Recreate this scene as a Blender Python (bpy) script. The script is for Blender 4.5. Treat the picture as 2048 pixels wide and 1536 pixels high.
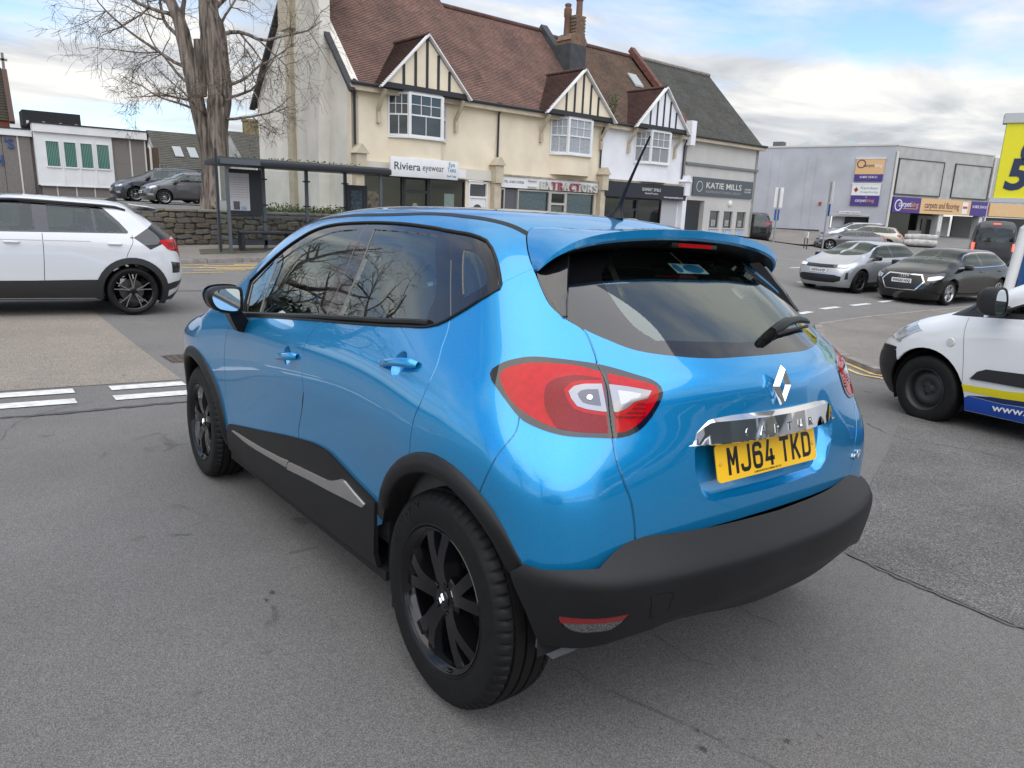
import bpy, bmesh, math, random
import numpy as np
from mathutils import Vector, Matrix
from mathutils.geometry import delaunay_2d_cdt
for _o in list(bpy.data.objects): bpy.data.objects.remove(_o)
SC = bpy.context.scene
COL = SC.collection
RAD = math.radians
# ---------------------------------------------------------------- camera
# world: z is gravity up, x is the blue car's heading, y its left; origin on the tarmac under its rear axle
CAM_POS = (-1.61599, 1.86217, 1.50652)
CAM_RIGHT = (-0.60817886, -0.79292429, 0.03727667)
CAM_DOWN = (-0.21109247, 0.11628355, -0.97052466)
CAM_FWD = (0.76521791, -0.5981214, -0.23810154)
cam = bpy.data.cameras.new('camera')
cam.sensor_width = 36.0
cam.lens = 25.15
cam.clip_start = 0.05
cam.clip_end = 3000
camo = bpy.data.objects.new('camera', cam)
camo.matrix_world = Matrix(((CAM_RIGHT[0], -CAM_DOWN[0], -CAM_FWD[0], CAM_POS[0]),
                            (CAM_RIGHT[1], -CAM_DOWN[1], -CAM_FWD[1], CAM_POS[1]),
                            (CAM_RIGHT[2], -CAM_DOWN[2], -CAM_FWD[2], CAM_POS[2]), (0, 0, 0, 1)))
COL.objects.link(camo)
SC.camera = camo
# ---------------------------------------------------------------- sky, sun, exposure
SUN_EL, SUN_AZ = RAD(62), RAD(148)          # azimuth measured from +x towards +y
wd = bpy.data.worlds.new('World'); SC.world = wd; wd.use_nodes = True
def _world():
    nt = wd.node_tree; nt.nodes.clear(); N = nt.nodes.new; L = nt.links.new
    out = N('ShaderNodeOutputWorld'); bg = N('ShaderNodeBackground'); bg.inputs[1].default_value = 0.10
    sky = N('ShaderNodeTexSky'); sky.sky_type = 'NISHITA'; sky.sun_disc = False
    sky.sun_elevation = SUN_EL; sky.sun_rotation = RAD(90) - SUN_AZ; sky.air_density = 1.0; sky.dust_density = .6
    tc = N('ShaderNodeTexCoord'); sep = N('ShaderNodeSeparateXYZ'); L(tc.outputs['Generated'], sep.inputs[0])
    zz = N('ShaderNodeMath'); zz.operation = 'MAXIMUM'; L(sep.outputs[2], zz.inputs[0]); zz.inputs[1].default_value = 0.0
    za = N('ShaderNodeMath'); za.operation = 'ADD'; L(zz.outputs[0], za.inputs[0]); za.inputs[1].default_value = 0.11
    dx = N('ShaderNodeMath'); dx.operation = 'DIVIDE'; L(sep.outputs[0], dx.inputs[0]); L(za.outputs[0], dx.inputs[1])
    dy = N('ShaderNodeMath'); dy.operation = 'DIVIDE'; L(sep.outputs[1], dy.inputs[0]); L(za.outputs[0], dy.inputs[1])
    cmb = N('ShaderNodeCombineXYZ'); L(dx.outputs[0], cmb.inputs[0]); L(dy.outputs[0], cmb.inputs[1])
    mp = N('ShaderNodeMapping'); mp.inputs['Rotation'].default_value = (0, 0, RAD(25)); mp.inputs['Location'].default_value = (1.7, .6, 0)
    mp.inputs['Scale'].default_value = (1.0, .62, 1); L(cmb.outputs[0], mp.inputs[0])
    n1 = N('ShaderNodeTexNoise'); n1.inputs['Scale'].default_value = .62; n1.inputs['Detail'].default_value = 9; n1.inputs['Roughness'].default_value = .56
    n1.inputs['Distortion'].default_value = .35; L(mp.outputs[0], n1.inputs['Vector'])
    r1 = N('ShaderNodeValToRGB'); r1.color_ramp.elements[0].position = .40; r1.color_ramp.elements[1].position = .53
    L(n1.outputs['Fac'], r1.inputs[0])
    n2 = N('ShaderNodeTexNoise'); n2.inputs['Scale'].default_value = 1.5; n2.inputs['Detail'].default_value = 8; n2.inputs['Roughness'].default_value = .55
    n2.inputs['Distortion'].default_value = .6; L(mp.outputs[0], n2.inputs['Vector'])
    r2 = N('ShaderNodeValToRGB'); e = r2.color_ramp.elements
    e[0].position = .33; e[0].color = (2.75, 2.88, 3.08, 1); e[1].position = .60; e[1].color = (5.1, 5.05, 4.9, 1)
    m_ = r2.color_ramp.elements.new(.46); m_.color = (3.75, 3.86, 4.0, 1)
    L(n2.outputs['Fac'], r2.inputs[0])
    mix = N('ShaderNodeMix'); mix.data_type = 'RGBA'; L(r1.outputs[0], mix.inputs['Factor']); L(r2.outputs[0], mix.inputs['B'])
    gain = N('ShaderNodeMix'); gain.data_type = 'RGBA'; gain.blend_type = 'MULTIPLY'; gain.inputs['Factor'].default_value = 1
    L(sky.outputs[0], gain.inputs['A']); gain.inputs['B'].default_value = (1.0, 1.08, 1.18, 1)
    L(gain.outputs['Result'], mix.inputs['A'])
    L(mix.outputs['Result'], bg.inputs[0]); L(bg.outputs[0], out.inputs[0])
_world()
_s = bpy.data.lights.new('sun', 'SUN'); _s.energy = 1.6; _s.angle = RAD(100); _s.color = (1.0, .95, .87)
_so = bpy.data.objects.new('sun', _s); COL.objects.link(_so)
_d = Vector((math.cos(SUN_EL) * math.cos(SUN_AZ), math.cos(SUN_EL) * math.sin(SUN_AZ), math.sin(SUN_EL)))
_so.rotation_euler = _d.to_track_quat('Z', 'Y').to_euler(); _so.location = _d * 40
SC.view_settings.view_transform = 'Standard'; SC.view_settings.look = 'None'
SC.view_settings.exposure = 1.0; SC.view_settings.gamma = 1.0; SC.view_settings.use_curve_mapping = False
SC.render.engine = 'CYCLES'
SC.cycles.max_bounces = 10; SC.cycles.transparent_max_bounces = 16
# ---------------------------------------------------------------- helpers
random.seed(7); rng = np.random.default_rng(5)
MATS = {}
def mat(name, col=(.5, .5, .5), rough=.6, metal=0., coat=0., spec=.5, noise=None, bump=None, emit=None, sheen=0.):
    """procedural material: noise=(scale, amount, detail) varies the colour, bump=(scale, strength)"""
    if name in MATS: return MATS[name]
    m = bpy.data.materials.new(name); m.use_nodes = True; nt = m.node_tree; b = nt.nodes['Principled BSDF']
    b.inputs['Base Color'].default_value = (*col, 1); b.inputs['Roughness'].default_value = rough
    b.inputs['Metallic'].default_value = metal; b.inputs['Specular IOR Level'].default_value = spec
    b.inputs['Coat Weight'].default_value = coat; b.inputs['Coat Roughness'].default_value = .02
    if emit: b.inputs['Emission Color'].default_value = (*emit[0], 1); b.inputs['Emission Strength'].default_value = emit[1]
    N = nt.nodes.new; L = nt.links.new
    if noise or bump:
        tc = N('ShaderNodeTexCoord')
    if noise:
        t = N('ShaderNodeTexNoise'); t.inputs['Scale'].default_value = noise[0]; t.inputs['Detail'].default_value = noise[2] if len(noise) > 2 else 5
        L(tc.outputs['Object'], t.inputs['Vector'])
        r = N('ShaderNodeValToRGB'); a = noise[1]; e = r.color_ramp.elements
        e[0].position = .3; e[1].position = .7
        e[0].color = (*[max(c * (1 - a), 0) for c in col], 1); e[1].color = (*[min(c * (1 + a), 1) for c in col], 1)
        L(t.outputs['Fac'], r.inputs[0]); L(r.outputs[0], b.inputs['Base Color'])
    if bump:
        t2 = N('ShaderNodeTexNoise'); t2.inputs['Scale'].default_value = bump[0]; t2.inputs['Detail'].default_value = 4
        L(tc.outputs['Object'], t2.inputs['Vector'])
        bp = N('ShaderNodeBump'); bp.inputs['Strength'].default_value = bump[1]; bp.inputs['Distance'].default_value = .01
        L(t2.outputs['Fac'], bp.inputs['Height']); L(bp.outputs[0], b.inputs['Normal'])
    MATS[name] = m
    return m
def glass_mat(name, tint=(.75, .85, .82), refl=1.5, dirt=0.):
    """thin pane: tinted see-through plus fresnel reflection"""
    if name in MATS: return MATS[name]
    m = bpy.data.materials.new(name); m.use_nodes = True; nt = m.node_tree; nt.nodes.clear(); N = nt.nodes.new; L = nt.links.new
    o = N('ShaderNodeOutputMaterial'); mx = N('ShaderNodeMixShader'); t = N('ShaderNodeBsdfTransparent'); g = N('ShaderNodeBsdfGlossy'); f = N('ShaderNodeFresnel')
    t.inputs[0].default_value = (*tint, 1); g.inputs['Roughness'].default_value = .004; g.inputs['Color'].default_value = (.92, 1.0, .97, 1); f.inputs[0].default_value = refl
    L(f.outputs[0], mx.inputs[0]); L(t.outputs[0], mx.inputs[1]); L(g.outputs[0], mx.inputs[2])
    if dirt > 0:
        d = N('ShaderNodeBsdfDiffuse'); d.inputs[0].default_value = (.6, .6, .58, 1); m2 = N('ShaderNodeMixShader'); m2.inputs[0].default_value = dirt
        L(mx.outputs[0], m2.inputs[1]); L(d.outputs[0], m2.inputs[2]); L(m2.outputs[0], o.inputs[0])
    else: L(mx.outputs[0], o.inputs[0])
    MATS[name] = m
    return m
def tagp(o, label=None, cat=None, group=None, kind=None):
    if label: o['label'] = label
    if cat: o['category'] = cat
    if group: o['group'] = group
    if kind: o['kind'] = kind
    return o
def thing(name, label, cat, loc=(0, 0, 0), rotz=0., group=None, matrix=None):
    o = bpy.data.objects.new(name, None); o.empty_display_size = .2; COL.objects.link(o)
    if matrix is not None: o.matrix_world = matrix
    else: o.location = loc; o.rotation_euler = (0, 0, rotz)
    return tagp(o, label, cat, group)
def raw(name, v, f, m=None, parent=None, smooth=False, normals=None, kind=None):
    me = bpy.data.meshes.new(name); me.from_pydata([tuple(map(float, p)) for p in v], [], f); me.update()
    if m is not None: me.materials.append(m)
    if smooth:
        me.polygons.foreach_set('use_smooth', [True] * len(me.polygons))
        if normals is not None:
            me.normals_split_custom_set_from_vertices([tuple(map(float, n)) for n in normals])
    o = bpy.data.objects.new(name, me); COL.objects.link(o)
    if parent is not None: o.parent = parent
    if kind: o['kind'] = kind
    return o
class MB:
    """collects shapes for ONE part, then build() links it as one mesh object"""
    def __init__(s): s.v = []; s.f = []
    def add(s, v, f):
        n = len(s.v); s.v += [tuple(p) for p in v]; s.f += [tuple(i + n for i in q) for q in f]; return s
    def box(s, x0, x1, y0, y1, z0, z1):
        v = [(x, y, z) for z in (z0, z1) for y in (y0, y1) for x in (x0, x1)]
        return s.add(v, [(0, 2, 3, 1), (4, 5, 7, 6), (0, 1, 5, 4), (2, 6, 7, 3), (0, 4, 6, 2), (1, 3, 7, 5)])
    def prism(s, poly, a, b, plane='xz'):
        """extrude a 2D outline between a and b along the remaining axis"""
        n = len(poly)
        def P(q, t): return {'xz': (q[0], t, q[1]), 'yz': (t, q[0], q[1]), 'xy': (q[0], q[1], t)}[plane]
        v = [P(q, a) for q in poly] + [P(q, b) for q in poly]
        f = [tuple(range(n)), tuple(range(2 * n - 1, n - 1, -1))] + [(i, i + n, (i + 1) % n + n, (i + 1) % n) for i in range(n)]
        return s.add(v, f)
    def tube(s, path, r, n=8, cap=True):
        path = [Vector(p) for p in path]; k = len(path); rr = r if hasattr(r, '__len__') else [r] * k
        v = []; up = Vector((.13, .27, .95))
        for i, p in enumerate(path):
            d = (path[min(i + 1, k - 1)] - path[max(i - 1, 0)]).normalized()
            a = d.cross(up)
            if a.length < 1e-3: a = d.cross(Vector((1, 0, 0)))
            a.normalize(); b = d.cross(a)
            v += [p + (a * math.cos(2 * math.pi * j / n) + b * math.sin(2 * math.pi * j / n)) * rr[i] for j in range(n)]
        f = [(i * n + j, i * n + (j + 1) % n, (i + 1) * n + (j + 1) % n, (i + 1) * n + j) for i in range(k - 1) for j in range(n)]
        if cap: f += [tuple(range(n - 1, -1, -1)), tuple((k - 1) * n + j for j in range(n))]
        return s.add(v, f)
    def lathe(s, prof, c=(0, 0, 0), axis='y', n=48, close=False):
        """prof: list of (radius, along-axis)"""
        k = len(prof); v = []
        for r, t in prof:
            for j in range(n):
                a = 2 * math.pi * j / n; p = (r * math.cos(a), r * math.sin(a))
                v.append({'y': (c[0] + p[0], c[1] + t, c[2] + p[1]), 'z': (c[0] + p[0], c[1] + p[1], c[2] + t), 'x': (c[0] + t, c[1] + p[0], c[2] + p[1])}[axis])
        f = [(i * n + j, i * n + (j + 1) % n, ((i + 1) % k) * n + (j + 1) % n, ((i + 1) % k) * n + j) for i in range(k if close else k - 1) for j in range(n)]
        return s.add(v, f)
    def quad(s, a, b, c, d): return s.add([a, b, c, d], [(0, 1, 2, 3)])
    def xf(s, M): s.v = [tuple(M @ Vector(p)) for p in s.v]; return s
    def build(s, name, m, parent=None, smooth=False, bevel=0, kind=None, auto=None):
        o = raw(name, s.v, s.f, m, parent, kind=kind)
        bm = bmesh.new(); bm.from_mesh(o.data); bmesh.ops.recalc_face_normals(bm, faces=bm.faces)
        if bevel: bmesh.ops.bevel(bm, geom=list(bm.edges), offset=bevel, segments=2, profile=.5, affect='EDGES', clamp_overlap=True)
        if smooth or bevel or auto:
            for f in bm.faces: f.smooth = True
            lim = RAD(auto or 42)
            for e in bm.edges:
                if len(e.link_faces) == 2 and e.calc_face_angle(0) > lim: e.smooth = False
        bm.to_mesh(o.data); bm.free()
        return o
def dup_tree(o, parent=None):
    c = o.copy(); COL.objects.link(c); c.parent = parent
    for ch in list(o.children): dup_tree(ch, c)
    return c
def text_mesh(txt, size=1., extrude=.002, bold=0., sx=1., align='LEFT', shear=0., spacing=1.):
    cu = bpy.data.curves.new('t', 'FONT'); cu.body = txt; cu.size = size; cu.extrude = extrude; cu.offset = bold; cu.align_x = align
    cu.shear = shear; cu.space_character = spacing; cu.resolution_u = 3
    o = bpy.data.objects.new('t', cu); COL.objects.link(o)
    me = bpy.data.meshes.new_from_object(o.evaluated_get(bpy.context.evaluated_depsgraph_get())); bpy.data.objects.remove(o)
    v = [(p.co.x * sx, p.co.y, p.co.z) for p in me.vertices]; f = [tuple(p.vertices) for p in me.polygons]
    bpy.data.meshes.remove(me); return v, f
def lettering(name, txt, m, parent, origin, right, up, size, extrude=.002, bold=0., sx=1., align='LEFT', shear=0., spacing=1., fit=None):
    """flat raised lettering; right/up are local unit vectors of the sign face.  fit = overall width"""
    v, f = text_mesh(txt, size, extrude, bold, sx, align, shear, spacing)
    if not v: return None
    if fit:
        xs = [p[0] for p in v]; k = fit / max(max(xs) - min(xs), 1e-6); v = [(p[0] * k, p[1], p[2]) for p in v]
    R_ = Vector(right).normalized(); U_ = Vector(up).normalized(); N_ = R_.cross(U_); O_ = Vector(origin)
    return raw(name, [O_ + R_ * p[0] + U_ * p[1] + N_ * p[2] for p in v], f, m, parent)
def smooth_poly(pts, closed=True, step=.02):
    """Catmull-Rom resample of a 2D polyline"""
    P = np.asarray(pts, float); n = len(P); out = []
    if n == 2 and not closed:
        k = max(int(np.linalg.norm(P[1] - P[0]) / step), 1); return P[0] + (P[1] - P[0]) * np.linspace(0, 1, k + 1)[:, None]
    for i in range(n if closed else n - 1):
        p1 = P[i]; p2 = P[(i + 1) % n]
        p0 = P[i - 1] if (closed or i > 0) else 2 * p1 - p2
        p3 = P[(i + 2) % n] if (closed or i + 2 < n) else 2 * p2 - p1
        k = max(int(np.linalg.norm(p2 - p1) / step), 1)
        for t in np.arange(k) / k:
            out.append(.5 * (2 * p1 + (p2 - p0) * t + (2 * p0 - 5 * p1 + 4 * p2 - p3) * t * t + (3 * p1 - p0 - 3 * p2 + p3) * t ** 3))
    if not closed: out.append(P[-1])
    return np.array(out)
# ---------------------------------------------------------------- car bodies: smooth implicit shells, cut into panels
class Spl:
    def __init__(s, x, y):
        x = np.asarray(x, float); y = np.asarray(y, float); s.x = x; s.y = y; n = len(x); h = np.diff(x); A = np.eye(n); b = np.zeros(n)
        for i in range(1, n - 1):
            A[i, i - 1] = h[i - 1]; A[i, i] = 2 * (h[i - 1] + h[i]); A[i, i + 1] = h[i]
            b[i] = 6 * ((y[i + 1] - y[i]) / h[i] - (y[i] - y[i - 1]) / h[i - 1])
        s.m = np.linalg.solve(A, b); s.h = h
        s.d0 = (y[1] - y[0]) / h[0] - h[0] * s.m[1] / 6; s.d1 = (y[-1] - y[-2]) / h[-1] + h[-1] * s.m[-2] / 6
    def __call__(s, t):
        t = np.asarray(t, float); tc = np.clip(t, s.x[0], s.x[-1]); i = np.clip(np.searchsorted(s.x, tc) - 1, 0, len(s.h) - 1)
        h = s.h[i]; a = (s.x[i + 1] - tc) / h; b = (tc - s.x[i]) / h
        r = a * s.y[i] + b * s.y[i + 1] + ((a ** 3 - a) * s.m[i] + (b ** 3 - b) * s.m[i + 1]) * h * h / 6
        return r + np.where(t < s.x[0], (t - s.x[0]) * s.d0, 0) + np.where(t > s.x[-1], (t - s.x[-1]) * s.d1, 0)
def smax(a, b, k):
    h = np.maximum(k - np.abs(a - b), 0) / k
    return np.maximum(a, b) + h * h * k * .25
def gbump(t, c, w): return np.exp(-((t - c) / w) ** 2)
def pos(t): return np.maximum(t, 0)
def sig(t): return 1 / (1 + np.exp(-np.clip(t, -40, 40)))
class Shell:
    """left half of a car body as f(x,y,z)=0; addressed by (u along the car, ph elevation) seen from a spine"""
    s0, s1, z0 = .45, 2.5, .72
    kr, kt, kf = .16, .13, .25
    def f(s, P):
        x, y, z = P[..., 0], np.abs(P[..., 1]), P[..., 2]
        a = smax(y - s.W(x, z), s.XR(y, z) - x, s.kr)
        a = smax(a, (z - s.ZR(x, y)) * .9, s.kt)
        return smax(a, x - s.XF(y, z), s.kf)
    def pt(s, uv):
        u = uv[:, 0]; ph = uv[:, 1]
        th = np.where(u < s.s0, s.s0 - u, np.where(u > s.s1, s.s1 - u, 0.))
        d = np.stack([-np.sin(th) * np.cos(ph), np.cos(th) * np.cos(ph), np.sin(ph)], -1)
        o = np.stack([np.clip(u, s.s0, s.s1), 0 * u, 0 * u + s.z0], -1)
        lo = np.zeros(len(u)); hi = lo + 2.6
        for _ in range(34):
            m = (lo + hi) / 2; g = s.f(o + d * m[:, None]) > 0; hi = np.where(g, m, hi); lo = np.where(g, lo, m)
        return o + d * hi[:, None]
    def nrm(s, P, e=.002):
        E = np.eye(3) * e
        g = np.stack([s.f(P + E[i]) - s.f(P - E[i]) for i in range(3)], -1)
        return g / np.maximum(np.linalg.norm(g, axis=-1, keepdims=True), 1e-9)
    def uv(s, P):
        P = np.atleast_2d(np.asarray(P, float)); x = P[:, 0]; xc = np.clip(x, s.s0, s.s1); dx = x - xc; y = P[:, 1]; dz = P[:, 2] - s.z0
        th = np.arctan2(-dx, y); u = np.where(x < s.s0, s.s0 - th, np.where(x > s.s1, s.s1 - th, x))
        return np.stack([u, np.arctan2(dz, np.hypot(dx, y))], -1)
    def cast(s, pts, kind):
        """project a 2D outline on to the shell: 's' side (x,z), 'r' rear (y,z), 'f' front (y,z), 't' top (x,y)"""
        q = np.asarray(pts, float); n = len(q); I = np.ones(n)
        o, d = {'s': (np.stack([q[:, 0], 1.6 * I, q[:, 1]], -1), (0, -1, 0)), 't': (np.stack([q[:, 0], q[:, 1], 3.2 * I], -1), (0, 0, -1)),
                'r': (np.stack([-2.6 * I, q[:, 0], q[:, 1]], -1), (1, 0, 0)), 'f': (np.stack([6.5 * I, q[:, 0], q[:, 1]], -1), (-1, 0, 0))}[kind]
        d = np.array(d, float); t = np.linspace(0, 4.5, 900); F = s.f(o[:, None] + d * t[:, None]); i = np.argmax(F < 0, -1)
        lo = t[np.maximum(i - 1, 0)]; hi = t[i]
        for _ in range(26):
            m = (lo + hi) / 2; g = s.f(o + d * m[:, None]) < 0; hi = np.where(g, m, hi); lo = np.where(g, lo, m)
        return o + d * hi[:, None]
    def cuv(s, pts, kind): return s.uv(s.cast(pts, kind))
def segpoly(segs, step):
    out = []
    for sg in segs:
        if len(sg) < 2: continue
        q = smooth_poly(sg, False, step); out += [tuple(p) for p in (q if not out else q[1:])]
    if np.hypot(out[0][0] - out[-1][0], out[0][1] - out[-1][1]) < 1e-3: out = out[:-1]
    return np.array(out)
def strip(pts, w, step):
    q = smooth_poly(pts, False, step); d = np.gradient(q, axis=0); d /= np.maximum(np.linalg.norm(d, axis=1, keepdims=True), 1e-9)
    n = np.stack([-d[:, 1], d[:, 0]], -1) * w / 2
    return np.vstack([q + n, (q - n)[::-1]])
def inpoly(P, poly):
    x, y = P[:, 0], P[:, 1]; r = np.zeros(len(P), bool); sel = np.nonzero((x > poly[:, 0].min()) & (x < poly[:, 0].max()) & (y > poly[:, 1].min()) & (y < poly[:, 1].max()))[0]
    if not len(sel): return r
    xs, ys = x[sel], y[sel]; c = np.zeros(len(sel), bool); a = poly; b = np.roll(poly, -1, 0)
    for (x0, y0), (x1, y1) in zip(a, b):
        if y0 == y1: continue
        m = (ys > y0) != (ys > y1)
        c ^= m & (xs < (x1 - x0) * (ys - y0) / (y1 - y0) + x0)
    r[sel] = c
    return r
def carve(body, regions, seeds, parent, default, grid=.03, step=.015, dom=None, names_right=True, rim=.018):
    """regions: (name, outline uv, material or None for a hole, offset, centre?, parent key)
       seeds  : (name, uv point, material, offset, centre?) name the pieces left between the cuts"""
    u0, u1, p0_, p1_ = dom or (body.s0 - math.pi / 2, body.s1 + math.pi / 2, -.75, math.pi / 2)
    polys = [np.clip(np.asarray(r[1], float), (u0, p0_), (u1, p1_)) for r in regions]
    V = [(u0, p0_), (u1, p0_), (u1, p1_), (u0, p1_)]; E = [(0, 1), (1, 2), (2, 3), (3, 0)]
    for q in polys:
        n = len(V); k = len(q); V += [tuple(p) for p in q]; E += [(n + i, n + (i + 1) % k) for i in range(k)]
    gu = np.arange(u0 + grid / 2, u1, grid); gp = np.arange(p0_ + grid / 2, p1_, grid)
    GU, GP = np.meshgrid(gu, gp); GU = GU + (np.arange(len(gp)) % 2 * grid / 2)[:, None]; g = np.stack([GU.ravel(), GP.ravel()], -1); g = g[g[:, 0] < u1 - .001]
    from mathutils.kdtree import KDTree
    kd = KDTree(len(V))
    for i, p in enumerate(V): kd.insert((p[0], p[1], 0), i)
    kd.balance()
    g = [p for p in g if kd.find((p[0], p[1], 0))[2] > grid * .45]
    eb = [(u0, p) for p in gp] + [(u1, p) for p in gp] + [(u, p1_) for u in gu]
    n = len(V); allv = [Vector(p) for p in V] + [Vector((p[0], p[1])) for p in g] + [Vector(p) for p in eb]
    r = delaunay_2d_cdt(allv, E, [], 0, 1e-5, False)
    UV = np.array([(p.x, p.y) for p in r[0]]); T = np.array([tuple(t) for t in r[2] if len(t) == 3])
    cen = UV[T].mean(1); lab = np.full(len(T), -1)
    for i, q in enumerate(polys): lab[inpoly(cen, q)] = i
    P = body.pt(UV); Nn = body.nrm(P)
    edge = {}
    for ti, t in enumerate(T):
        for k in range(3):
            e = (t[k], t[(k + 1) % 3]); e = e if e[0] < e[1] else (e[1], e[0]); edge.setdefault(e, []).append(ti)
    # pieces of paint between the cuts
    par = np.arange(len(T))
    def find(a):
        while par[a] != a: par[a] = par[par[a]]; a = par[a]
        return a
    for e, ts in edge.items():
        if len(ts) == 2 and lab[ts[0]] == -1 and lab[ts[1]] == -1: par[find(ts[0])] = find(ts[1])
    root = np.array([find(i) if lab[i] == -1 else -1 for i in range(len(T))])
    groups = []
    if default is not None:
        free = np.nonzero(lab == -1)[0]; owner = {}
        for sname, suv, sm, soff, sc in seeds:
            k = free[np.argmin(((cen[free] - np.asarray(suv)) ** 2).sum(1))]; owner.setdefault(root[k], (sname, sm, soff, sc))
        for rt in set(root[free].tolist()):
            nm = owner.get(rt)
            ids = np.nonzero(root == rt)[0]
            if nm is None:
                if len(ids) < 12: continue
                nm = ('body_panel', default, 0., False)
            groups.append((nm[0], ids, nm[1], nm[2], nm[3], None))
    for i, rg in enumerate(regions):
        if rg[2] is None: continue
        ids = np.nonzero(lab == i)[0]
        if len(ids): groups.append((rg[0], ids, rg[2], rg[3], rg[4], rg[5] if len(rg) > 5 else None))
    done = {}
    for nm, ids, m, off, centre, pk in groups:
        t = T[ids]; used, inv = np.unique(t, return_inverse=True); t = inv.reshape(t.shape)
        p = P[used] + Nn[used] * off; nn = Nn[used]
        # orient faces outward
        fn = np.cross(p[t[:, 1]] - p[t[:, 0]], p[t[:, 2]] - p[t[:, 0]]); flip = (fn * nn[t].mean(1)).sum(1) < 0; t = t.copy(); t[flip] = t[flip][:, ::-1]
        cnt = {}
        for q in t:
            for k in range(3):
                a, b = q[k], q[(k + 1) % 3]
                if (b, a) in cnt: cnt.pop((b, a))
                else: cnt[(a, b)] = 1
        faces = [tuple(q) for q in t.tolist()]; v = p.tolist(); no = nn.tolist()
        if rim:
            mp = {}
            def low(i):
                if i not in mp:
                    mp[i] = len(v); v.append((p[i] - nn[i] * rim).tolist()); no.append(nn[i].tolist())
                return mp[i]
            for (a, b) in cnt:
                if abs(p[a][1]) < 2e-3 and abs(p[b][1]) < 2e-3: continue
                faces.append((b, a, low(a), low(b)))
        v = np.array(v); no = np.array(no); mv = v * [1, -1, 1]; mn = no * [1, -1, 1]; mf = [q[::-1] for q in faces]
        pr = done.get(pk, [parent, parent]) if pk else [parent, parent]
        if centre:
            k = len(v); o = raw(nm, np.vstack([v, mv]), faces + [tuple(i + k for i in q) for q in mf], m, pr[0], True, np.vstack([no, mn])); done[nm] = [o, o]
        else:
            o = raw(nm, v, faces, m, pr[0], True, no); o2 = raw(nm, mv, mf, m, pr[1], True, mn) if names_right else o; done[nm] = [o, o2]
    return done
# ---------------------------------------------------------------- ground
GC = np.array([(9.68, -.06, -.18), (11.09, 1.04, -.11), (19.0, -2.16, -.23), (20.62, -4.71, -.10), (8.59, -18.55, -.5), (6.24, -18.71, -.54), (1.04, -5.16, -.27), (24.22, -34.88, .36), (24.5, -52.5, .36), (23.8, -45.8, -.42), (21.8, -49.5, -.30), (18.9, -34.6, .0), (14.1, -43.9, -.62), (5.41, -10.95, -.45),
               (0, 0, 0), (2.6, .8, -.0926), (2.6, -.8, -.1606), (-1.6, 1.9, .1587), (-4, 4, .3648), (-4, -3, .0673), (0, 3, .1275), (0, -2, -.085), (1.3, 0, -.0633),
               (60, 20, .6), (60, -40, .7), (5, 40, .5), (-40, 0, 1.2), (-30, -40, -.2), (10, -85, -.4), (45, -75, .6), (24.2, -10.5, .02)])
def _tps(a, b): r2 = ((a[:, None, :2] - b[None, :, :2]) ** 2).sum(-1); return .5 * r2 * np.log(r2 + 1e-9)
_n = len(GC); _P = np.hstack([np.ones((_n, 1)), GC[:, :2]])
_sol = np.linalg.solve(np.block([[_tps(GC, GC) + np.eye(_n) * 1.5, _P], [_P.T, np.zeros((3, 3))]]), np.concatenate([GC[:, 2], np.zeros(3)]))
def gz(x, y):
    q = np.stack([np.ravel(np.asarray(x, float)), np.ravel(np.asarray(y, float))], -1)
    return (_tps(q, GC) @ _sol[:_n] + _sol[_n] + q @ _sol[_n + 1:]).reshape(np.shape(x))
def g1(x, y): return float(gz(np.array(x), np.array(y)))
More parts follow.
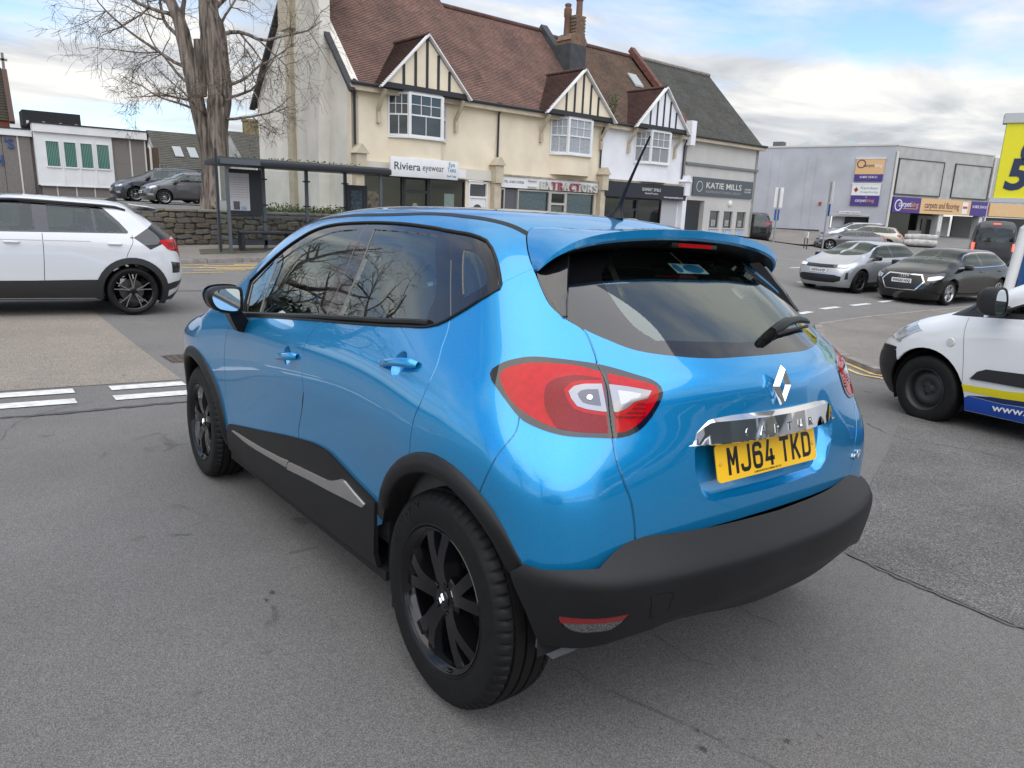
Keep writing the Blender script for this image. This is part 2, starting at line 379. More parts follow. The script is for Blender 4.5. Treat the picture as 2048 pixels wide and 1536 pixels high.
def asphalt(name, base, chip, scale=1., rough=.85, blotch=.25, warm=(1, 1, 1)):
    m = bpy.data.materials.new(name); m.use_nodes = True; nt = m.node_tree; b = nt.nodes['Principled BSDF']; N = nt.nodes.new; L = nt.links.new
    tc = N('ShaderNodeTexCoord'); b.inputs['Roughness'].default_value = rough; b.inputs['Specular IOR Level'].default_value = .35
    v = N('ShaderNodeTexVoronoi'); v.inputs['Scale'].default_value = 130 * scale; L(tc.outputs['Object'], v.inputs['Vector'])
    r = N('ShaderNodeValToRGB'); e = r.color_ramp.elements; e[0].position = .05; e[1].position = .95
    e[0].color = (base * .55, base * .55, base * .56, 1); e[1].color = (chip, chip, chip, 1); e.new(.55).color = (base, base, base, 1); e.new(.82).color = (base * 1.25, base * 1.25, base * 1.24, 1)
    sp = N('ShaderNodeSeparateColor'); L(v.outputs['Color'], sp.inputs[0]); L(sp.outputs[0], r.inputs[0])
    n = N('ShaderNodeTexNoise'); n.inputs['Scale'].default_value = .9; n.inputs['Detail'].default_value = 8; n.inputs['Roughness'].default_value = .65; L(tc.outputs['Object'], n.inputs['Vector'])
    r2 = N('ShaderNodeValToRGB'); r2.color_ramp.elements[0].position = .3; r2.color_ramp.elements[1].position = .72
    r2.color_ramp.elements[0].color = (*[(1 - blotch) * w for w in warm], 1); r2.color_ramp.elements[1].color = (*[(1 + blotch * .6) * w for w in warm], 1); L(n.outputs['Fac'], r2.inputs[0])
    mx = N('ShaderNodeMix'); mx.data_type = 'RGBA'; mx.blend_type = 'MULTIPLY'; mx.inputs['Factor'].default_value = 1; L(r.outputs[0], mx.inputs['A']); L(r2.outputs[0], mx.inputs['B'])
    # hairline stains
    w = N('ShaderNodeTexNoise'); w.inputs['Scale'].default_value = 3.2; w.inputs['Detail'].default_value = 6; w.inputs['Distortion'].default_value = 1.2; L(tc.outputs['Object'], w.inputs['Vector'])
    r3 = N('ShaderNodeValToRGB'); r3.color_ramp.elements[0].position = .27; r3.color_ramp.elements[0].color = (.55, .55, .55, 1); r3.color_ramp.elements[1].position = .34; L(w.outputs['Fac'], r3.inputs[0])
    m2 = N('ShaderNodeMix'); m2.data_type = 'RGBA'; m2.blend_type = 'MULTIPLY'; m2.inputs['Factor'].default_value = .8; L(mx.outputs['Result'], m2.inputs['A']); L(r3.outputs[0], m2.inputs['B'])
    L(m2.outputs['Result'], b.inputs['Base Color'])
    bp = N('ShaderNodeBump'); bp.inputs['Strength'].default_value = .75; bp.inputs['Distance'].default_value = .006; L(v.outputs['Distance'], bp.inputs['Height']); bp.invert = True; L(bp.outputs[0], b.inputs['Normal'])
    MATS[name] = m
    return m
M_ROAD = asphalt('road_asphalt', .195, .29, 2.8, .8, .13, (1.04, 1.0, .955))
M_ROAD2 = asphalt('coarse_dark_asphalt', .15, .29, 1.4, .9, .32, (1.04, 1.0, .955))
M_BEIGE = asphalt('buff_surfacing', .24, .42, 1.6, .85, .15, (1.13, 1.0, .86))
M_PAVE = asphalt('pavement_asphalt', .21, .33, 1.4, .85, .22, (1.10, 1.0, .90))
M_KERB = mat('kerb_stone', (.22, .20, .18), .8, noise=(6, .25), bump=(60, .2))
M_WHITE_L = mat('white_road_paint', (.62, .62, .60), .7, noise=(14, .22, 8), bump=(120, .15))
M_YEL_L = mat('yellow_road_paint', (.55, .40, .16), .7, noise=(9, .3, 8))
def axis(lo, hi, fine_lo, fine_hi, df, dc):
    a = list(np.arange(lo, fine_lo, dc)) + list(np.arange(fine_lo, fine_hi, df)) + list(np.arange(fine_hi, hi + .01, dc)); return np.array(a)
gx = axis(-90, 150, -8, 30, .5, 6.); gy = axis(-150, 110, -52, 12, .5, 6.)
GX, GY = np.meshgrid(gx, gy); GZ = gz(GX, GY); nx_ = len(gx)
v_ = np.stack([GX, GY, GZ], -1).reshape(-1, 3); f_ = [(j * nx_ + i, j * nx_ + i + 1, (j + 1) * nx_ + i + 1, (j + 1) * nx_ + i) for j in range(len(gy) - 1) for i in range(nx_ - 1)]
tagp(raw('ground', v_, f_, M_ROAD, None, True), kind='structure')
def drape(name, poly, off, m, parent=None, grid=.5, kind='structure', thick=0., base=None):
    """a sheet (or slab) that follows the ground"""
    poly = np.asarray(poly, float); q = []
    for a, b in zip(poly, np.roll(poly, -1, 0)):
        k = max(int(np.linalg.norm(b - a) / grid), 1); q += [tuple(a + (b - a) * t / k) for t in range(k)]
    q = np.array(q); x0, y0 = q.min(0); x1, y1 = q.max(0)
    g = [(x, y) for x in np.arange(x0 + grid / 2, x1, grid) for y in np.arange(y0 + grid / 2, y1, grid)]
    if g:
        g = np.array(g); g = g[inpoly(g, q)]
        if len(g): g = g[np.min(((g[:, None] - q[None]) ** 2).sum(-1), 1) > (grid * .3) ** 2]
    n = len(q); vs = [Vector(p) for p in q] + [Vector(p) for p in g]
    r = delaunay_2d_cdt(vs, [(i, (i + 1) % n) for i in range(n)], [], 0, 1e-5, False); V = np.array([tuple(p) for p in r[0]]); F = [tuple(t) for t in r[2]]
    c = np.array([V[list(t)].mean(0) for t in F]); F = [t for t, ok in zip(F, inpoly(c, q)) if ok]
    z = gz(V[:, 0], V[:, 1]) + off; v = [(*p, zz) for p, zz in zip(V, z)]
    F = [t if np.cross(V[t[1]] - V[t[0]], V[t[2]] - V[t[0]]) > 0 else t[::-1] for t in F]
    if thick:
        k = len(v); v += [(p[0], p[1], p[2] - thick) for p in v]; bd = {}
        for t in F:
            for i in range(len(t)):
                a, b = t[i], t[(i + 1) % len(t)]
                if (b, a) in bd: bd.pop((b, a))
                else: bd[(a, b)] = 1
        F = F + [(b, a, a + k, b + k) for a, b in bd]
    o = raw(name, v, F, m, parent, False)
    if kind: o['kind'] = kind
    return o
def line_seg(name, a, b, w, m, off=.008, parent=None):
    a = np.array(a, float); b = np.array(b, float); d = (b - a) / np.linalg.norm(b - a); n = np.array((-d[1], d[0])) * w / 2
    return drape(name, [a + n, b + n, b - n, a - n], off, m, parent, .4, None)
drape('buff_surfacing', [(5.42, .30), (5.40, 16), (10.9, 16), (10.9, 3), (10.5, .9), (10.2, .36)], .004, M_BEIGE)
drape('coarse_tarmac_patch', [(-3.2, -1.15), (-.9, -1.27), (-.12, -1.39), (.25, -2.3), (.7, -3.6), (1.6, -6.0), (2.4, -7.2), (1.0, -9.5), (-6, -9.5), (-6, -1.4)], .004, M_ROAD2)
# far pavement with kerb stones
KX = 18.55
drape('far_pavement', [(KX + .13, 40), (KX + .13, -24.5), (19.4, -26.5), (25, -28.5), (26, -60), (60, -60), (60, -28), (60, 40)], .105, M_PAVE, thick=.0, grid=1.2)
kb = thing('kerb', 'grey stone kerb along the far side of the street', 'kerb', (0, 0, 0))
for y in np.arange(14, -24, -.92):
    z0 = g1(KX, y - .45); MB().box(KX, KX + .14, y - .91, y, z0 - .1, z0 + .108).build('kerbstone', M_KERB, kb, bevel=.012)
drape('paving_mat', [(19.7, -3.6), (21.0, -3.9), (21.1, -6.2), (19.75, -5.4)], .109, mat('mossy_tactile_paving', (.075, .075, .05), .9, noise=(5, .4)))
# near pavement on the corner, with its kerb
NP = [(1.6, -7.45), (2.5, -7.35), (3.25, -7.95), (4.35, -9.25), (5.35, -10.9), (5.6, -13.5), (5.6, -34), (-3, -34), (-3, -10.5)]
drape('corner_pavement', NP, .062, M_PAVE, thick=.14)
kb2 = thing('kerb', 'low grey kerb round the corner pavement beside double yellow lines', 'kerb', (0, 0, 0))
for a, b in zip(NP[0:6], NP[1:7]):
    a = np.array(a); b = np.array(b); L_ = np.linalg.norm(b - a); n = max(int(L_ / .9), 1) if L_ < 6 else 8
    for i in range(n):
        p = a + (b - a) * i / n if L_ < 6 else a + (b - a) / L_ * .92 * i; q = a + (b - a) * (i + .985) / n if L_ < 6 else p + (b - a) / L_ * .91
        d = (q - p) / np.linalg.norm(q - p); nn = np.array((d[1], -d[0])); nn = -nn
        vv = [(*p, 0), (*q, 0), (*(q + nn * .13), 0), (*(p + nn * .13), 0)]
        mb = MB().add([(x, y, g1(x, y) - .05) for x, y, _ in vv] + [(x, y, g1(x, y) + .068) for x, y, _ in vv], [(0, 3, 2, 1), (4, 5, 6, 7), (0, 1, 5, 4), (1, 2, 6, 5), (2, 3, 7, 6), (3, 0, 4, 7)]); mb.build('kerbstone', M_KERB, kb2)
# painted lines
mk_ = thing('give_way_line', 'double dashed white give way lines across the forecourt mouth', 'road marking', (0, 0, 0))
for x, ph in ((5.24, 0.), (4.86, .03)):
    for k in range(-1, 9):
        y = .32 + ph + k * .87
        if k >= 0: line_seg('dash', (x, y), (x + .0, y + .60), .17, M_WHITE_L, parent=mk_)
mk2 = thing('give_way_line', 'broken white line across the mouth of the side road', 'road marking', (0, 0, 0))
for a, b in (((6.72, -12.4), (6.85, -13.1)), ((7.05, -13.9), (7.13, -14.8)), ((7.17, -15.5), (7.23, -16.5)), ((7.3, -17.2), (7.38, -18.2)), ((7.45, -18.9), (7.5, -19.9))): line_seg('dash', a, b, .16, M_WHITE_L, parent=mk2)
mk3 = thing('double_yellow_line', 'double yellow lines beside the corner kerb', 'road marking', (0, 0, 0))
for o_ in (.18, .38):
    pts = np.array(NP[0:4]); d = np.gradient(pts, axis=0); d /= np.linalg.norm(d, axis=1, keepdims=True); nn = np.stack([-d[:, 1], d[:, 0]], -1) * o_; q = pts + nn
    for a, b in zip(q[:-1], q[1:]): line_seg('yellow_line', a, b, .07, M_YEL_L, parent=mk3)
mk4 = thing('bus_stop_marking', 'worn yellow bus stop lettering and dashed box on the road', 'road marking', (0, 0, 0))
line_seg('yellow_line', (18.25, 6), (18.25, -3.4), .11, M_YEL_L, parent=mk4)
for y in np.arange(5.5, -9, -1.9): line_seg('yellow_dash', (16.3, y), (16.3, y - 1.15), .10, M_YEL_L, parent=mk4)
for i, (a, b) in enumerate((((17.9, -3.2), (17.5, -5.2)), ((17.55, -3.0), (17.1, -5.0)), ((17.2, -3.3), (16.9, -4.6)), ((18.0, -4.0), (17.8, -6.0)), ((17.35, -4.9), (17.0, -6.4)), ((17.7, -2.6), (17.5, -3.4)), ((16.95, -2.7), (16.75, -3.9)))): line_seg('yellow_letter_stroke', a, b, .14, M_YEL_L, parent=mk4)
line_seg('yellow_dash', (16.45, 1.5), (16.45, .9), .2, M_YEL_L, parent=mk4)
mk5 = thing('centre_line', 'white centre line dashes on the side street by the parked hatchback', 'road marking', (0, 0, 0))
for a, b in (((13.5, -23.0), (13.3, -25.0)), ((10.9, -19.2), (10.4, -20.6)), ((13.1, -27), (12.9, -29))): line_seg('dash', a, b, .13, M_WHITE_L, parent=mk5)
# cracks and oil drips near the blue car
dr = mat('oil_stain', (.06, .06, .06), .6)
for i, (x, y, r) in enumerate(((-.62, .35, .022), (-.56, .30, .014), (-.74, .12, .016), (.95, 1.02, .02), (.90, 1.06, .015), (-.78, .02, .012), (-.66, .22, .010))):
    r *= .55; a = [RAD(t) for t in range(0, 360, 30)]; drape('oil_stain', [(x + r * (1 + .5 * math.sin(3 * t + i)) * math.cos(t), y + r * .7 * (1 + .4 * math.cos(2 * t + i)) * math.sin(t)) for t in a], .0075, dr, None, .1)
# ---------------------------------------------------------------- terrace of shops
M_CREAM = mat('cream_render', (.74, .645, .485), .85, noise=(.9, .10, 8), bump=(40, .08))
M_GABLE = mat('weathered_cream_render', (.72, .68, .60), .88, noise=(.7, .13, 8), bump=(40, .1))
M_WRENDER = mat('white_render', (.76, .76, .78), .85, noise=(.8, .08, 8))
M_GRENDER = mat('pale_grey_render', (.50, .48, .45), .85, noise=(.8, .08, 8))
M_WPAINT = mat('white_joinery', (.72, .72, .71), .5, noise=(2, .05))
M_BLKP = mat('black_paint', (.02, .021, .024), .5)
M_STONE = mat('cream_painted_stone', (.50, .43, .32), .8, noise=(3, .12))
M_WGLASS = mat('window_glass', (.028, .034, .036), .03, spec=.9, noise=(1.1, .5))
M_CURT = mat('net_curtain', (.34, .36, .38), .9, noise=(18, .3))
def tile_mat(name, c1, c2, mort, w=.165, h=.1, moss=None):
    m = bpy.data.materials.new(name); m.use_nodes = True; nt = m.node_tree; b = nt.nodes['Principled BSDF']; N = nt.nodes.new; L = nt.links.new; b.inputs['Roughness'].default_value = .85
    tc = N('ShaderNodeTexCoord'); br = N('ShaderNodeTexBrick'); br.inputs['Scale'].default_value = 1; br.inputs['Brick Width'].default_value = w; br.inputs['Row Height'].default_value = h; br.inputs['Mortar Size'].default_value = .006
    br.inputs['Color1'].default_value = (*c1, 1); br.inputs['Color2'].default_value = (*c2, 1); br.inputs['Mortar'].default_value = (*mort, 1); L(tc.outputs['Object'], br.inputs['Vector'])
    n = N('ShaderNodeTexNoise'); n.inputs['Scale'].default_value = .7; n.inputs['Detail'].default_value = 9; n.inputs['Roughness'].default_value = .7; L(tc.outputs['Object'], n.inputs['Vector'])
    r = N('ShaderNodeValToRGB'); r.color_ramp.elements[0].position = .34; r.color_ramp.elements[1].position = .62; r.color_ramp.elements[0].color = (.42, .44, .46, 1) if not moss else (*moss, 1); r.color_ramp.elements[1].color = (1.05, 1, .98, 1); L(n.outputs['Fac'], r.inputs[0])
    mx = N('ShaderNodeMix'); mx.data_type = 'RGBA'; mx.blend_type = 'MULTIPLY'; mx.inputs['Factor'].default_value = .85; L(br.outputs[0], mx.inputs['A']); L(r.outputs[0], mx.inputs['B']); L(mx.outputs['Result'], b.inputs['Base Color'])
    MATS[name] = m; return m
M_TILE = tile_mat('red_clay_tiles', (.26, .145, .11), (.18, .105, .085), (.07, .048, .042))
M_TILE2 = tile_mat('brown_clay_tiles', (.19, .115, .07), (.125, .082, .06), (.04, .032, .028))
M_TILED = tile_mat('dark_red_tiles', (.15, .075, .06), (.10, .058, .05), (.035, .025, .024))
M_SLATE = tile_mat('grey_slates', (.105, .105, .095), (.075, .077, .075), (.025, .025, .025), .3, .16, (.6, .62, .48))
def slope(name, parent, O, Uv, Vv, lo, hi, length, m, gauge=.1, t=.022):
    """tiled slope: O eave corner, Uv along eave, Vv up the slope; lo(v), hi(v) limits along the eave"""
    Uv = Vector(Uv).normalized(); Vv = Vector(Vv).normalized(); W = Uv.cross(Vv).normalized()
    if W.z < 0: W = -W
    n = max(int(length / gauge), 2); v = []; f = []
    for k in range(n):
        a = k * length / n; b = (k + 1) * length / n
        e = len(v); v += [(lo(a), a, t), (hi(a), a, t), (hi(b), b, .004), (lo(b), b, .004), (lo(a), a, -.02), (hi(a), a, -.02)]
        f += [(e, e + 1, e + 2, e + 3), (e + 4, e + 5, e + 1, e)]
    o = raw(name, v, f, m, parent); M = Matrix((( Uv.x, Vv.x, W.x, O[0]), (Uv.y, Vv.y, W.y, O[1]), (Uv.z, Vv.z, W.z, O[2]), (0, 0, 0, 1)))
    if M.determinant() < 0: M = Matrix(((Uv.x, Vv.x, -W.x, O[0]), (Uv.y, Vv.y, -W.y, O[1]), (Uv.z, Vv.z, -W.z, O[2]), (0, 0, 0, 1)))
    o.matrix_local = M
    return o
def beam(mb, a, b, w, d, up=(0, 0, 1)):
    """rectangular bar from a to b, w across, d deep"""
    a = Vector(a); b = Vector(b); t = (b - a).normalized(); s = t.cross(Vector(up))
    if s.length < 1e-4: s = t.cross(Vector((1, 0, 0)))
    s.normalize(); u = s.cross(t)
    v = [p + s * sx * w / 2 + u * sz * d / 2 for p in (a, b) for sx, sz in ((-1, -1), (1, -1), (1, 1), (-1, 1))]
    return mb.add(v, [(0, 1, 2, 3), (7, 6, 5, 4), (0, 4, 5, 1), (1, 5, 6, 2), (2, 6, 7, 3), (3, 7, 4, 0)])
def sash(parent, a, b, z0, z1, curtain=None, cols=3):
    """sliding sash window between plan points a and b (outer face to the left of a->b reversed)"""
    a = Vector((*a, 0)); b = Vector((*b, 0)); L_ = (b - a).length; t = (b - a) / L_; n = Vector((t.y, -t.x, 0))      # outward
    M = Matrix(((t.x, -n.x, 0, a.x), (t.y, -n.y, 0, a.y), (0, 0, 1, 0), (0, 0, 0, 1)))                             # local x along, y inward
    w = MB(); fw = .07
    w.box(0, fw, -.03, .05, z0, z1).box(L_ - fw, L_, -.03, .05, z0, z1).box(fw, L_ - fw, -.03, .05, z1 - fw, z1).box(fw, L_ - fw, -.05, .05, z0, z0 + fw)
    zm = (z0 + z1) / 2 - .03
    w.box(fw, L_ - fw, -.025, .03, zm, zm + .055)
    fr = w.xf(M).build('window', M_WPAINT, parent)
    g = MB(); xs = np.linspace(fw, L_ - fw, cols + 1)
    for x in xs[1:-1]: g.box(x - .013, x + .013, -.012, .012, zm + .055, z1 - fw)
    zu = (zm + z1) / 2; g.box(fw, L_ - fw, -.011, .011, zu - .012, zu + .012)
    if L_ > .5: g.box(L_ / 2 - .013, L_ / 2 + .013, -.012, .012, z0 + fw, zm)
    g.xf(M).build('glazing_bars', M_WPAINT, fr)
    rows = [(zm + .055, zu), (zu, z1 - fw)]
    for za, zb in rows:
        for x0, x1 in zip(xs[:-1], xs[1:]): MB().quad((x0, .016, za), (x1, .016, za), (x1, .016, zb), (x0, .016, zb)).xf(M).build('pane', M_WGLASS if not curtain else curtain, fr)
    for x0, x1 in ((fw, L_ / 2), (L_ / 2, L_ - fw)) if L_ > .5 else ((fw, L_ - fw),): MB().quad((x0, .016, z0 + fw), (x1, .016, z0 + fw), (x1, .016, zm), (x0, .016, zm)).xf(M).build('pane', M_WGLASS if not curtain else curtain, fr)
    return fr
FAC_O = (24.172, -10.321); FAC_R = RAD(-86.934)
def shop_empty(name, label, x): 
    c, s = math.cos(FAC_R), math.sin(FAC_R)
    return thing(name, label, 'building', (FAC_O[0] + c * x, FAC_O[1] + s * x, 0), FAC_R)
def oriel_and_gable(p, x0, x1, wallm, m_tile, curtain=None, plainR=False):
    """canted bay window at first floor under a half-timbered gable; x0..x1 the gable's width"""
    xc = (x0 + x1) / 2; bl, br = xc - 1.35, xc + 1.35; d = .58; fl, frr = bl + .6, br - .6; zb, zt = 3.98, 5.62
    by = bpy.data.objects.new('bay_window', None); COL.objects.link(by); by.parent = p
    ap = MB().prism([(bl + .02, 0.05), (fl + .02, -d + .04), (frr - .02, -d + .04), (br - .02, 0.05)], 3.12, zb, 'xy'); ap.build('bay_apron', wallm, by)
    MB().prism([(bl - .08, .05), (fl - .04, -d - .09), (frr + .04, -d - .09), (br + .08, .05)], zb, zb + .07, 'xy').build('bay_sill', M_WPAINT, by)
    MB().prism([(bl + .0, .05), (fl + .0, -d), (frr, -d), (br, .05)], zt, zt + .24, 'xy').build('bay_head', M_WPAINT, by)
    MB().prism([(bl + .14, .05), (fl + .10, -d + .14), (frr - .10, -d + .14), (br - .14, .05)], zb + .07, zt, 'xy').build('bay_core', M_BLKP, by)
    for a, b in (((bl, 0), (fl, -d)), ((fl, -d), (frr, -d)), ((frr, -d), (br, 0))): sash(by, a, b, zb + .07, zt, curtain)
    for x, y in ((fl, -d), (frr, -d)): MB().box(x - .06, x + .06, y - .045, y + .06, zb + .07, zt).build('bay_mullion', M_WPAINT, by)
    g = bpy.data.objects.new('front_gable', None); COL.objects.link(g); g.parent = p
    ze, za, yo = 5.80, 7.72, -.62
    MB().prism([(x0 + .12, ze), (x1 - .12, ze), (xc, za - .1)], yo, yo + .06, 'xz').build('gable_panel', wallm, g)
    MB().box(x0 + .05, x1 - .05, yo - .03, yo + .1, ze - .12, ze + .06).build('tie_beam', M_BLKP, g)
    for k in (-2, -1, 0, 1, 2):
        x = xc + k * .52; hgt = ze + (za - ze) * (1 - abs(x - xc) / (x1 - xc)) - .12
        if hgt > ze + .15: MB().box(x - .055, x + .055, yo - .025, yo + .03, ze + .06, hgt).build('timber_stud', M_BLKP, g)
    for s, xe in ((-1, x0), (1, x1)):
        mb = MB(); dirx = (xe - xc); beam(mb, (xc - dirx * .01, yo - .07, za + .02), (xc + dirx * 1.06, yo - .07, ze - .16), .05, .21, (0, 1, 0)); mb.build('barge_board', M_WPAINT, g)
        mb = MB(); beam(mb, (xc + dirx * .92, yo + .05, ze - .2), (xc + dirx * .92, .0, ze - .95), .1, .13, (1, 0, 0)); mb.box(xc + dirx * .92 - .07, xc + dirx * .92 + .07, -.16, 0, ze - 1.35, ze - .95); mb.build('bracket', M_STONE, g)
    L_ = math.hypot(x1 - xc, za - ze); yb = 1.95
    for s in (-1, 1):
        xe = xc + s * (x1 - xc) * 1.06; V = (-s * (x1 - xc), 0, za - ze)
        slope('gable_roof', g, (xe, yo - .10, ze - .115), (0, 1, 0), V, lambda v: 0, lambda v, L_=L_: .75 + (yb - yo + .1 - .75) * min(v / (L_ * 1.06), 1), L_ * 1.06, m_tile)
    MB().tube([(xc, yo - .1, za + .04), (xc, yb, za + .04)], .07, 8).build('ridge_tiles', M_TILED, g)
def downpipe(p, x, z0, z1, y=-.09):
    MB().tube([(x, y + .04, z1 + .35), (x, y - .12, z1 + .3), (x - .0, y - .12, z1 + .1), (x, y, z1 - .15), (x, y, z0)], .045, 8).build('downpipe', M_BLKP, p, smooth=True)
def pilaster(p, x, m=None):
    m = m or M_STONE
    MB().box(x - .17, x + .17, -.30, .0, -.3, 2.55).build('shop_pier', m, p)
    MB().box(x - .21, x + .21, -.42, .0, 2.55, 3.28).prism([(x - .30, 3.28), (x + .30, 3.28), (x, 3.62)], -.5, 0, 'xz').build('pier_cap', m, p)
def shopfront(p, parts, z0, z1, frame):
    """parts: list of (x0, x1, kind)"""
    for x0, x1, kind in parts:
        if kind == 'glass':
            o = MB().box(x0, x0 + .06, -.06, .05, z0, z1).box(x1 - .06, x1, -.06, .05, z0, z1).box(x0 + .06, x1 - .06, -.06, .05, z1 - .06, z1).box(x0 + .06, x1 - .06, -.06, .05, z0, z0 + .35).build('shop_window', frame, p)
            MB().quad((x0 + .06, 0, z0 + .35), (x1 - .06, 0, z0 + .35), (x1 - .06, 0, z1 - .06), (x0 + .06, 0, z1 - .06)).build('pane', glass_mat('shop_glass', (.72, .76, .74), 1.5), o)
        elif kind == 'door':
            o = MB().box(x0, x0 + .1, -.07, .05, z0, z1).box(x1 - .1, x1, -.07, .05, z0, z1).box(x0 + .1, x1 - .1, -.07, .05, z1 - .1, z1).box(x0 + .1, x1 - .1, -.07, .05, z1 - .62, z1 - .52).box(x0 + .1, x1 - .1, -.06, .04, z0, z0 + .3).build('shop_door', frame, p)
            MB().quad((x0 + .1, 0, z0 + .3), (x1 - .1, 0, z0 + .3), (x1 - .1, 0, z1 - .1), (x0 + .1, 0, z1 - .1)).build('pane', glass_mat('shop_glass', (.72, .76, .74), 1.5), o)
def shop_room(p, x0, x1, z0, z1, wall, depth=3.2):
    rm = bpy.data.objects.new('shop_interior', None); COL.objects.link(rm); rm.parent = p
    MB().box(x0, x1, depth, depth + .05, z0, z1).build('back_wall', wall, rm); MB().box(x0, x1, .3, depth, z0 - .02, z0 + .03).build('shop_floor', mat('shop_floor', (.18, .14, .10), .6), rm)
    MB().box(x0, x1, .06, depth, z1, z1 + .04).build('shop_ceiling', wall, rm)
    for x in (x0, x1): MB().box(x - .02, x + .02, .06, depth, z0, z1).build('side_wall', wall, rm)
    return rm
YD = 8.7; ZE = 5.80; RDG = 10.32
def main_roof(p, x0, x1, m, ridge=RDG, lo=None, hi=None):
    L_ = math.hypot(4.35, ridge - ZE); V = (0, 4.35, ridge - ZE)
    slope('roof', p, (0, -.28, ZE - .29), (1, 0, 0), V, lo or (lambda v: x0), hi or (lambda v: x1), L_ * 1.064, m)
    slope('roof', p, (0, YD + .28, ZE - .29), (1, 0, 0), (0, -4.35, ridge - ZE), lambda v: x0, lambda v: x1, L_ * 1.064, m, gauge=.5)
    MB().tube([(x0, 4.35, ridge + .05), (x1, 4.35, ridge + .05)], .11, 8).build('ridge_tiles', M_TILED if m is not M_SLATE else M_KERB, p)
    MB().tube([(x0, -.36, ZE - .09), (x1, -.36, ZE - .09)], .065, 8).build('gutter', M_BLKP, p, smooth=True)
    MB().box(x0, x1, -.30, .0, ZE - .32, ZE - .14).build('soffit', M_STONE, p)
def wall_band(p, x0, x1, z0, z1, m, y0=0., y1=.3): return MB().box(x0, x1, y0, y1, z0, z1).build('front_wall', m, p)
# --- optician
b1 = shop_empty('shop_building', 'cream rendered optician shop with white bay window and long gable wall', 0)
wall_band(b1, 0, 6.82, 2.62, ZE - .02, M_CREAM)
MB().box(.0, .45, 0, .3, -.4, 2.62).build('front_wall', M_CREAM, b1); MB().box(5.25, 5.45, 0, .3, -.4, 2.62).box(6.5, 6.82, 0, .3, -.4, 2.62).build('front_wall', M_CREAM, b1)
MB().prism([(0, -.6), (YD, -.6), (YD, 5.95), (4.35, 10.75), (0, 5.85)], 0.003, .3, 'yz').build('gable_wall', M_GABLE, b1)
MB().box(.3, 6.8, YD - .3, YD, -.4, ZE).build('rear_wall', M_GABLE, b1)
ch = MB().prism([(1.55, 6.2), (1.55, 12.8), (3.05, 12.8), (3.05, 5.2), (2.75, 3.6), (2.65, -.4), (1.95, -.4), (1.85, 3.6)], -.42, .02, 'yz').build('chimney_breast', M_GABLE, b1)
MB().box(-.42, .75, 1.55, 3.05, 9.2, 12.8).build('chimney_stack', M_GABLE, ch)
MB().box(-.16, .02, 4.75, 5.25, -.4, 8.2).box(-.26, .02, 4.45, 5.55, 8.2, 12.3).build('buttress', M_STONE, b1)
mb = MB(); beam(mb, (-.12, -.36, 5.40), (-.12, 1.6, 7.62), .10, .24, (1, 0, 0)); mb.build('verge_board', M_BLKP, b1)
mb = MB(); beam(mb, (-.12, 9.05, 5.45), (-.12, 5.5, 9.35), .10, .26, (1, 0, 0)); mb.build('verge_board', M_BLKP, b1)
mb = MB(); beam(mb, (-.12, 3.05, 9.3), (-.12, 4.35, 10.78), .10, .24, (1, 0, 0)); mb.build('verge_board', M_BLKP, b1)
main_roof(b1, -.15, 6.82, M_TILE, 10.62)
oriel_and_gable(b1, .95, 4.85, M_CREAM, M_TILED)
downpipe(b1, .10, 3.6, 5.5, -.08)
pilaster(b1, .18); pilaster(b1, 6.82)
MB().box(.45, 6.6, -.14, .0, 2.62, 3.05).build('fascia', mat('pale_fascia', (.62, .58, .50), .6), b1)
MB().box(4.2, 5.2, -.16, -.141, 2.66, 3.0).build('blank_panel', M_WPAINT, b1)
shopfront(b1, [(.45, 2.2, 'glass'), (2.2, 3.42, 'door'), (3.42, 5.25, 'glass')], -.1, 2.58, M_BLKP)
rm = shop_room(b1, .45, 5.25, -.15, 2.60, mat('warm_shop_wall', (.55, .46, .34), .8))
MB().box(.7, 1.3, .12, .14, 1.15, 1.95).build('window_poster', mat('poster_photo', (.35, .24, .17), .6, noise=(7, .9)), rm); MB().box(.7, 1.3, .115, .139, .85, 1.13).build('poster_caption', M_WPAINT, rm)
MB().box(4.25, 4.75, .04, .05, .9, 2.0).build('window_notice', mat('pale_notice', (.60, .68, .66), .6, noise=(16, .15)), rm)
MB().lathe([(0, 0), (.13, 0), (.13, .02), (0, .02)], c=(2.8, .02, 1.45), n=20).build('door_clock', M_WPAINT, rm)
dw = MB().box(5.45, 5.53, -.03, .08, -.1, 2.58).box(6.42, 6.5, -.03, .08, -.1, 2.58).box(5.53, 6.42, -.03, .08, 2.48, 2.58).box(5.53, 6.42, -.03, .08, 1.88, 1.96).build('side_door', M_WPAINT, b1)
MB().box(5.53, 6.42, .02, .07, -.1, 1.88).build('door_leaf', M_WPAINT, dw); MB().box(5.6, 6.35, .03, .05, 1.98, 2.46).build('fanlight', M_WGLASS, dw)
MB().prism([(5.73, 1.38)] + [(5.975 + .25 * math.cos(t), 1.38 + .25 * math.sin(t)) for t in np.linspace(math.pi, 0, 12)][1:] , .012, .021, 'xz').build('door_light', M_WGLASS, dw)
for x in (5.62, 6.03):
    for z in (.1, .75): MB().box(x, x + .32, .006, .02, z, z + .5).build('door_panel', mat('door_panel_white', (.66, .66, .66), .5), dw)
sg = thing('shop_sign', 'white projecting sign reading Riviera eyewear and Eye Tests', 'sign', b1.matrix_world.translation if False else (FAC_O[0], FAC_O[1], 0), FAC_R)
MB().box(1.30, 4.45, -.62, -.50, 2.54, 3.26).build('sign_board', M_WPAINT, sg, bevel=.01)
for x in (1.6, 4.1): MB().box(x, x + .05, -.5, .0, 2.9, 2.95).build('sign_bracket', M_BLKP, sg)
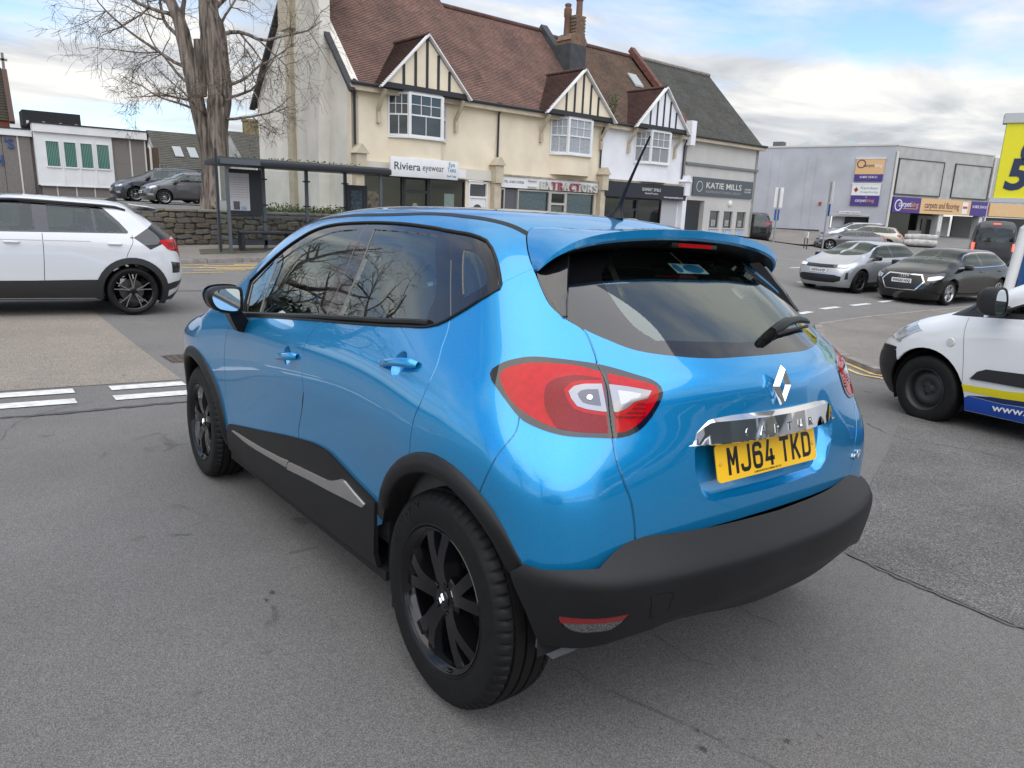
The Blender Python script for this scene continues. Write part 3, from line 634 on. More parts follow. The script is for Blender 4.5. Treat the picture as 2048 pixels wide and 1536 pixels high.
M_SGT = mat('charcoal_sign_print', (.035, .045, .055), .5); M_SGB = mat('blue_sign_text', (.10, .22, .38), .5)
lettering('sign_text', 'Riviera', M_SGT, sg, (1.42, -.624, 2.80), (1, 0, 0), (0, 0, 1), .40, .002, .004, fit=1.18)
lettering('sign_text', 'eyewear', M_SGT, sg, (2.72, -.624, 2.82), (1, 0, 0), (0, 0, 1), .36, .002, 0., fit=1.02)
for i, (t_, s_) in enumerate((('Eye', .24), ('Tests', .24), ('Book Today', .11))): lettering('sign_text', t_, M_SGB, sg, (4.13, -.624, 3.04 - i * .20), (1, 0, 0), (0, 0, 1), s_, .002, .002, align='CENTER', fit=(.30, .42, .44)[i])
# --- second cream unit
b2 = shop_empty('shop_building', 'cream rendered shop with brown tiled roof and faded red lettering', 6.82)
wall_band(b2, .003, 6.73, 2.80, ZE - .02, M_CREAM); MB().box(0.003, .35, .0, .3, -.4, 2.80).box(6.45, 6.73, 0, .3, -.4, 2.80).build('front_wall', M_CREAM, b2)
main_roof(b2, .003, 6.73, M_TILE, RDG)
oriel_and_gable(b2, 2.45, 6.75, M_CREAM, M_TILED, M_CURT)
downpipe(b2, .12, 3.6, 5.5, -.08); downpipe(b2, 6.62, 3.6, 5.4, -.08)
pilaster(b2, 6.73)
MB().box(.35, 6.5, -.12, .0, 2.40, 2.88).build('fascia', M_WPAINT, b2); MB().box(.3, 6.5, -.18, .0, 2.885, 2.95).build('fascia_cornice', mat('dirty_moulding', (.33, .28, .21), .8, noise=(4, .4)), b2)
lettering('fascia_text', 'TEL. 01803 557828', M_SGT, b2, (.50, -.124, 2.60), (1, 0, 0), (0, 0, 1), .15, .002, .001, fit=1.15)
for i, ch_ in enumerate('EXTRACTORS'): lettering('raised_letter', ch_, mat('faded_red_letter', (.36, .10, .12), .6) if i in (2, 3, 5, 6) else mat('metal_letter', (.55, .53, .48), .4), b2, (2.55 + i * .39, -.20, 2.42), (1, 0, 0), (0, 0, 1), .50, .05, .006, fit=.30)
for z in (2.46, 2.74): MB().box(1.9, 2.42, -.20, -.13, z, z + .06).build('sign_bracket', mat('metal_letter', (.55, .53, .48), .4), b2)
M_ALF = mat('aluminium_frame', (.50, .47, .42), .4, metal=.4)
shopfront(b2, [(.35, .62, 'glass'), (1.38, 3.35, 'glass'), (3.35, 4.42, 'door'), (4.42, 6.40, 'glass')], -.1, 2.36, M_ALF)
MB().box(.62, 1.38, .05, .10, -.1, 2.36).build('shutter_door', mat('ribbed_grey_shutter', (.10, .10, .11), .5), b2)
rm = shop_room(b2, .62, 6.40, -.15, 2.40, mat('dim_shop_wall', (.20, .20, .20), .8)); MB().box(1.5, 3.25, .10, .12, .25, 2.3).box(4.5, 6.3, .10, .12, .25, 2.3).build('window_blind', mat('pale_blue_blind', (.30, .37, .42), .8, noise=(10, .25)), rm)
MB().box(3.5, 4.3, .06, .08, .2, 1.7).build('door_blind', mat('pale_green_blind', (.36, .42, .38), .8), rm)
# party wall and chimney
pw = MB(); beam(pw, (6.50, .2, 6.15), (6.50, 4.4, 10.55), .30, .42, (1, 0, 0)); pw.build('party_parapet', mat('lead_grey_parapet', (.045, .05, .055), .7, noise=(3, .3)), b2)
cs = bpy.data.objects.new('chimney', None); COL.objects.link(cs); cs.parent = b2
MB().box(6.15, 7.25, 1.95, 2.95, 7.6, 9.45).build('chimney_base', mat('lead_grey_parapet', (.045, .05, .055), .7), cs)
M_BRICK = mat('old_stock_brick', (.17, .11, .075), .9, noise=(9, .35), bump=(25, .4))
MB().box(6.15, 7.25, 1.95, 2.95, 9.45, 9.62).prism([(6.1, 9.62), (7.3, 9.62), (7.08, 9.95), (6.35, 9.95)], 1.95, 2.95, 'xz').build('chimney_shoulder', M_BRICK, cs)
for i in range(11):
    for j in range(3): MB().box(6.52 + j * .225 + (.0 if i % 2 else .05), 6.735 + j * .225 + (.0 if i % 2 else .05), 2.05, 2.85, 9.96 + i * .078, 10.03 + i * .078).build('brick', M_BRICK, cs)
MB().box(6.56, 7.16, 2.1, 2.8, 9.9, 10.8).build('chimney_stack', mat('mortar', (.15, .13, .10), .9), cs)
MB().lathe([(.16, 10.8), (.15, 11.5), (.18, 11.52), (.18, 11.62), (.10, 11.62)], c=(6.98, 2.3, 0), axis='z', n=16).build('chimney_pot', mat('clay_pot', (.16, .09, .06), .8), cs, smooth=True, auto=40)
MB().lathe([(.17, 9.9), (.15, 10.7), (.19, 10.75), (.19, 11.1), (.13, 11.15), (.17, 11.3), (.1, 11.35)], c=(6.45, 2.55, 0), axis='z', n=16).build('chimney_pot', mat('clay_pot', (.16, .09, .06), .8), cs, smooth=True, auto=40)
# --- white dental unit
b3 = shop_empty('shop_building', 'white rendered dental practice with black fascia and bay window', 13.55)
wall_band(b3, .003, 6.62, 2.95, ZE - .25, M_WRENDER); MB().box(.003, .25, 0, .3, -.3, 2.95).box(6.4, 6.62, 0, .3, -.3, 2.95).build('front_wall', M_WRENDER, b3)
main_roof(b3, .003, 6.62, M_TILE2, RDG - .15)
oriel_and_gable(b3, 1.75, 5.85, M_WRENDER, M_TILED, mat('slatted_blind', (.25, .26, .27), .7, noise=(30, .35)))
MB().box(.1, 6.7, -.32, .0, 2.28, 3.0).build('fascia', mat('navy_black_fascia', (.012, .014, .022), .4), b3); MB().box(.05, 6.65, -.2, 0, 3.02, 3.12).build('fascia_cornice', mat('dirty_moulding', (.33, .28, .21), .8), b3)
lettering('fascia_text', 'EXPERT SMILE', M_WPAINT, b3, (3.7, -.324, 2.66), (1, 0, 0), (0, 0, 1), .22, .002, 0, align='CENTER', fit=1.5)
lettering('fascia_text', 'Dental Practice', M_WPAINT, b3, (3.7, -.324, 2.50), (1, 0, 0), (0, 0, 1), .13, .002, 0, align='CENTER', fit=1.05)
lettering('fascia_text', 'www.expertsmile.co.uk', M_WPAINT, b3, (4.75, -.324, 2.36), (1, 0, 0), (0, 0, 1), .14, .002, .001, fit=1.7)
shopfront(b3, [(.25, 1.75, 'glass'), (1.75, 2.95, 'door'), (2.95, 4.95, 'glass')], -.05, 2.26, M_BLKP)
MB().box(4.95, 6.4, 0, .1, -.1, 2.26).build('panelled_door', mat('pale_grey_door', (.42, .42, .43), .5), b3)
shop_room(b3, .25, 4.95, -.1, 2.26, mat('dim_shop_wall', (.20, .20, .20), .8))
downpipe(b3, 6.5, 3.2, 5.3, -.08); pilaster(b3, 6.66, M_WRENDER)
pw = MB(); beam(pw, (6.72, -.25, 5.95), (6.72, 4.4, 10.6), .30, .34, (1, 0, 0)); pw.build('party_parapet', mat('red_brick_coping', (.13, .055, .04), .85, noise=(6, .4)), b3)
MB().box(6.50, 6.92, -.45, -.05, 5.2, 6.45).build('parapet_kneeler', M_WRENDER, b3)
sk = MB().box(4.9, 5.6, 2.35, 2.40, 0, .9); sk.v = [(x, 2.35 + z * .69, 8.22 + z * .72 + (y - 2.35) * 2) for x, y, z in sk.v]; sk.build('skylight', mat('skylight_glass', (.35, .38, .38), .1), b3)
iv = np.array([(.35 + rng.normal(0, .13), -.1 - rng.random() * .35, 5.75 + rng.random() * 1.25) for _ in range(260)])
v_ = []; f_ = []
for p in iv:
    a = rng.random(3) - .5; b_ = rng.random(3) - .5; k = len(v_); s_ = .09; v_ += [p, p + a * s_ * 2, p + b_ * s_ * 2]; f_.append((k, k + 1, k + 2))
raw('gutter_weeds', v_, f_, mat('weed_green', (.05, .10, .025), .8), b3)
# --- funeral service
b4 = shop_empty('shop_building', 'pale grey funeral service building under a mossy slate roof', 20.4)
MB().box(.0, 7.25, 0, .3, 2.35, ZE - .05).box(2.1, 7.25, 0, .3, -.2, .85).box(2.1, 7.25, 0, .3, 1.82, 2.35).box(2.1, 2.75, 0, .3, .85, 1.82).box(3.7, 4.15, 0, .3, .85, 1.82).box(5.1, 5.55, 0, .3, .85, 1.82).box(6.55, 7.25, 0, .3, .85, 1.82).box(0, .25, 0, .3, -.2, 2.35).build('front_wall', M_GRENDER, b4)
MB().prism([(0, -.5), (YD, -.5), (YD, 5.8), (4.35, RDG - .1), (0, 5.75)], 6.95, 7.247, 'yz').build('side_wall', M_GRENDER, b4)
main_roof(b4, -.1, 7.5, M_SLATE, RDG - .1)
MB().box(-.02, 7.25, -.10, 0, 4.22, 4.36).build('string_course', mat('grey_trim', (.16, .17, .17), .7), b4)
MB().box(.35, 2.0, 1.2, 1.25, -.1, 2.35).build('porch_back', mat('porch_grey_brown', (.25, .21, .19), .8), b4); MB().box(.25, 1.0, .9, .95, -.1, 2.2).build('porch_door', M_BLKP, b4)  # porch back wall in plain grey brown, darker than the front render
for x in (2.75, 4.15, 5.55):
    w_ = MB().box(x, x + .95, .10, .14, .85, 1.82).build('small_window', M_WGLASS, b4); MB().box(x - .05, x + 1.0, -.06, .1, .78, .85).build('window_sill', M_GRENDER, w_); MB().box(x + .3, x + .7, .07, .099, .95, 1.3).build('window_card', mat('window_card', (.30, .30, .28), .7, noise=(8, .4)), w_)
    MB().box(x + .1, x + .8, -.03, 0, .35, .7).build('notice_board', mat('blue_white_notice', (.35, .45, .58), .6, noise=(14, .5)), b4)
sg = thing('shop_sign', 'grey sign reading Katie Mills Independent Funeral Service', 'sign', b4.location, FAC_R)
MB().box(.75, 6.85, -.09, -.01, 2.62, 3.62).build('sign_board', mat('slate_grey_sign', (.075, .088, .10), .5), sg)
M_SGL = mat('cream_sign_text', (.62, .60, .55), .6)
lettering('sign_text', 'KATIE MILLS', M_SGL, sg, (1.95, -.094, 3.06), (1, 0, 0), (0, 0, 1), .46, .002, .004, fit=3.6)
lettering('sign_text', 'INDEPENDENT FUNERAL SERVICE', mat('dim_sign_text', (.30, .30, .29), .6), sg, (1.95, -.094, 2.80), (1, 0, 0), (0, 0, 1), .19, .002, 0, fit=3.6)
for z in (2.95, 3.1): lettering('sign_text', '01803 840889', M_SGL, sg, (5.95, -.094, z), (1, 0, 0), (0, 0, 1), .13, .002, 0, fit=.7)
MB().lathe([(.26, 0), (.29, 0), (.29, .01), (.26, .01)], c=(1.35, -.10, 3.12), n=24, close=True).build('sign_roundel', M_SGL, sg)
wc = thing('wall_lamp', 'round white lamp on the pale grey funeral service wall', 'lamp', b4.location, FAC_R); MB().lathe([(0, -.12), (.13, -.11), (.18, -.06), (.18, 0)], c=(4.65, 0, 2.28), n=20).build('lamp_cover', M_WPAINT, wc, smooth=True)
# hairline cracks, a tar seam and a drain
def crack(pts, w, m, seed=0):
    r_ = np.random.default_rng(seed); P = smooth_poly(np.array(pts, float), False, .05); P = P + r_.normal(0, .009, P.shape); d_ = np.gradient(P, axis=0); d_ /= np.linalg.norm(d_, axis=1, keepdims=True); n_ = np.stack([-d_[:, 1], d_[:, 0]], -1); ww = w * (.3 + .9 * r_.random(len(P)))[:, None]
    a = P + n_ * ww / 2; b = P - n_ * ww / 2; k = len(P); v = [(*p, g1(*p) + .0062) for p in a] + [(*p, g1(*p) + .0062) for p in b]
    tagp(raw('road_crack', v, [(i, i + 1, k + i + 1, k + i) for i in range(k - 1)], m), kind='structure')
M_CRK = mat('crack_dark_grey', (.095, .095, .095), .95)  # one even dark grey for the crack lines and the patch seam
crack([(-.09, .40), (-.24, .38), (-.41, .33), (-.57, .29), (-.72, .27), (-.80, .25)], .0045, M_CRK, 1); crack([(-.05, -.50), (-.14, -.49), (-.24, -.46), (-.34, -.47)], .0045, M_CRK, 2); crack([(-.14, .01), (-.21, 0), (-.30, .01), (-.36, -.03)], .005, M_CRK, 3)
crack([(2.1, 2.9), (2.6, 2.2), (3.4, 1.9), (4.4, 1.6), (4.8, 1.1)], .005, M_CRK, 4); crack([(-.2, -4.1), (.3, -4.3), (.9, -4.2), (1.3, -4.5)], .008, M_CRK, 5)
M_TAR = mat('tar_band', (.07, .07, .072), .6, noise=(8, .2)); crack([(4.55, 3.2), (4.5, 1.5), (4.55, .2), (4.4, -1.5), (4.5, -4), (4.3, -6.8)], .06, M_TAR, 6); crack([(12.6, 6), (12.7, 0), (12.5, -6), (12.6, -14)], .07, M_TAR, 7); crack([(-.12, -1.38), (-.9, -1.26), (-2.2, -1.19)], .02, M_CRK, 8)
dc = thing('drain_cover', 'rusty iron drain grate at the edge of the buff surfacing', 'drain', (6.45, .02, g1(6.45, .02)))
MB().box(-.22, .22, -.22, .22, -.03, .008).build('drain_frame', mat('rusty_iron', (.07, .055, .045), .8, noise=(9, .4)), dc)
for k in range(6): MB().box(-.18, .18, -.19 + k * .065, -.155 + k * .065, .006, .014).build('drain_bar', mat('rusty_iron', (.07, .055, .045), .8), dc)
# ---------------------------------------------------------------- the blue crossover
HERO = {"REG":{"side_glass_surround":[[[1.8714,0.3562],[1.9566,0.4733],[2.0181,0.549]],[[2.0181,0.549],[1.9293,0.621],[1.7933,0.7182],[1.6377,0.8049],[1.4923,0.8702],[1.3185,0.8987],[1.0203,0.9072],[0.7613,0.8999],[0.5335,0.8828],[0.3091,0.8617]],[[0.3091,0.8617],[0.1674,0.8402],[0.0609,0.8137],[0.0079,0.7945],[-0.0394,0.7589],[-0.0926,0.6986],[-0.1285,0.6402],[-0.1476,0.6014]],[[-0.1476,0.6014],[-0.1471,0.5847],[-0.1037,0.5583],[-0.0267,0.523]],[[-0.0267,0.523],[0.0455,0.4931],[0.0581,0.4864]],[[0.0581,0.4864],[0.1053,0.4715],[0.1603,0.4645],[0.2225,0.4618],[0.3645,0.4587],[0.7185,0.4284],[0.9683,0.4108]],[[0.9683,0.4108],[1.405,0.3753],[1.844,0.3386]],[[1.844,0.3386],[1.8714,0.3562]]],"front_window":[[[1.6543,0.3809],[1.7546,0.671]],[[1.7546,0.671],[1.6192,0.7415],[1.5002,0.7927],[1.3834,0.8325],[1.2606,0.8578],[1.0749,0.8686]],[[1.0749,0.8686],[1.0457,0.6564],[1.02,0.4312]],[[1.02,0.4312],[1.4279,0.3992],[1.6543,0.3809]]],"front_quarter_light":[[[1.8317,0.369],[1.9648,0.5375]],[[1.9648,0.5375],[1.8842,0.6121],[1.8023,0.6855]],[[1.8023,0.6855],[1.708,0.3783]],[[1.708,0.3783],[1.8317,0.369]]],"rear_window":[[[0.9194,0.8656],[0.8665,0.712],[0.8365,0.4472]],[[0.8365,0.4472],[0.7362,0.4496],[0.3853,0.4817],[0.1958,0.4886]],[[0.1958,0.4886],[0.2189,0.6259],[0.4276,0.8429]],[[0.4276,0.8429],[0.6386,0.8566],[0.9227,0.8684]]],"quarter_window":[[[0.1172,0.7409],[0.1244,0.7639],[0.1019,0.7641],[0.0541,0.7476],[0.0045,0.7201],[-0.0431,0.6759],[-0.0778,0.6274],[-0.083,0.6085],[-0.076,0.5981]],[[-0.076,0.5981],[-0.0272,0.579],[0.0086,0.5674]],[[0.0086,0.5674],[0.0243,0.5781],[0.1172,0.7409]]],"cladding":[[[2.0916,-0.345],[1.6427,-0.2726],[1.2988,-0.2132],[1.1462,-0.1895]],[[1.1462,-0.1895],[0.9775,-0.166],[0.8362,-0.1632],[0.7293,-0.1854],[0.5821,-0.219],[0.4049,-0.249]],[[0.4049,-0.249],[0.42,-0.3671],[0.4133,-0.4749],[0.4126,-0.5347]],[[0.4126,-0.5347],[0.8,-0.5463],[1.2,-0.5464],[1.6,-0.5464],[2.0,-0.5408],[2.17,-0.5078]],[[2.17,-0.5078],[2.14,-0.4108],[2.0916,-0.345]]],"chrome_front":[[[2.0102,-0.3604],[1.6508,-0.3518],[1.3382,-0.333],[1.2283,-0.3219]],[[1.2283,-0.3219],[1.2456,-0.3567]],[[1.2456,-0.3567],[1.391,-0.3639],[1.7509,-0.3774],[2.0112,-0.3644]]],"chrome_rear":[[[1.2133,-0.3241],[1.0125,-0.3066],[0.8185,-0.2895],[0.7335,-0.2639],[0.6801,-0.241]],[[0.6801,-0.241],[0.657,-0.241],[0.5736,-0.2635],[0.488,-0.2823]],[[0.488,-0.2823],[0.5051,-0.3003]],[[0.5051,-0.3003],[0.7593,-0.3251],[1.0148,-0.3435],[1.2405,-0.3635]],[[1.2405,-0.3635],[1.2133,-0.3241]]],"lens_left":[[[-0.4914,0.3204],[-0.4303,0.3339],[-0.3791,0.3371],[-0.3168,0.3368],[-0.2753,0.3296],[-0.239,0.3174],[-0.227,0.301],[-0.2427,0.271],[-0.2687,0.2385],[-0.3039,0.2129],[-0.3508,0.1911],[-0.3882,0.18],[-0.4342,0.1744],[-0.4904,0.1732],[-0.5074,0.1734]],[[-0.5074,0.1734],[-0.5023,0.2233],[-0.4914,0.3204]]],"lens_right":[[[-0.5068,0.3186],[-0.5589,0.3095],[-0.6127,0.2989],[-0.64,0.2896],[-0.6459,0.2773],[-0.6347,0.2501],[-0.6094,0.2184],[-0.582,0.1943],[-0.5503,0.1778],[-0.526,0.1754]],[[-0.526,0.1754],[-0.5221,0.2239],[-0.5068,0.3186]]],"lens_inner":[[[-0.4892,0.3036],[-0.4305,0.3083],[-0.3935,0.3026],[-0.3623,0.2899],[-0.3507,0.2674],[-0.3536,0.23],[-0.3684,0.2035],[-0.3882,0.1811],[-0.4342,0.1755],[-0.4904,0.1738]],[[-0.4904,0.1738],[-0.5049,0.1741],[-0.4998,0.2232],[-0.4892,0.3036]]],"white_left":[[[-0.49,0.2893],[-0.443,0.2866],[-0.4213,0.2807],[-0.4085,0.2681],[-0.4151,0.252],[-0.43,0.2342],[-0.4515,0.2283],[-0.4925,0.2241],[-0.5022,0.2244]],[[-0.5022,0.2244],[-0.49,0.2893]]],"white_right":[[[-0.5089,0.2889],[-0.5566,0.2856],[-0.6231,0.278]],[[-0.6231,0.278],[-0.6096,0.2593]],[[-0.6096,0.2593],[-0.5713,0.2488],[-0.5528,0.2341],[-0.5297,0.2246],[-0.5209,0.2243]],[[-0.5209,0.2243],[-0.5089,0.2889]]],"rear_glass_border":[[[-1.1208,0.9993],[-0.7024,0.9579],[-0.3694,0.8632]],[[-0.3694,0.8632],[-0.3834,0.7088],[-0.3937,0.4874]],[[-0.3937,0.4874],[-0.4544,0.4484],[-0.5179,0.4212],[-0.6031,0.3922],[-0.7264,0.3791],[-0.8602,0.3745],[-0.99,0.3785],[-1.1208,0.3802]],[[-1.1208,0.3802],[-1.1208,0.5432],[-1.1208,0.7174],[-1.1208,0.9993]]],"rear_clear_glass":[[[-1.1208,0.9479],[-0.732,0.911],[-0.5606,0.7437]],[[-0.5606,0.7437],[-0.5341,0.6759],[-0.55,0.6048],[-0.5811,0.5351],[-0.6224,0.4726],[-0.6781,0.4316]],[[-0.6781,0.4316],[-0.8699,0.4334],[-1.0071,0.4308],[-1.1208,0.4322]],[[-1.1208,0.4322],[-1.1208,0.6261],[-1.1208,0.9479]]],"pillar_trim":[[[-0.2621,0.6708],[-0.3751,0.7809]],[[-0.3751,0.7809],[-0.3887,0.5991],[-0.3937,0.4874]],[[-0.3937,0.4874],[-0.3847,0.4833],[-0.3537,0.523],[-0.3147,0.5757],[-0.2621,0.6708]]],"windscreen":[[[1.86,1.5708],[1.83,1.1949],[1.75,0.941]],[[1.75,0.941],[2.0,0.8511],[2.2,0.7235],[2.38,0.5726]],[[2.38,0.5726],[2.5,0.7388],[4.0708,1.4289]],[[4.0708,1.4289],[2.2,1.5708],[1.86,1.5708]]],"lamp_black":[[[-0.1975,0.3025],[-0.2015,0.3162],[-0.2319,0.3364],[-0.2717,0.3489],[-0.3144,0.3548],[-0.3781,0.3522],[-0.4303,0.3481],[-0.4824,0.3427],[-0.5347,0.3321],[-0.5877,0.3187],[-0.631,0.3072],[-0.6545,0.2899],[-0.6589,0.275],[-0.6491,0.2503],[-0.6262,0.216],[-0.5982,0.1872],[-0.5685,0.1708],[-0.5297,0.1629],[-0.4691,0.1634],[-0.4117,0.1647],[-0.366,0.1721],[-0.3186,0.1866],[-0.2932,0.2006],[-0.2592,0.2331],[-0.2342,0.258],[-0.2058,0.2869],[-0.1975,0.3025]]],"roof_strip":[[-0.2857,0.8051],[-0.0097,0.9136],[0.5,0.9678],[0.9,0.9634],[1.3,0.965],[1.6,0.9542],[1.8,0.9222],[2.0,0.8409],[2.2,0.711],[2.38,0.5615]],"arch_rear":[[[0.4085,-0.2905],[0.3861,-0.2355],[0.327,-0.1437],[0.2574,-0.0693],[0.1685,-0.0027],[0.092,0.0366],[0.0297,0.0581],[-0.0404,0.0682],[-0.1134,0.0565],[-0.1753,0.029],[-0.205,0.0101],[-0.2466,-0.0247],[-0.2788,-0.064],[-0.3095,-0.1125],[-0.3274,-0.1402],[-0.3442,-0.2747],[-0.3921,-0.4467],[-0.0905,-0.6013],[0.4245,-0.5847],[0.4085,-0.2905]]],"arch_front":[[[2.1825,-0.5065],[2.1762,-0.4127],[2.1879,-0.319],[2.2172,-0.2264],[2.2629,-0.1393],[2.3229,-0.0641],[2.3948,-0.0055],[2.4756,0.0343],[2.5704,0.0542],[2.6694,0.0536],[2.7647,0.0332],[2.8528,-0.0052],[2.9309,-0.0591],[2.9961,-0.1253],[3.045,-0.2],[3.0765,-0.2791],[3.0934,-0.3612],[3.0997,-0.4462],[3.117,-0.5163],[2.6326,-0.6708],[2.18,-0.5849],[2.1825,-0.5065]]],"low_rear":[[[-0.3284,-0.141],[-0.3623,-0.144],[-0.427,-0.1423],[-0.5016,-0.1494],[-0.5409,-0.1156],[-0.5888,-0.0886],[-0.6808,-0.0972],[-0.869,-0.1043],[-1.1208,-0.107]]]},"GAP":{"split":[[-0.1476,0.6014],[-0.2513,0.6653]],"hatch_side":[[-0.179,0.9121],[-0.1706,0.8616],[-0.2004,0.7815],[-0.2375,0.706],[-0.269,0.6536],[-0.3358,0.5361],[-0.3938,0.4839],[-0.4513,0.4449],[-0.479,0.372],[-0.4824,0.3427]],"hatch_low":[[-0.5196,0.1627],[-0.5292,0.1134],[-0.5499,0.0589],[-0.567,0.0205],[-0.5817,-0.0388],[-0.5888,-0.0886]],"bumper_seam":[[-0.2932,0.2006],[-0.2905,0.1706],[-0.2766,0.1454],[-0.2516,0.1108],[-0.2306,0.0664],[-0.2068,0.0107]],"door_rear":[[0.0466,0.4931],[0.0407,0.464],[0.0356,0.4352],[0.0339,0.3861],[0.0243,0.316],[0.0476,0.2158],[0.0776,0.1458],[0.0942,0.0364]],"door_mid":[[0.9664,0.4086],[1.0166,0.3274],[1.0361,0.2748],[1.0469,0.2478],[1.0437,0.1889],[1.035,0.0692],[1.0841,-0.0442],[1.132,-0.1359],[1.1353,-0.1964]],"door_front":[[1.9,0.3373],[1.9744,0.2927],[2.0216,0.2359],[2.0566,0.1463],[2.0928,0.0118],[2.1269,-0.1579],[2.1116,-0.2835],[2.0907,-0.3409]],"pillar_base":[[1.8714,0.3562],[1.95,0.3501],[2.05,0.3257],[2.3,0.3272],[2.42,0.399]],"hatch_top":[[-1.1208,1.05],[-0.6717,0.9997],[-0.4142,0.9165],[-0.179,0.9121]],"bonnet_side":[[2.4,0.5489],[2.6439,0.3918],[2.9075,0.3034],[3.1947,0.2076],[3.5517,0.1858],[4.0708,0.1838]],"fender_front":[[3.1397,0.1772],[3.1495,0.0805],[3.0416,-0.0206],[3.0161,-0.1046]],"pillar_screen":[[2.42,0.399],[2.4,0.5489]],"door_mid_upper":[[1.0203,0.9072],[1.0163,0.8713],[0.9669,0.67],[0.9428,0.4351],[0.9664,0.4086]],"door_rear_upper":[[0.3091,0.8617],[0.1924,0.7326],[0.1147,0.6123],[0.0466,0.4931]],"lamp_split":[[-0.4824,0.3427],[-0.5026,0.2918],[-0.5109,0.2236],[-0.5196,0.1627]]},"UB":{"bumper":[[[-0.2975,-0.1462],[-0.3081,-0.1712],[-0.3377,-0.2238],[-0.3714,-0.2989]],[[-0.3714,-0.2989],[-0.41,-0.2988],[-0.4568,-0.3006],[-0.5164,-0.2936],[-0.5691,-0.2835],[-0.6868,-0.2731],[-0.7739,-0.2813]],[[-0.7739,-0.2813],[-0.9367,-0.3059],[-1.0282,-0.313],[-1.1208,-0.3139]],[[-1.1208,-0.3139],[-1.1208,-0.2419],[-1.1208,-0.0932]],[[-1.1208,-0.0932],[-0.8279,-0.0883],[-0.6366,-0.0817]],[[-0.6366,-0.0817],[-0.5891,-0.0823],[-0.5344,-0.0956],[-0.4937,-0.1188]],[[-0.4937,-0.1188],[-0.4252,-0.1223],[-0.3628,-0.1262],[-0.33,-0.1228]],[[-0.33,-0.1228],[-0.2975,-0.1462]]],"fog":[[[-0.4099,-0.2215],[-0.4926,-0.2234],[-0.5691,-0.2195]],[[-0.5691,-0.2195],[-0.5542,-0.2398],[-0.5296,-0.2561],[-0.4957,-0.2597],[-0.4537,-0.2593],[-0.4239,-0.2481],[-0.4106,-0.234],[-0.4099,-0.2215]]],"fog_red":[[[-0.4117,-0.223],[-0.4927,-0.2243],[-0.5665,-0.2204]],[[-0.5665,-0.2204],[-0.5514,-0.2346]],[[-0.5514,-0.2346],[-0.4936,-0.2363],[-0.415,-0.2378]],[[-0.415,-0.2378],[-0.4117,-0.223]]],"tow_cover":[[[-0.617,-0.198],[-0.6135,-0.1842],[-0.623,-0.1825],[-0.663,-0.1838],[-0.6737,-0.189],[-0.668,-0.2083],[-0.6637,-0.2336],[-0.6448,-0.2426],[-0.6325,-0.2437],[-0.6198,-0.2408],[-0.617,-0.198]]]}}
CAR_M = Matrix(((0.9988168, 0.0020613, 0.0485876, 0), (0.0, 0.9991013, -0.0423864, 0), (-0.0486313, 0.0423362, 0.9979192, 0), (0, 0, 0, 1)))
class HeroShell(Shell):
    sec = Spl([.10, .2, .3, .4, .5, .6, .7, .8, .9, .98, 1.04, 1.10, 1.2, 1.3, 1.4, 1.5, 1.6], [.74, .785, .815, .828, .83, .833, .842, .852, .853, .84, .818, .79, .738, .685, .628, .565, .49])
    xr0 = Spl([.1, .3, .5, .7, .85, .95, 1.03, 1.09, 1.2, 1.3, 1.4, 1.5], [-.42, -.49, -.52, -.53, -.53, -.525, -.508, -.462, -.345, -.215, -.065, .09])
    zr0 = Spl([-.4, -.2, 0, .3, .6, 1.0, 1.3, 1.6, 1.8, 2.0, 2.2, 2.4, 2.55, 2.7, 2.95, 3.2, 3.4, 3.55], [1.37, 1.435, 1.474, 1.511, 1.533, 1.548, 1.550, 1.532, 1.497, 1.415, 1.297, 1.165, 1.07, 1.02, .965, .89, .79, .64])
    def W(s, x, z):
        w = s.sec(z); low = sig(-(z - 1.06) / .05)
        w = w + low * (.040 * gbump(x, .02, .42) * gbump(z, .72, .27) + .034 * gbump(x, 2.62, .42) * gbump(z, .68, .25))
        tz = .06 + .26 * sig((z - .90) / .055)
        w = w - tz * low * pos(-x - .02) ** 2 / .36 - low * .10 * pos(x - 2.55) ** 2 / .8
        return w - (1 - low) * (.05 * pos(x - 1.5) ** 2 / .64 + .055 * pos(.7 - x) ** 2 + .05 * pos(.05 - x) ** 2 / .36)
    def XR(s, y, z): return s.xr0(z) + (.13 + .25 * sig((z - .88) / .06) + .13 * sig((z - 1.10) / .03)) * np.abs(y) ** 2.3
    def XF(s, y, z): return 3.44 - .25 * pos(z - .75) ** 2 - .3 * y * y - .4 * pos(.4 - z)
    def ZR(s, x, y): return s.zr0(x) - .085 * y * y
class HeroBumper(HeroShell):
    xr0 = Spl([.1, .2, .30, .38, .46, .52, .548, .565, .585, .61, .64, .7], [-.47, -.535, -.585, -.613, -.632, -.641, -.639, -.628, -.607, -.580, -.545, -.47])
    kr = .20
    def W(s, x, z): return .866 - .4 * pos(.42 - z) ** 2 - 2 * pos(z - .60) ** 2 - .12 * pos(-x - .1) ** 2 / .36 + .02 * gbump(x, 0, .5)
    def XR(s, y, z): return s.xr0(z) + .27 * np.abs(y) ** 2.4 + .014 * sig((.435 - .05 * np.abs(y) - z) / .007) * sig((.50 - np.abs(y)) / .02)
    def ZR(s, x, y): return 0 * x + .9
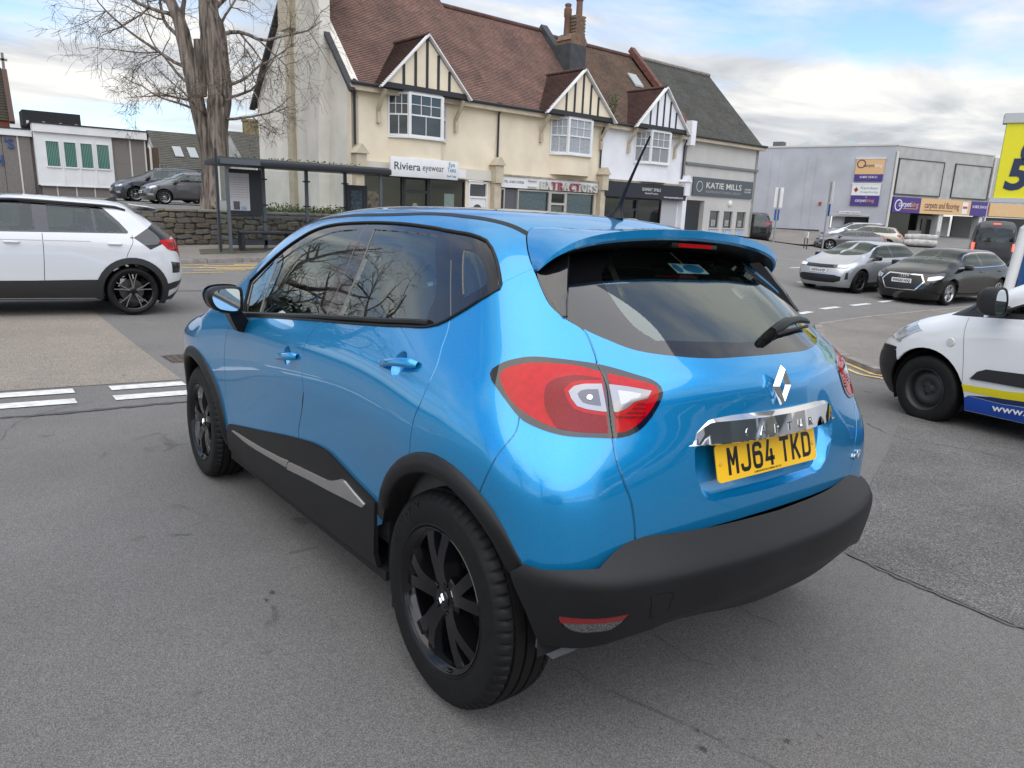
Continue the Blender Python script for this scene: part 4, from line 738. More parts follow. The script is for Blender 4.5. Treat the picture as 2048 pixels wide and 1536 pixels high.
def paint_mat(name, col, col2=None, metal=.35, rough=.32, flake=True):
    if name in MATS: return MATS[name]
    m = mat(name, col, rough, metal, coat=1.0); nt = m.node_tree; b = nt.nodes['Principled BSDF']; N = nt.nodes.new; L = nt.links.new
    b.inputs['Coat Roughness'].default_value = .012; b.inputs['Coat IOR'].default_value = 1.62
    if flake:
        tc = N('ShaderNodeTexCoord'); t = N('ShaderNodeTexNoise'); t.inputs['Scale'].default_value = 900; t.inputs['Detail'].default_value = 1
        L(tc.outputs['Object'], t.inputs['Vector'])
        r = N('ShaderNodeValToRGB'); r.color_ramp.elements[0].position = .35; r.color_ramp.elements[1].position = .7
        r.color_ramp.elements[0].color = (*[c * .8 for c in col], 1); r.color_ramp.elements[1].color = (*[min(c * 1.25, 1) for c in col], 1)
        L(t.outputs['Fac'], r.inputs[0]); L(r.outputs[0], b.inputs['Base Color'])
    return m
M_BLUE = paint_mat('blue_metallic_paint', (.001, .295, .65), metal=.62, rough=.28)
M_GLOSSBLK = mat('gloss_black', (.005, .005, .006), .03, coat=.55, spec=.7)
M_WHEELBLK = mat('gloss_black_alloy', (.004, .004, .005), .10, coat=.2, spec=.4)
M_PLASTIC = mat('black_bumper_plastic', (.0085, .0085, .009), .44, spec=.32, noise=(6, .2), bump=(700, .06))
M_SATIN = mat('satin_black_trim', (.008, .008, .008), .38, spec=.3)
M_DARK = mat('dark_void', (.004, .004, .004), .9)
M_CHROME = mat('chrome', (.82, .82, .82), .035, metal=1.)
M_ALU = mat('brushed_aluminium_trim', (.74, .73, .71), .13, metal=1.)
M_GLASS = glass_mat('car_window_glass', (.86, .93, .90), 2.35)
M_GLASS_D = glass_mat('tinted_rear_glass', (.86, .93, .90), 2.5)
M_RED = mat('red_lamp_lens', (.46, .001, .004), .08, spec=.25, coat=.35, noise=(60, .12, 2))
M_RED_D = mat('dark_red_lamp_lens', (.22, .001, .003), .10, spec=.25, coat=.3, noise=(420, .35, 1))
M_LAMPW = mat('clear_lamp_lens', (.26, .26, .28), .12, metal=.9, coat=.6)
M_RUBBER = mat('tyre_rubber', (.0075, .0075, .0075), .6, spec=.25, noise=(18, .25), bump=(240, .1))
M_INT = mat('interior_cloth', (.12, .12, .125), .85, noise=(220, .12))
M_INTG = mat('interior_grey_plastic', (.11, .11, .112), .6)
M_LINER = mat('headlining', (.62, .61, .57), .9)
def wheel(name, parent, loc, R, width, rimR, spokes, mrim, side=1, hero=False, nseg=64, mtyre=None):
    """one road wheel, axle along y; side=+1 has its face towards +y"""
    w = bpy.data.objects.new(name, None); COL.objects.link(w); w.parent = parent; w.location = loc
    if side < 0: w.rotation_euler = (0, 0, math.pi)
    h = width / 2; n = 300 if hero else nseg
    prof = [(rimR - .012, h * .80), (rimR + .004, h * .93), (rimR + .020, h * .985), (rimR + (R - rimR) * .45, h * 1.03), (R - .030, h * .985), (R - .016, h * .90), (R - .006, h * .80), (R - .003, h * .62)]
    if hero:
        tr = [(R - .003, h * .62), (R - .011, h * .61), (R - .011, h * .54), (R - .001, h * .53), (R, h * .24), (R - .011, h * .23), (R - .011, h * .15), (R, h * .14)]
        prof = [(rimR - .012, h * .80), (rimR + .002, h * .93), (rimR + .008, h * .985), (rimR + .013, h * .97), (rimR + .018, h * .99), (rimR + (R - rimR) * .5, h * 1.03), (R - .036, h * 1.0), (R - .033, h * .995), (R - .030, h * .975), (R - .018, h * .91), (R - .007, h * .80)] + tr
    full = prof + [(r, -t) for r, t in prof[::-1]]
    k = len(full); v = []; ang = np.linspace(0, 2 * math.pi, n, endpoint=False)
    for r, t in full:
        for j, a in enumerate(ang):
            rr, tt = r, t
            if hero and r > R - .03 and abs(t) > h * .6:
                if j % 5 == 0: rr -= .0065
            v.append((rr * math.cos(a), tt, rr * math.sin(a)))
    f = [(i * n + j, i * n + (j + 1) % n, (i + 1) * n + (j + 1) % n, (i + 1) * n + j) for i in range(k - 1) for j in range(n)]
    mb = MB().add(v, f); mb.build('tyre', mtyre or M_RUBBER, w, smooth=True, auto=38)
    # rim barrel, lip
    MB().lathe([(rimR - .012, h * .82), (rimR - .004, h * .95), (rimR + .001, h * .97), (rimR + .003, h * .94), (rimR - .010, h * .90), (rimR - .022, h * .62), (rimR - .03, h * .1), (rimR - .02, -h * .8)], n=nseg).build('rim', mrim, w, smooth=True, auto=50)
    MB().lathe([(.0, -h * .1), (rimR * .62, -h * .1), (rimR * .62, -h * .25), (0, -h * .25)], n=40).build('brake_disc', mat('brake_disc', (.10, .10, .10), .4, metal=.8), w, smooth=True)
    spokes(w, rimR, h, mrim)
    return w
def spoke_bar(mb, path, widths, tops, thick, nside=None):
    """tapered bar in the wheel plane: path [(r, angle)], widths, tops = face height along axle"""
    L_ = []; R_ = []
    pts = [np.array((r * math.cos(a), r * math.sin(a))) for r, a in path]
    for i, p in enumerate(pts):
        d = pts[min(i + 1, len(pts) - 1)] - pts[max(i - 1, 0)]; d = d / np.linalg.norm(d); q = np.array((-d[1], d[0])) * widths[i] / 2
        L_.append(p + q); R_.append(p - q)
    v = []; f = []
    for i in range(len(pts)):
        c = .55
        m = (L_[i] + R_[i]) / 2
        for q, t in ((L_[i], tops[i] - thick), (m + (L_[i] - m) * c, tops[i]), (m + (R_[i] - m) * c, tops[i]), (R_[i], tops[i] - thick)):
            v.append((q[0], t, q[1]))
    k = len(pts)
    for i in range(k - 1):
        for j in range(3): f.append((i * 4 + j, i * 4 + j + 1, (i + 1) * 4 + j + 1, (i + 1) * 4 + j))
        f.append((i * 4 + 3, i * 4, (i + 1) * 4, (i + 1) * 4 + 3))
    f += [(0, 1, 2, 3), tuple((k - 1) * 4 + j for j in (3, 2, 1, 0))]
    mb.add(v, f)
def spokes_hero(w, rimR, h, m):
    for i in range(5):
        a = 2 * math.pi * i / 5 + .16; mb = MB()
        for sg in (-1, 1):
            spoke_bar(mb, [(.028, a + sg * .30), (.075, a + sg * .13), (.115, a + sg * .13), (.155, a + sg * .19), (.19, a + sg * .22), (rimR - .004, a + sg * .21)], [.060, .066, .066, .064, .068, .082], [h * .70, h * .84, h * .89, h * .88, h * .84, h * .78], .055)
        spoke_bar(mb, [(.176, a - .26), (.186, a - .1), (.186, a + .1), (.176, a + .26)], [.016, .014, .014, .016], [h * .52, h * .45, h * .45, h * .52], .03)
        mb.build('spoke', m, w, smooth=True, auto=25)
    MB().lathe([(0, h * .74), (.062, h * .74), (.075, h * .68), (.08, h * .4), (.0, h * .4)], n=36).build('hub', m, w, smooth=True, auto=30)
    for i in range(5):
        a = 2 * math.pi * i / 5 + .5
        MB().lathe([(.004, h * .745), (.009, h * .75), (.011, h * .72), (.0115, h * .74)], c=(.05 * math.cos(a), 0.003, .05 * math.sin(a)), n=10).build('wheel_bolt', M_SATIN, w, smooth=True)
    cap = MB().lathe([(0, h * .80), (.026, h * .80), (.029, h * .77), (.029, h * .7)], n=28).build('centre_cap', m, w, smooth=True, auto=30)
    diamond(MB(), .018, .0125, .005).xf(Matrix.Translation((0, h * .80 + .001, 0))).build('wheel_badge', M_CHROME, cap)
def diamond(mb, hz, hy, t, band=.42):
    """open chrome lozenge in the xz plane, facing +y"""
    o = [(0, hz), (hy, 0), (0, -hz), (-hy, 0)]; i = [(x * (1 - band * 1.15), z * (1 - band)) for x, z in o]; mid = [((a[0] + b[0]) / 2, (a[1] + b[1]) / 2) for a, b in zip(o, i)]
    v = [(x, 0, z) for x, z in o] + [(x, t, z) for x, z in mid] + [(x, t * .15, z) for x, z in i]
    f = []
    for a in range(4):
        b = (a + 1) % 4; f += [(a, b, 4 + b, 4 + a), (4 + a, 4 + b, 8 + b, 8 + a)]
    return mb.add(v, f)
def build_hero():
    car = thing('crossover_car', 'metallic blue compact crossover with black wheels and yellow rear plate', 'car', matrix=CAR_M)
    B = HeroShell(); st = .012
    R_ = HERO['REG']; Gp = HERO['GAP']
    rg = []
    for k, w in (('split', .0035), ('hatch_side', .0065), ('hatch_low', .0065), ('bumper_seam', .004), ('door_rear', .005), ('door_mid', .005), ('door_front', .005), ('pillar_base', .005), ('hatch_top', .006), ('bonnet_side', .005), ('fender_front', .004), ('pillar_screen', .005)):
        rg.append(('panel_gap', strip(Gp[k], w, st), M_DARK, -.011, False))
    rg.append(('roof_strip', strip(R_['roof_strip'], .024, .02), M_SATIN, .001, False))
    P = lambda k: segpoly(R_[k], st)
    rg.append(('glass_surround', P('side_glass_surround'), M_GLOSSBLK, -.002, False))
    for k, nm in (('front_window', 'side_window'), ('front_quarter_light', 'quarter_light'), ('rear_window', 'side_window'), ('quarter_window', 'quarter_window')):
        rg.append((nm, P(k), M_GLASS, -.006, False))
    for k_ in ('door_mid_upper', 'door_rear_upper'): rg.append(('panel_gap', strip(Gp[k_], .0045, st), M_DARK, -.008, False))
    rg.append(('windscreen', P('windscreen'), M_GLASS, -.004, True))
    rg.append(('pillar_trim', P('pillar_trim'), M_GLOSSBLK, .003, False))
    rg.append(('rear_glass_border', P('rear_glass_border'), M_GLOSSBLK, -.003, True))
    rg.append(('rear_window', P('rear_clear_glass'), M_GLASS_D, -.003, True))
    rg.append(('tail_lamp', P('lamp_black'), M_GLOSSBLK, .003, False))
    rg.append(('lamp_lens', P('lens_left'), M_RED, .004, False, 'tail_lamp')); rg.append(('lamp_lens', P('lens_right'), M_RED, .004, False, 'tail_lamp'))
    rg.append(('lamp_inner_lens', P('lens_inner'), M_RED_D, .006, False, 'tail_lamp'))
    wq = None
    lr = P('lens_right'); p0r = lr.min(0); p1r = lr.max(0)
    for k in range(6):
        f_ = .12 + k * .075; q_ = np.array([(p0r[0] + .30 * (p1r[0] - p0r[0]), p0r[1] + f_ * (p1r[1] - p0r[1])), (p1r[0] - .02, p0r[1] + (f_ - .01) * (p1r[1] - p0r[1]))]); rb = strip(q_, .0035, .01)
        if inpoly(rb.mean(0)[None], lr)[0] and inpoly(q_[:1] * .93 + q_[1:] * .07, lr)[0] and inpoly(q_[:1] * .07 + q_[1:] * .93, lr)[0]: rg.append(('lamp_rib', rb, M_RED_D, .0075, False, 'tail_lamp'))
    for k_ in ('white_left', 'white_right'): q_ = P(k_); c_ = np.array(R_['white_left'][1][0]) * .5 + np.array(R_['white_left'][1][-1]) * .5; rg.append(('lamp_light_guide', c_ + (q_ - c_) * (1.13, 1.28), M_RED, .0068, False, 'tail_lamp'))
    rg.append(('indicator_lens', P('white_left'), M_LAMPW, .008, False, 'tail_lamp')); rg.append(('reversing_lens', P('white_right'), M_LAMPW, .008, False, 'tail_lamp')); q_ = P('white_left'); c_ = q_.mean(0); rg.append(('indicator_bowl', c_ + (q_ - c_) * (.62, .60), mat('lamp_bowl', (.10, .10, .11), .1, metal=.9, coat=.8), .0075, False, 'tail_lamp')); q_ = P('white_right'); c_ = q_.mean(0); rg.append(('reversing_bowl', c_ + (q_ - c_) * (.55, .5), mat('frosted_lens', (.62, .63, .68), .3, coat=.6), .0085, False, 'tail_lamp'))
    rg.append(('panel_gap', strip(Gp['lamp_split'], .005, st), M_DARK, -.004, False))
    rg.append(('door_cladding', P('cladding'), M_PLASTIC, .012, False))
    rg.append(('panel_gap', strip(Gp['door_mid'][-4:] , .005, st), M_DARK, 0., False))
    rg.append(('chrome_strip', P('chrome_front'), M_ALU, .020, False, 'door_cladding')); rg.append(('chrome_strip', P('chrome_rear'), M_ALU, .020, False, 'door_cladding'))
    rg.append(('arch', P('arch_rear'), None, 0, False)); rg.append(('arch', P('arch_front'), None, 0, False))
    # everything under the bumper line / sill is left to the bumper and floor
    q = segpoly(R_['low_rear'], st); e = [(q[-1][0] - .2, q[-1][1]), (q[-1][0] - .2, -.9), (q[0][0] + .02, -.9)]
    rg.append(('under', np.vstack([q, e]), None, 0, False)); rg.append(('under', np.array([(-1.3, -1.2), (-1.3, -.40), (.46, -.46), (.46, -1.2)]), None, 0, False))
    sb = B.cuv([(.2, .235), (1.2, .235), (2.0, .24), (2.3, .25)], 's'); rg.append(('under', np.vstack([sb, [(2.3, -.9), (.2, -.9)]]), None, 0, False))
    fr = B.uv([(2.3, .83, .2)])[0]; fl = [(2.25, fr[1]), (3.0, -.58), (4.2, -.55), (4.2, -.9), (2.25, -.9)]; rg.append(('under', np.array(fl), None, 0, False))
    # plate recess in the tailgate
    rec = [(0, .862), (.2, .862), (.345, .862), (.360, .85), (.357, .79), (.325, .725), (.300, .700), (.27, .690), (.15, .688), (0, .686)]
    ru = B.cuv(rec, 'r'); rg.append(('recess', np.vstack([ru, [(ru[-1][0] - .2, ru[-1][1]), (ru[0][0] - .2, ru[0][1])]]), None, 0, False))
    for x_, z_ in ((.28, .999), (1.20, .9025)): rg.append(('handle_pocket', B.cuv([(x_ + .040 * math.cos(t), z_ + .042 * math.sin(t)) for t in np.linspace(0, 2 * math.pi, 28)[:-1]], 's'), None, 0, False))
    U = lambda x, y, z: B.uv([(x, y, z)])[0]
    seeds = [('roof', (1.0, 1.4), M_BLUE, 0, True), ('cant_rail', U(.5, .55, 1.46), M_BLUE, 0, False), ('quarter_panel', U(.0, .85, .9), M_BLUE, 0, False),
             ('door', U(.6, .85, .8), M_BLUE, 0, False), ('door', U(1.5, .85, .8), M_BLUE, 0, False), ('front_wing', U(2.3, .86, .8), M_BLUE, 0, False),
             ('bumper_corner', U(-.38, .8, .7), M_BLUE, 0, False), ('tailgate', U(-.52, .3, .95), M_BLUE, 0, True), ('tailgate_top', U(-.02, .4, 1.43), M_BLUE, 0, True), ('bonnet', U(2.8, .3, 1.0), M_BLUE, 0, True),
             ('front_bumper', U(3.4, .3, .5), M_BLUE, 0, True)]
    d = carve(B, rg, seeds, car, M_BLUE, grid=.028, step=st)
    # door skins carry their handles
    # ---- bumper
    K = HeroBumper(); UB = HERO['UB']; bp = segpoly(UB['bumper'], .015); bp[:, 0] = np.maximum(bp[:, 0], K.s0 - math.pi / 2)
    dom = (K.s0 - math.pi / 2, .75, -.85, .15)
    inv = np.array([(dom[0], dom[2]), (dom[1], dom[2]), (dom[1], dom[3]), (dom[0], dom[3])])
    carve(K, [('none', inv, None, 0, True), ('rear_bumper', bp, M_PLASTIC, 0, True), ('fog_lamp_recess', segpoly(UB['fog'], .01), M_GLOSSBLK, -.004, False),
              ('fog_lamp', segpoly(UB['fog'], .01) * .94 + segpoly(UB['fog'], .01).mean(0) * .06, mat('clear_reflector', (.07, .065, .065), .2, noise=(300, .7, 1), coat=.6), -.002, False), ('reflector', segpoly(UB['fog_red'], .01), mat('dark_red_reflector', (.16, .006, .008), .12, coat=.8), -.001, False),
              ('panel_gap', strip(UB['tow_cover'][0], .003, .01), M_DARK, -.003, False)], [], car, None, grid=.017, dom=dom, rim=.03)
    return car, B, K, d
def grid_mesh(name, rows, m, parent, close=False, smooth=True, auto=35, both=False):
    """rows: list of equal-length lists of points -> skin"""
    k = len(rows[0]); mb = MB(); v = [p for r in rows for p in r]; f = []
    for i in range(len(rows) - (0 if close else 1)):
        for j in range(k - 1): f.append((i * k + j, i * k + j + 1, ((i + 1) % len(rows)) * k + j + 1, ((i + 1) % len(rows)) * k + j))
    return mb.add(v, f).build(name, m, parent, smooth=smooth, auto=auto)
def hero_details(car, B, K, d):
    mir = Matrix.Scale(-1, 4, (0, 1, 0))
    # ---- wheel arch flares
    ar = np.array(HERO['REG']['arch_rear'][0][:15]); au = smooth_poly(ar, False, .03); Pr = B.pt(au)
    fa = np.array(HERO['REG']['arch_front'][0][:18]); Pf = B.pt(smooth_poly(fa, False, .03))
    for s in (1, -1):
        for P, cx in ((Pr, 0.), (Pf, 2.606)):
            rows = []
            for i, p in enumerate(P):
                r = np.hypot(p[0] - cx, p[2] - .335); k = (r - .058) / r; e = min(1, min(i, len(P) - 1 - i) / 4 + .35)
                q = np.array((cx + (p[0] - cx) * k, p[1], .335 + (p[2] - .335) * k)); g = lambda t, dy: tuple((p * (1 - t) + q * t + np.array((0, dy, 0))) * (1, s, 1))
                rows.append([g(-.10, -.02), g(-.02, .003), g(.10, .012 * e), g(.5, .022 * e), g(.88, .018 * e), g(1, .010), g(1.03, -.015), g(1.0, -.07)])
            grid_mesh('wheel_arch_trim', rows, M_PLASTIC, car, auto=60)
            # inner liner
            rows = [[(cx + .405 * math.cos(a), s * y, .335 + .405 * math.sin(a)) for y in (.80, .70, .50)] for a in np.linspace(-.35, math.pi + .02, 24)]
            grid_mesh('wheel_arch_liner', rows, M_DARK, car)
            MB().box(cx - .40, cx + .42, min(s * .50, s * .49), max(s * .50, s * .49), .36, .80).build('inner_wing', M_DARK, car)
            MB().box(cx + .36, cx + .375, min(s * .64, s * .80), max(s * .64, s * .80), .13, .36).build('mud_flap', M_SATIN, car) if cx == 0 else None
    for x in (0, 2.606):
        for s in (1, -1):
            wheel('wheel', car, (x, s * .752, .3285), .3285, .205, .218, spokes_hero, M_WHEELBLK, s, hero=True)
    for i_, ch_ in enumerate('X-Privilo'):
        a_ = RAD(62 - i_ * 5.2); r_ = .266; v_, f_ = text_mesh(ch_, .042, .0006, .0006)
        if v_: raw('tyre_lettering', [((r_ + p_[1]) * math.cos(a_) + p_[0] * math.sin(a_), .8575 + p_[2], .3285 + (r_ + p_[1]) * math.sin(a_) - p_[0] * math.cos(a_)) for p_ in [(-q_[0], q_[1], q_[2]) for q_ in v_]], f_, M_SATIN, car)
    # ---- floor and underbody
    MB().box(.3, 3.0, -.60, .60, .21, .24).build('floor_pan', M_DARK, car); MB().box(-.50, .3, -.49, .49, .40, .43).build('boot_floor', M_DARK, car)
    MB().box(.42, 2.2, -.80, .80, .205, .24).build('sill_floor', M_DARK, car)
    # ---- roof spoiler
    def arcp(P, n):
        P = np.asarray(P); l = np.concatenate([[0], np.cumsum(np.linalg.norm(np.diff(P, axis=0), axis=1))]); t = np.linspace(0, l[-1], n); return np.stack([np.interp(t, l, P[:, i]) for i in range(P.shape[1])], -1)
    NS = 36; A0 = B.pt(smooth_poly(np.array(HERO['GAP']['hatch_top']), False, .01)); A1 = B.pt(smooth_poly(np.array(HERO['GAP']['hatch_side'][:5]), False, .01))
    A = arcp(np.vstack([A0, A1[1:]]), NS); lipc = smooth_poly(np.array([(-.190, 0, 1.453), (-.183, .19, 1.447), (-.165, .36, 1.431), (-.148, .47, 1.408), (-.128, .535, 1.378), (-.100, .566, 1.345), (-.072, .578, 1.312)]), False, .01); Lp = arcp(lipc, NS)
    Nn = B.nrm(A); A = A * .985 + Lp * .015 + Nn * .0015; half = []; halfu = []
    for i in range(NS):
        a_, l_ = A[i], Lp[i]; e = 1 - (i / (NS - 1)) ** 6; up_ = np.array((0, 0, 1.)) * .010 * e
        half.append([a_ - Nn[i] * .012, a_, a_ * .66 + l_ * .34 + up_ * .8, a_ * .3 + l_ * .7 + up_ * .7, a_ * .06 + l_ * .94 + np.array((0, 0, .002)), l_, l_ + np.array((.001, 0, -.021 * e - .003)), l_ + np.array((.010, 0, -.028 * e - .004))])
        halfu.append([l_ + np.array((.010, 0, -.0285 * e - .004)), l_ + np.array((.05, -.006 * (i / NS), -.042 * e - .006)), l_ + np.array((.13, -.02 * (i / NS), -.052 * e - .01)), l_ + np.array((.25, -.03 * (i / NS), -.046 * e - .01))])
    mirr = lambda R_: [[tuple(p * np.array((1, -1, 1))) for p in r] for r in R_[:0:-1]] + [[tuple(p) for p in r] for r in R_]
    grid_mesh('spoiler', mirr(half), M_BLUE, car, auto=30); grid_mesh('spoiler_underside', mirr(halfu), M_SATIN, car, auto=40)
    for s in (1, -1):       # black blades that close the spoiler ends down to the glass corner
        e3 = smooth_poly(np.array(HERO['REG']['pillar_trim'][1]), False, .02); e3 = e3[np.linspace(0, len(e3) - 1, 12).astype(int)]; b3_ = smooth_poly(np.array(HERO['REG']['pillar_trim'][2])[::-1], False, .02); b3_ = b3_[np.linspace(0, len(b3_) - 1, 12).astype(int)]
        ed = B.pt(e3); ed = ed + B.nrm(ed) * np.linspace(.055, .006, 12)[:, None]; bk = B.pt(b3_); bk = bk + B.nrm(bk) * .004
        grid_mesh('spoiler_blade', [[(b_[0], s * b_[1], b_[2]), (e_[0] * .5 + b_[0] * .5, s * (e_[1] * .5 + b_[1] * .5 + .006), (e_[2] + b_[2]) / 2), (e_[0], s * e_[1], e_[2]), (e_[0] + .004, s * (e_[1] - .010), e_[2]), (e_[0] + .07, s * (e_[1] - .025), e_[2] - .03)] for e_, b_ in zip(ed, bk)], M_GLOSSBLK, car, auto=50)
    sp = MB().box(-.168, -.12, -.115, .115, 1.396, 1.412).build('high_brake_lamp', M_SATIN, car, bevel=.003)
    MB().box(-.1695, -.125, -.085, .085, 1.3985, 1.4095).build('brake_lamp_lens', M_RED, sp)
    # ---- plate recess
    rec = [(0, .862), (.2, .862), (.345, .862), (.360, .85), (.357, .79), (.325, .725), (.300, .700), (.27, .690), (.15, .688), (0, .686)]
    ro = B.cast(smooth_poly(rec, False, .02), 'r'); rows = []
    def full(pl): return [tuple(p) for p in pl] + [(p[0], -p[1], p[2]) for p in pl[::-1]]
    c0 = np.array((0, 0, .775))
    inn = np.array([(-.503 + (p[2] - .69) * .22 + .004, p[1] * .93, c0[2] + (p[2] - c0[2]) * .93) for p in ro])
    mid = ro * .8 + inn * .2; mid[:, 0] += .006
    L3 = [full(ro + np.array((.0, 0, 0))), full(mid), full(inn * [1, 1.02, 1.01]), full(inn)]
    n = len(L3[0]); v = [p for l in L3 for p in l]; f = [(i * n + j, i * n + (j + 1) % n, (i + 1) * n + (j + 1) % n, (i + 1) * n + j) for i in range(3) for j in range(n)] + [tuple(range(3 * n, 4 * n))]
    MB().add(v, f).build('plate_recess', M_BLUE, car, smooth=True, auto=55)
    # ---- number plate
    px, pz, tl = -.521, .739, .24
    Mp = Matrix(((0, 0, -math.cos(tl), px), (-1, 0, 0, 0), (0, 0, 0, 0), (0, 0, 0, 1)))
    up = Vector((math.sin(tl), 0, math.cos(tl))); rt = Vector((0, -1, 0)); nn = rt.cross(up); o = Vector((px, 0, pz))
    def onp(a, b, c): return o + rt * a + up * b + nn * c
    oc = []
    for cx, cy, a0 in ((.245, .096, 0), (-.245, .096, 90), (-.245, .015, 180), (.245, .015, 270)):
        oc += [(cx + .015 * math.cos(RAD(a0 + t)), cy + .015 * math.sin(RAD(a0 + t))) for t in (0, 30, 60, 90)]
    n = len(oc); MBp = MB().add([onp(a, b, 0) for a, b in oc] + [onp(a, b, .003) for a, b in oc], [tuple(range(n)), tuple(range(2 * n - 1, n - 1, -1))] + [(i, (i + 1) % n, n + (i + 1) % n, n + i) for i in range(n)])
    plate = MBp.build('number_plate', mat('yellow_plate', (.92, .53, .008), .28, coat=.4), car)
    M_PT = mat('plate_lettering', (.006, .006, .007), .3)
    GL = {'M': ('p', [[(0, 0), (0, 79), (13, 79), (25, 45), (37, 79), (50, 79), (50, 0), (37, 0), (37, 48), (29, 26), (21, 26), (13, 48), (13, 0)]]),
          'J': ('r', [[(43.5, 79), (43.5, 20), (41, 11), (34, 6.5), (16, 6.5), (9, 11), (6.5, 20), (6.5, 25)]]), '6': ('r', [[(43.5, 58), (41, 68), (34, 72.5), (16, 72.5), (9, 68), (6.5, 59), (6.5, 20), (9, 11), (16, 6.5), (34, 6.5), (41, 11), (43.5, 20), (43.5, 32), (41, 41), (34, 45.5), (13, 45.5)]]),
          '4': ('r', [[(24, 79), (8, 21.5), (50, 21.5)], [(35, 50), (35, 0)]]), 'T': ('r', [[(0, 72.5), (50, 72.5)], [(25, 66), (25, 0)]]), 'K': ('r', [[(6.5, 79), (6.5, 0)], [(44, 79), (13, 34)], [(18, 46), (44, 0)]]), 'D': ('r', [[(6.5, 40), (6.5, 6.5), (31, 6.5), (40, 11), (43.5, 20), (43.5, 59), (40, 68), (31, 72.5), (6.5, 72.5), (6.5, 40)]])}
    def ribbon(q, w):
        q = np.array(q, float); n = len(q); L_ = []; R2 = []
        for i in range(n):
            d0 = q[i] - q[max(i - 1, 0)]; d1 = q[min(i + 1, n - 1)] - q[i]; d0 = d0 / (np.linalg.norm(d0) or 1); d1 = d1 / (np.linalg.norm(d1) or 1); d_ = d0 + d1; d_ /= np.linalg.norm(d_); nn_ = np.array((-d_[1], d_[0])); k_ = w / 2 / max(abs(nn_ @ np.array((-d1[1], d1[0])) if np.linalg.norm(d1) > .5 else 1), .5)
            L_.append(q[i] + nn_ * k_); R2.append(q[i] - nn_ * k_)
        return [[L_[i], L_[i + 1], R2[i + 1], R2[i]] for i in range(n - 1)]
    x = -.2075
    for c_ in 'MJ64 TKD':
        if c_ == ' ': x += .022; continue
        kd, shp = GL[c_]; polys_ = shp if kd == 'p' else [r_ for q in shp for r_ in ribbon(q, 13)]; mb = MB()
        for pl_ in polys_: mb.add([onp(x + p_[0] * .001, .016 + p_[1] * .001, .0036) for p_ in pl_], [tuple(range(len(pl_)))])
        mb.build('plate_character', M_PT, plate); x += .061
    lettering('plate_maker_name', 'LONDON MOTOR COMPANY EST LTD', M_PT, plate, onp(-.085, .005, .0032), rt, up, .009, .0004, 0, fit=.14)
    for s in (-1, 1): MB().lathe([(0, .004), (.007, .003), (.008, 0)], axis='z', n=14).xf(Matrix.Translation(onp(s * .242, .055, .003)) @ Matrix(((rt.x, up.x, nn.x, 0), (rt.y, up.y, nn.y, 0), (rt.z, up.z, nn.z, 0), (0, 0, 0, 1)))).build('plate_screw', mat('yellow_screw', (.75, .42, .05), .4), plate, smooth=True)
    # ---- chrome tailgate bar
    rows = []
    for y in np.linspace(-.385, .385, 41):
        a = abs(y) / .385; bx = -.528 + .055 * a * a; t = max(0, (a - .78) / .22); zt = .933 - .060 * t ** 1.3; zb = .858 + .003 * t
        rows.append([(bx + .02, y, zt + .002), (bx - .006, y, zt), (bx - .022, y, zt - .012 * (1 - .5 * t)), (bx - .027 + .004 * t, y, (zt + zb) / 2), (bx - .034 + .008 * t, y, zb + .003), (bx - .030, y, zb), (bx + .02, y, zb + .004)])
    bar = grid_mesh('tailgate_chrome_bar', rows, M_CHROME, car, auto=24)
    for i, ch in enumerate('CAPTUR'):
        y = .185 - i * .062 - (.0 if i < 3 else .002); bx = -.556 + .055 * (y / .385) ** 2
        lettering('chrome_letter', ch, M_CHROME, bar, (bx - .003, y, .8725), (0, -1, 0), (.22, 0, .976), .036, .003, .0004, fit=.024)
    # ---- badge
    bd = diamond(MB(), .060, .0385, .016).xf(Matrix.Translation((-.531, .012, 1.005)) @ Matrix.Rotation(RAD(90), 4, 'Z') @ Matrix.Rotation(RAD(6), 4, 'X')).build('tailgate_badge', M_CHROME, car)
    a = B.cast([(-.585, .683)], 'r') if False else B.cast([(.585, .683)], 'r')[0]
    nb = B.nrm(np.array([a]))[0]; nb[1] *= -1; rv = Vector((0, 0, 1)).cross(Vector(nb)).normalized()
    lettering('model_badge', 'dCi', M_CHROME, car, Vector((a[0], -a[1], a[2])) + Vector(nb) * .003 - rv * .02, rv, (0, 0, 1), .044, .003, .001)
    # ---- mirrors
    for s in (1, -1):
        mr = bpy.data.objects.new('door_mirror', None); COL.objects.link(mr); mr.parent = car
        ol = [(.885, 1.158), (.95, 1.160), (1.0, 1.150), (1.022, 1.125), (1.018, 1.085), (.99, 1.050), (.93, 1.034), (.885, 1.034), (.868, 1.05), (.868, 1.14)]
        ol = smooth_poly(ol, True, .012); c = ol.mean(0); rows = []
        for x, k in ((1.70, .80), (1.702, .90), (1.71, .97), (1.725, 1.0), (1.77, .99), (1.82, .90), (1.855, .70), (1.872, .42), (1.876, .06)):
            q = c + (ol - c) * k; rows.append([(x, s * (p[0]), p[1]) for p in q] + [(x, s * q[0][0], q[0][1])])
        grid_mesh('mirror_housing', rows[3:], M_BLUE if False else M_SATIN, mr, auto=50)
        grid_mesh('mirror_rim', rows[:4], M_SATIN, mr, auto=50)
        q = c + (ol - c) * .83; MB().add([(1.708, s * p[0], p[1]) for p in q], [tuple(range(len(q)))]).build('mirror_glass', mat('mirror_glass', (.75, .78, .8), .01, metal=1.), mr)
        q = [(1.735 + .142 * t, 1) for t in (0,)]
        rows = []
        for x, k in ((1.80, 1.012), (1.84, .90), (1.872, .62), (1.885, .1)):
            q = c + np.array((.0, .004)) + (ol - c) * k; rows.append([(x, s * p[0], p[1]) for p in q] + [(x, s * q[0][0], q[0][1])])
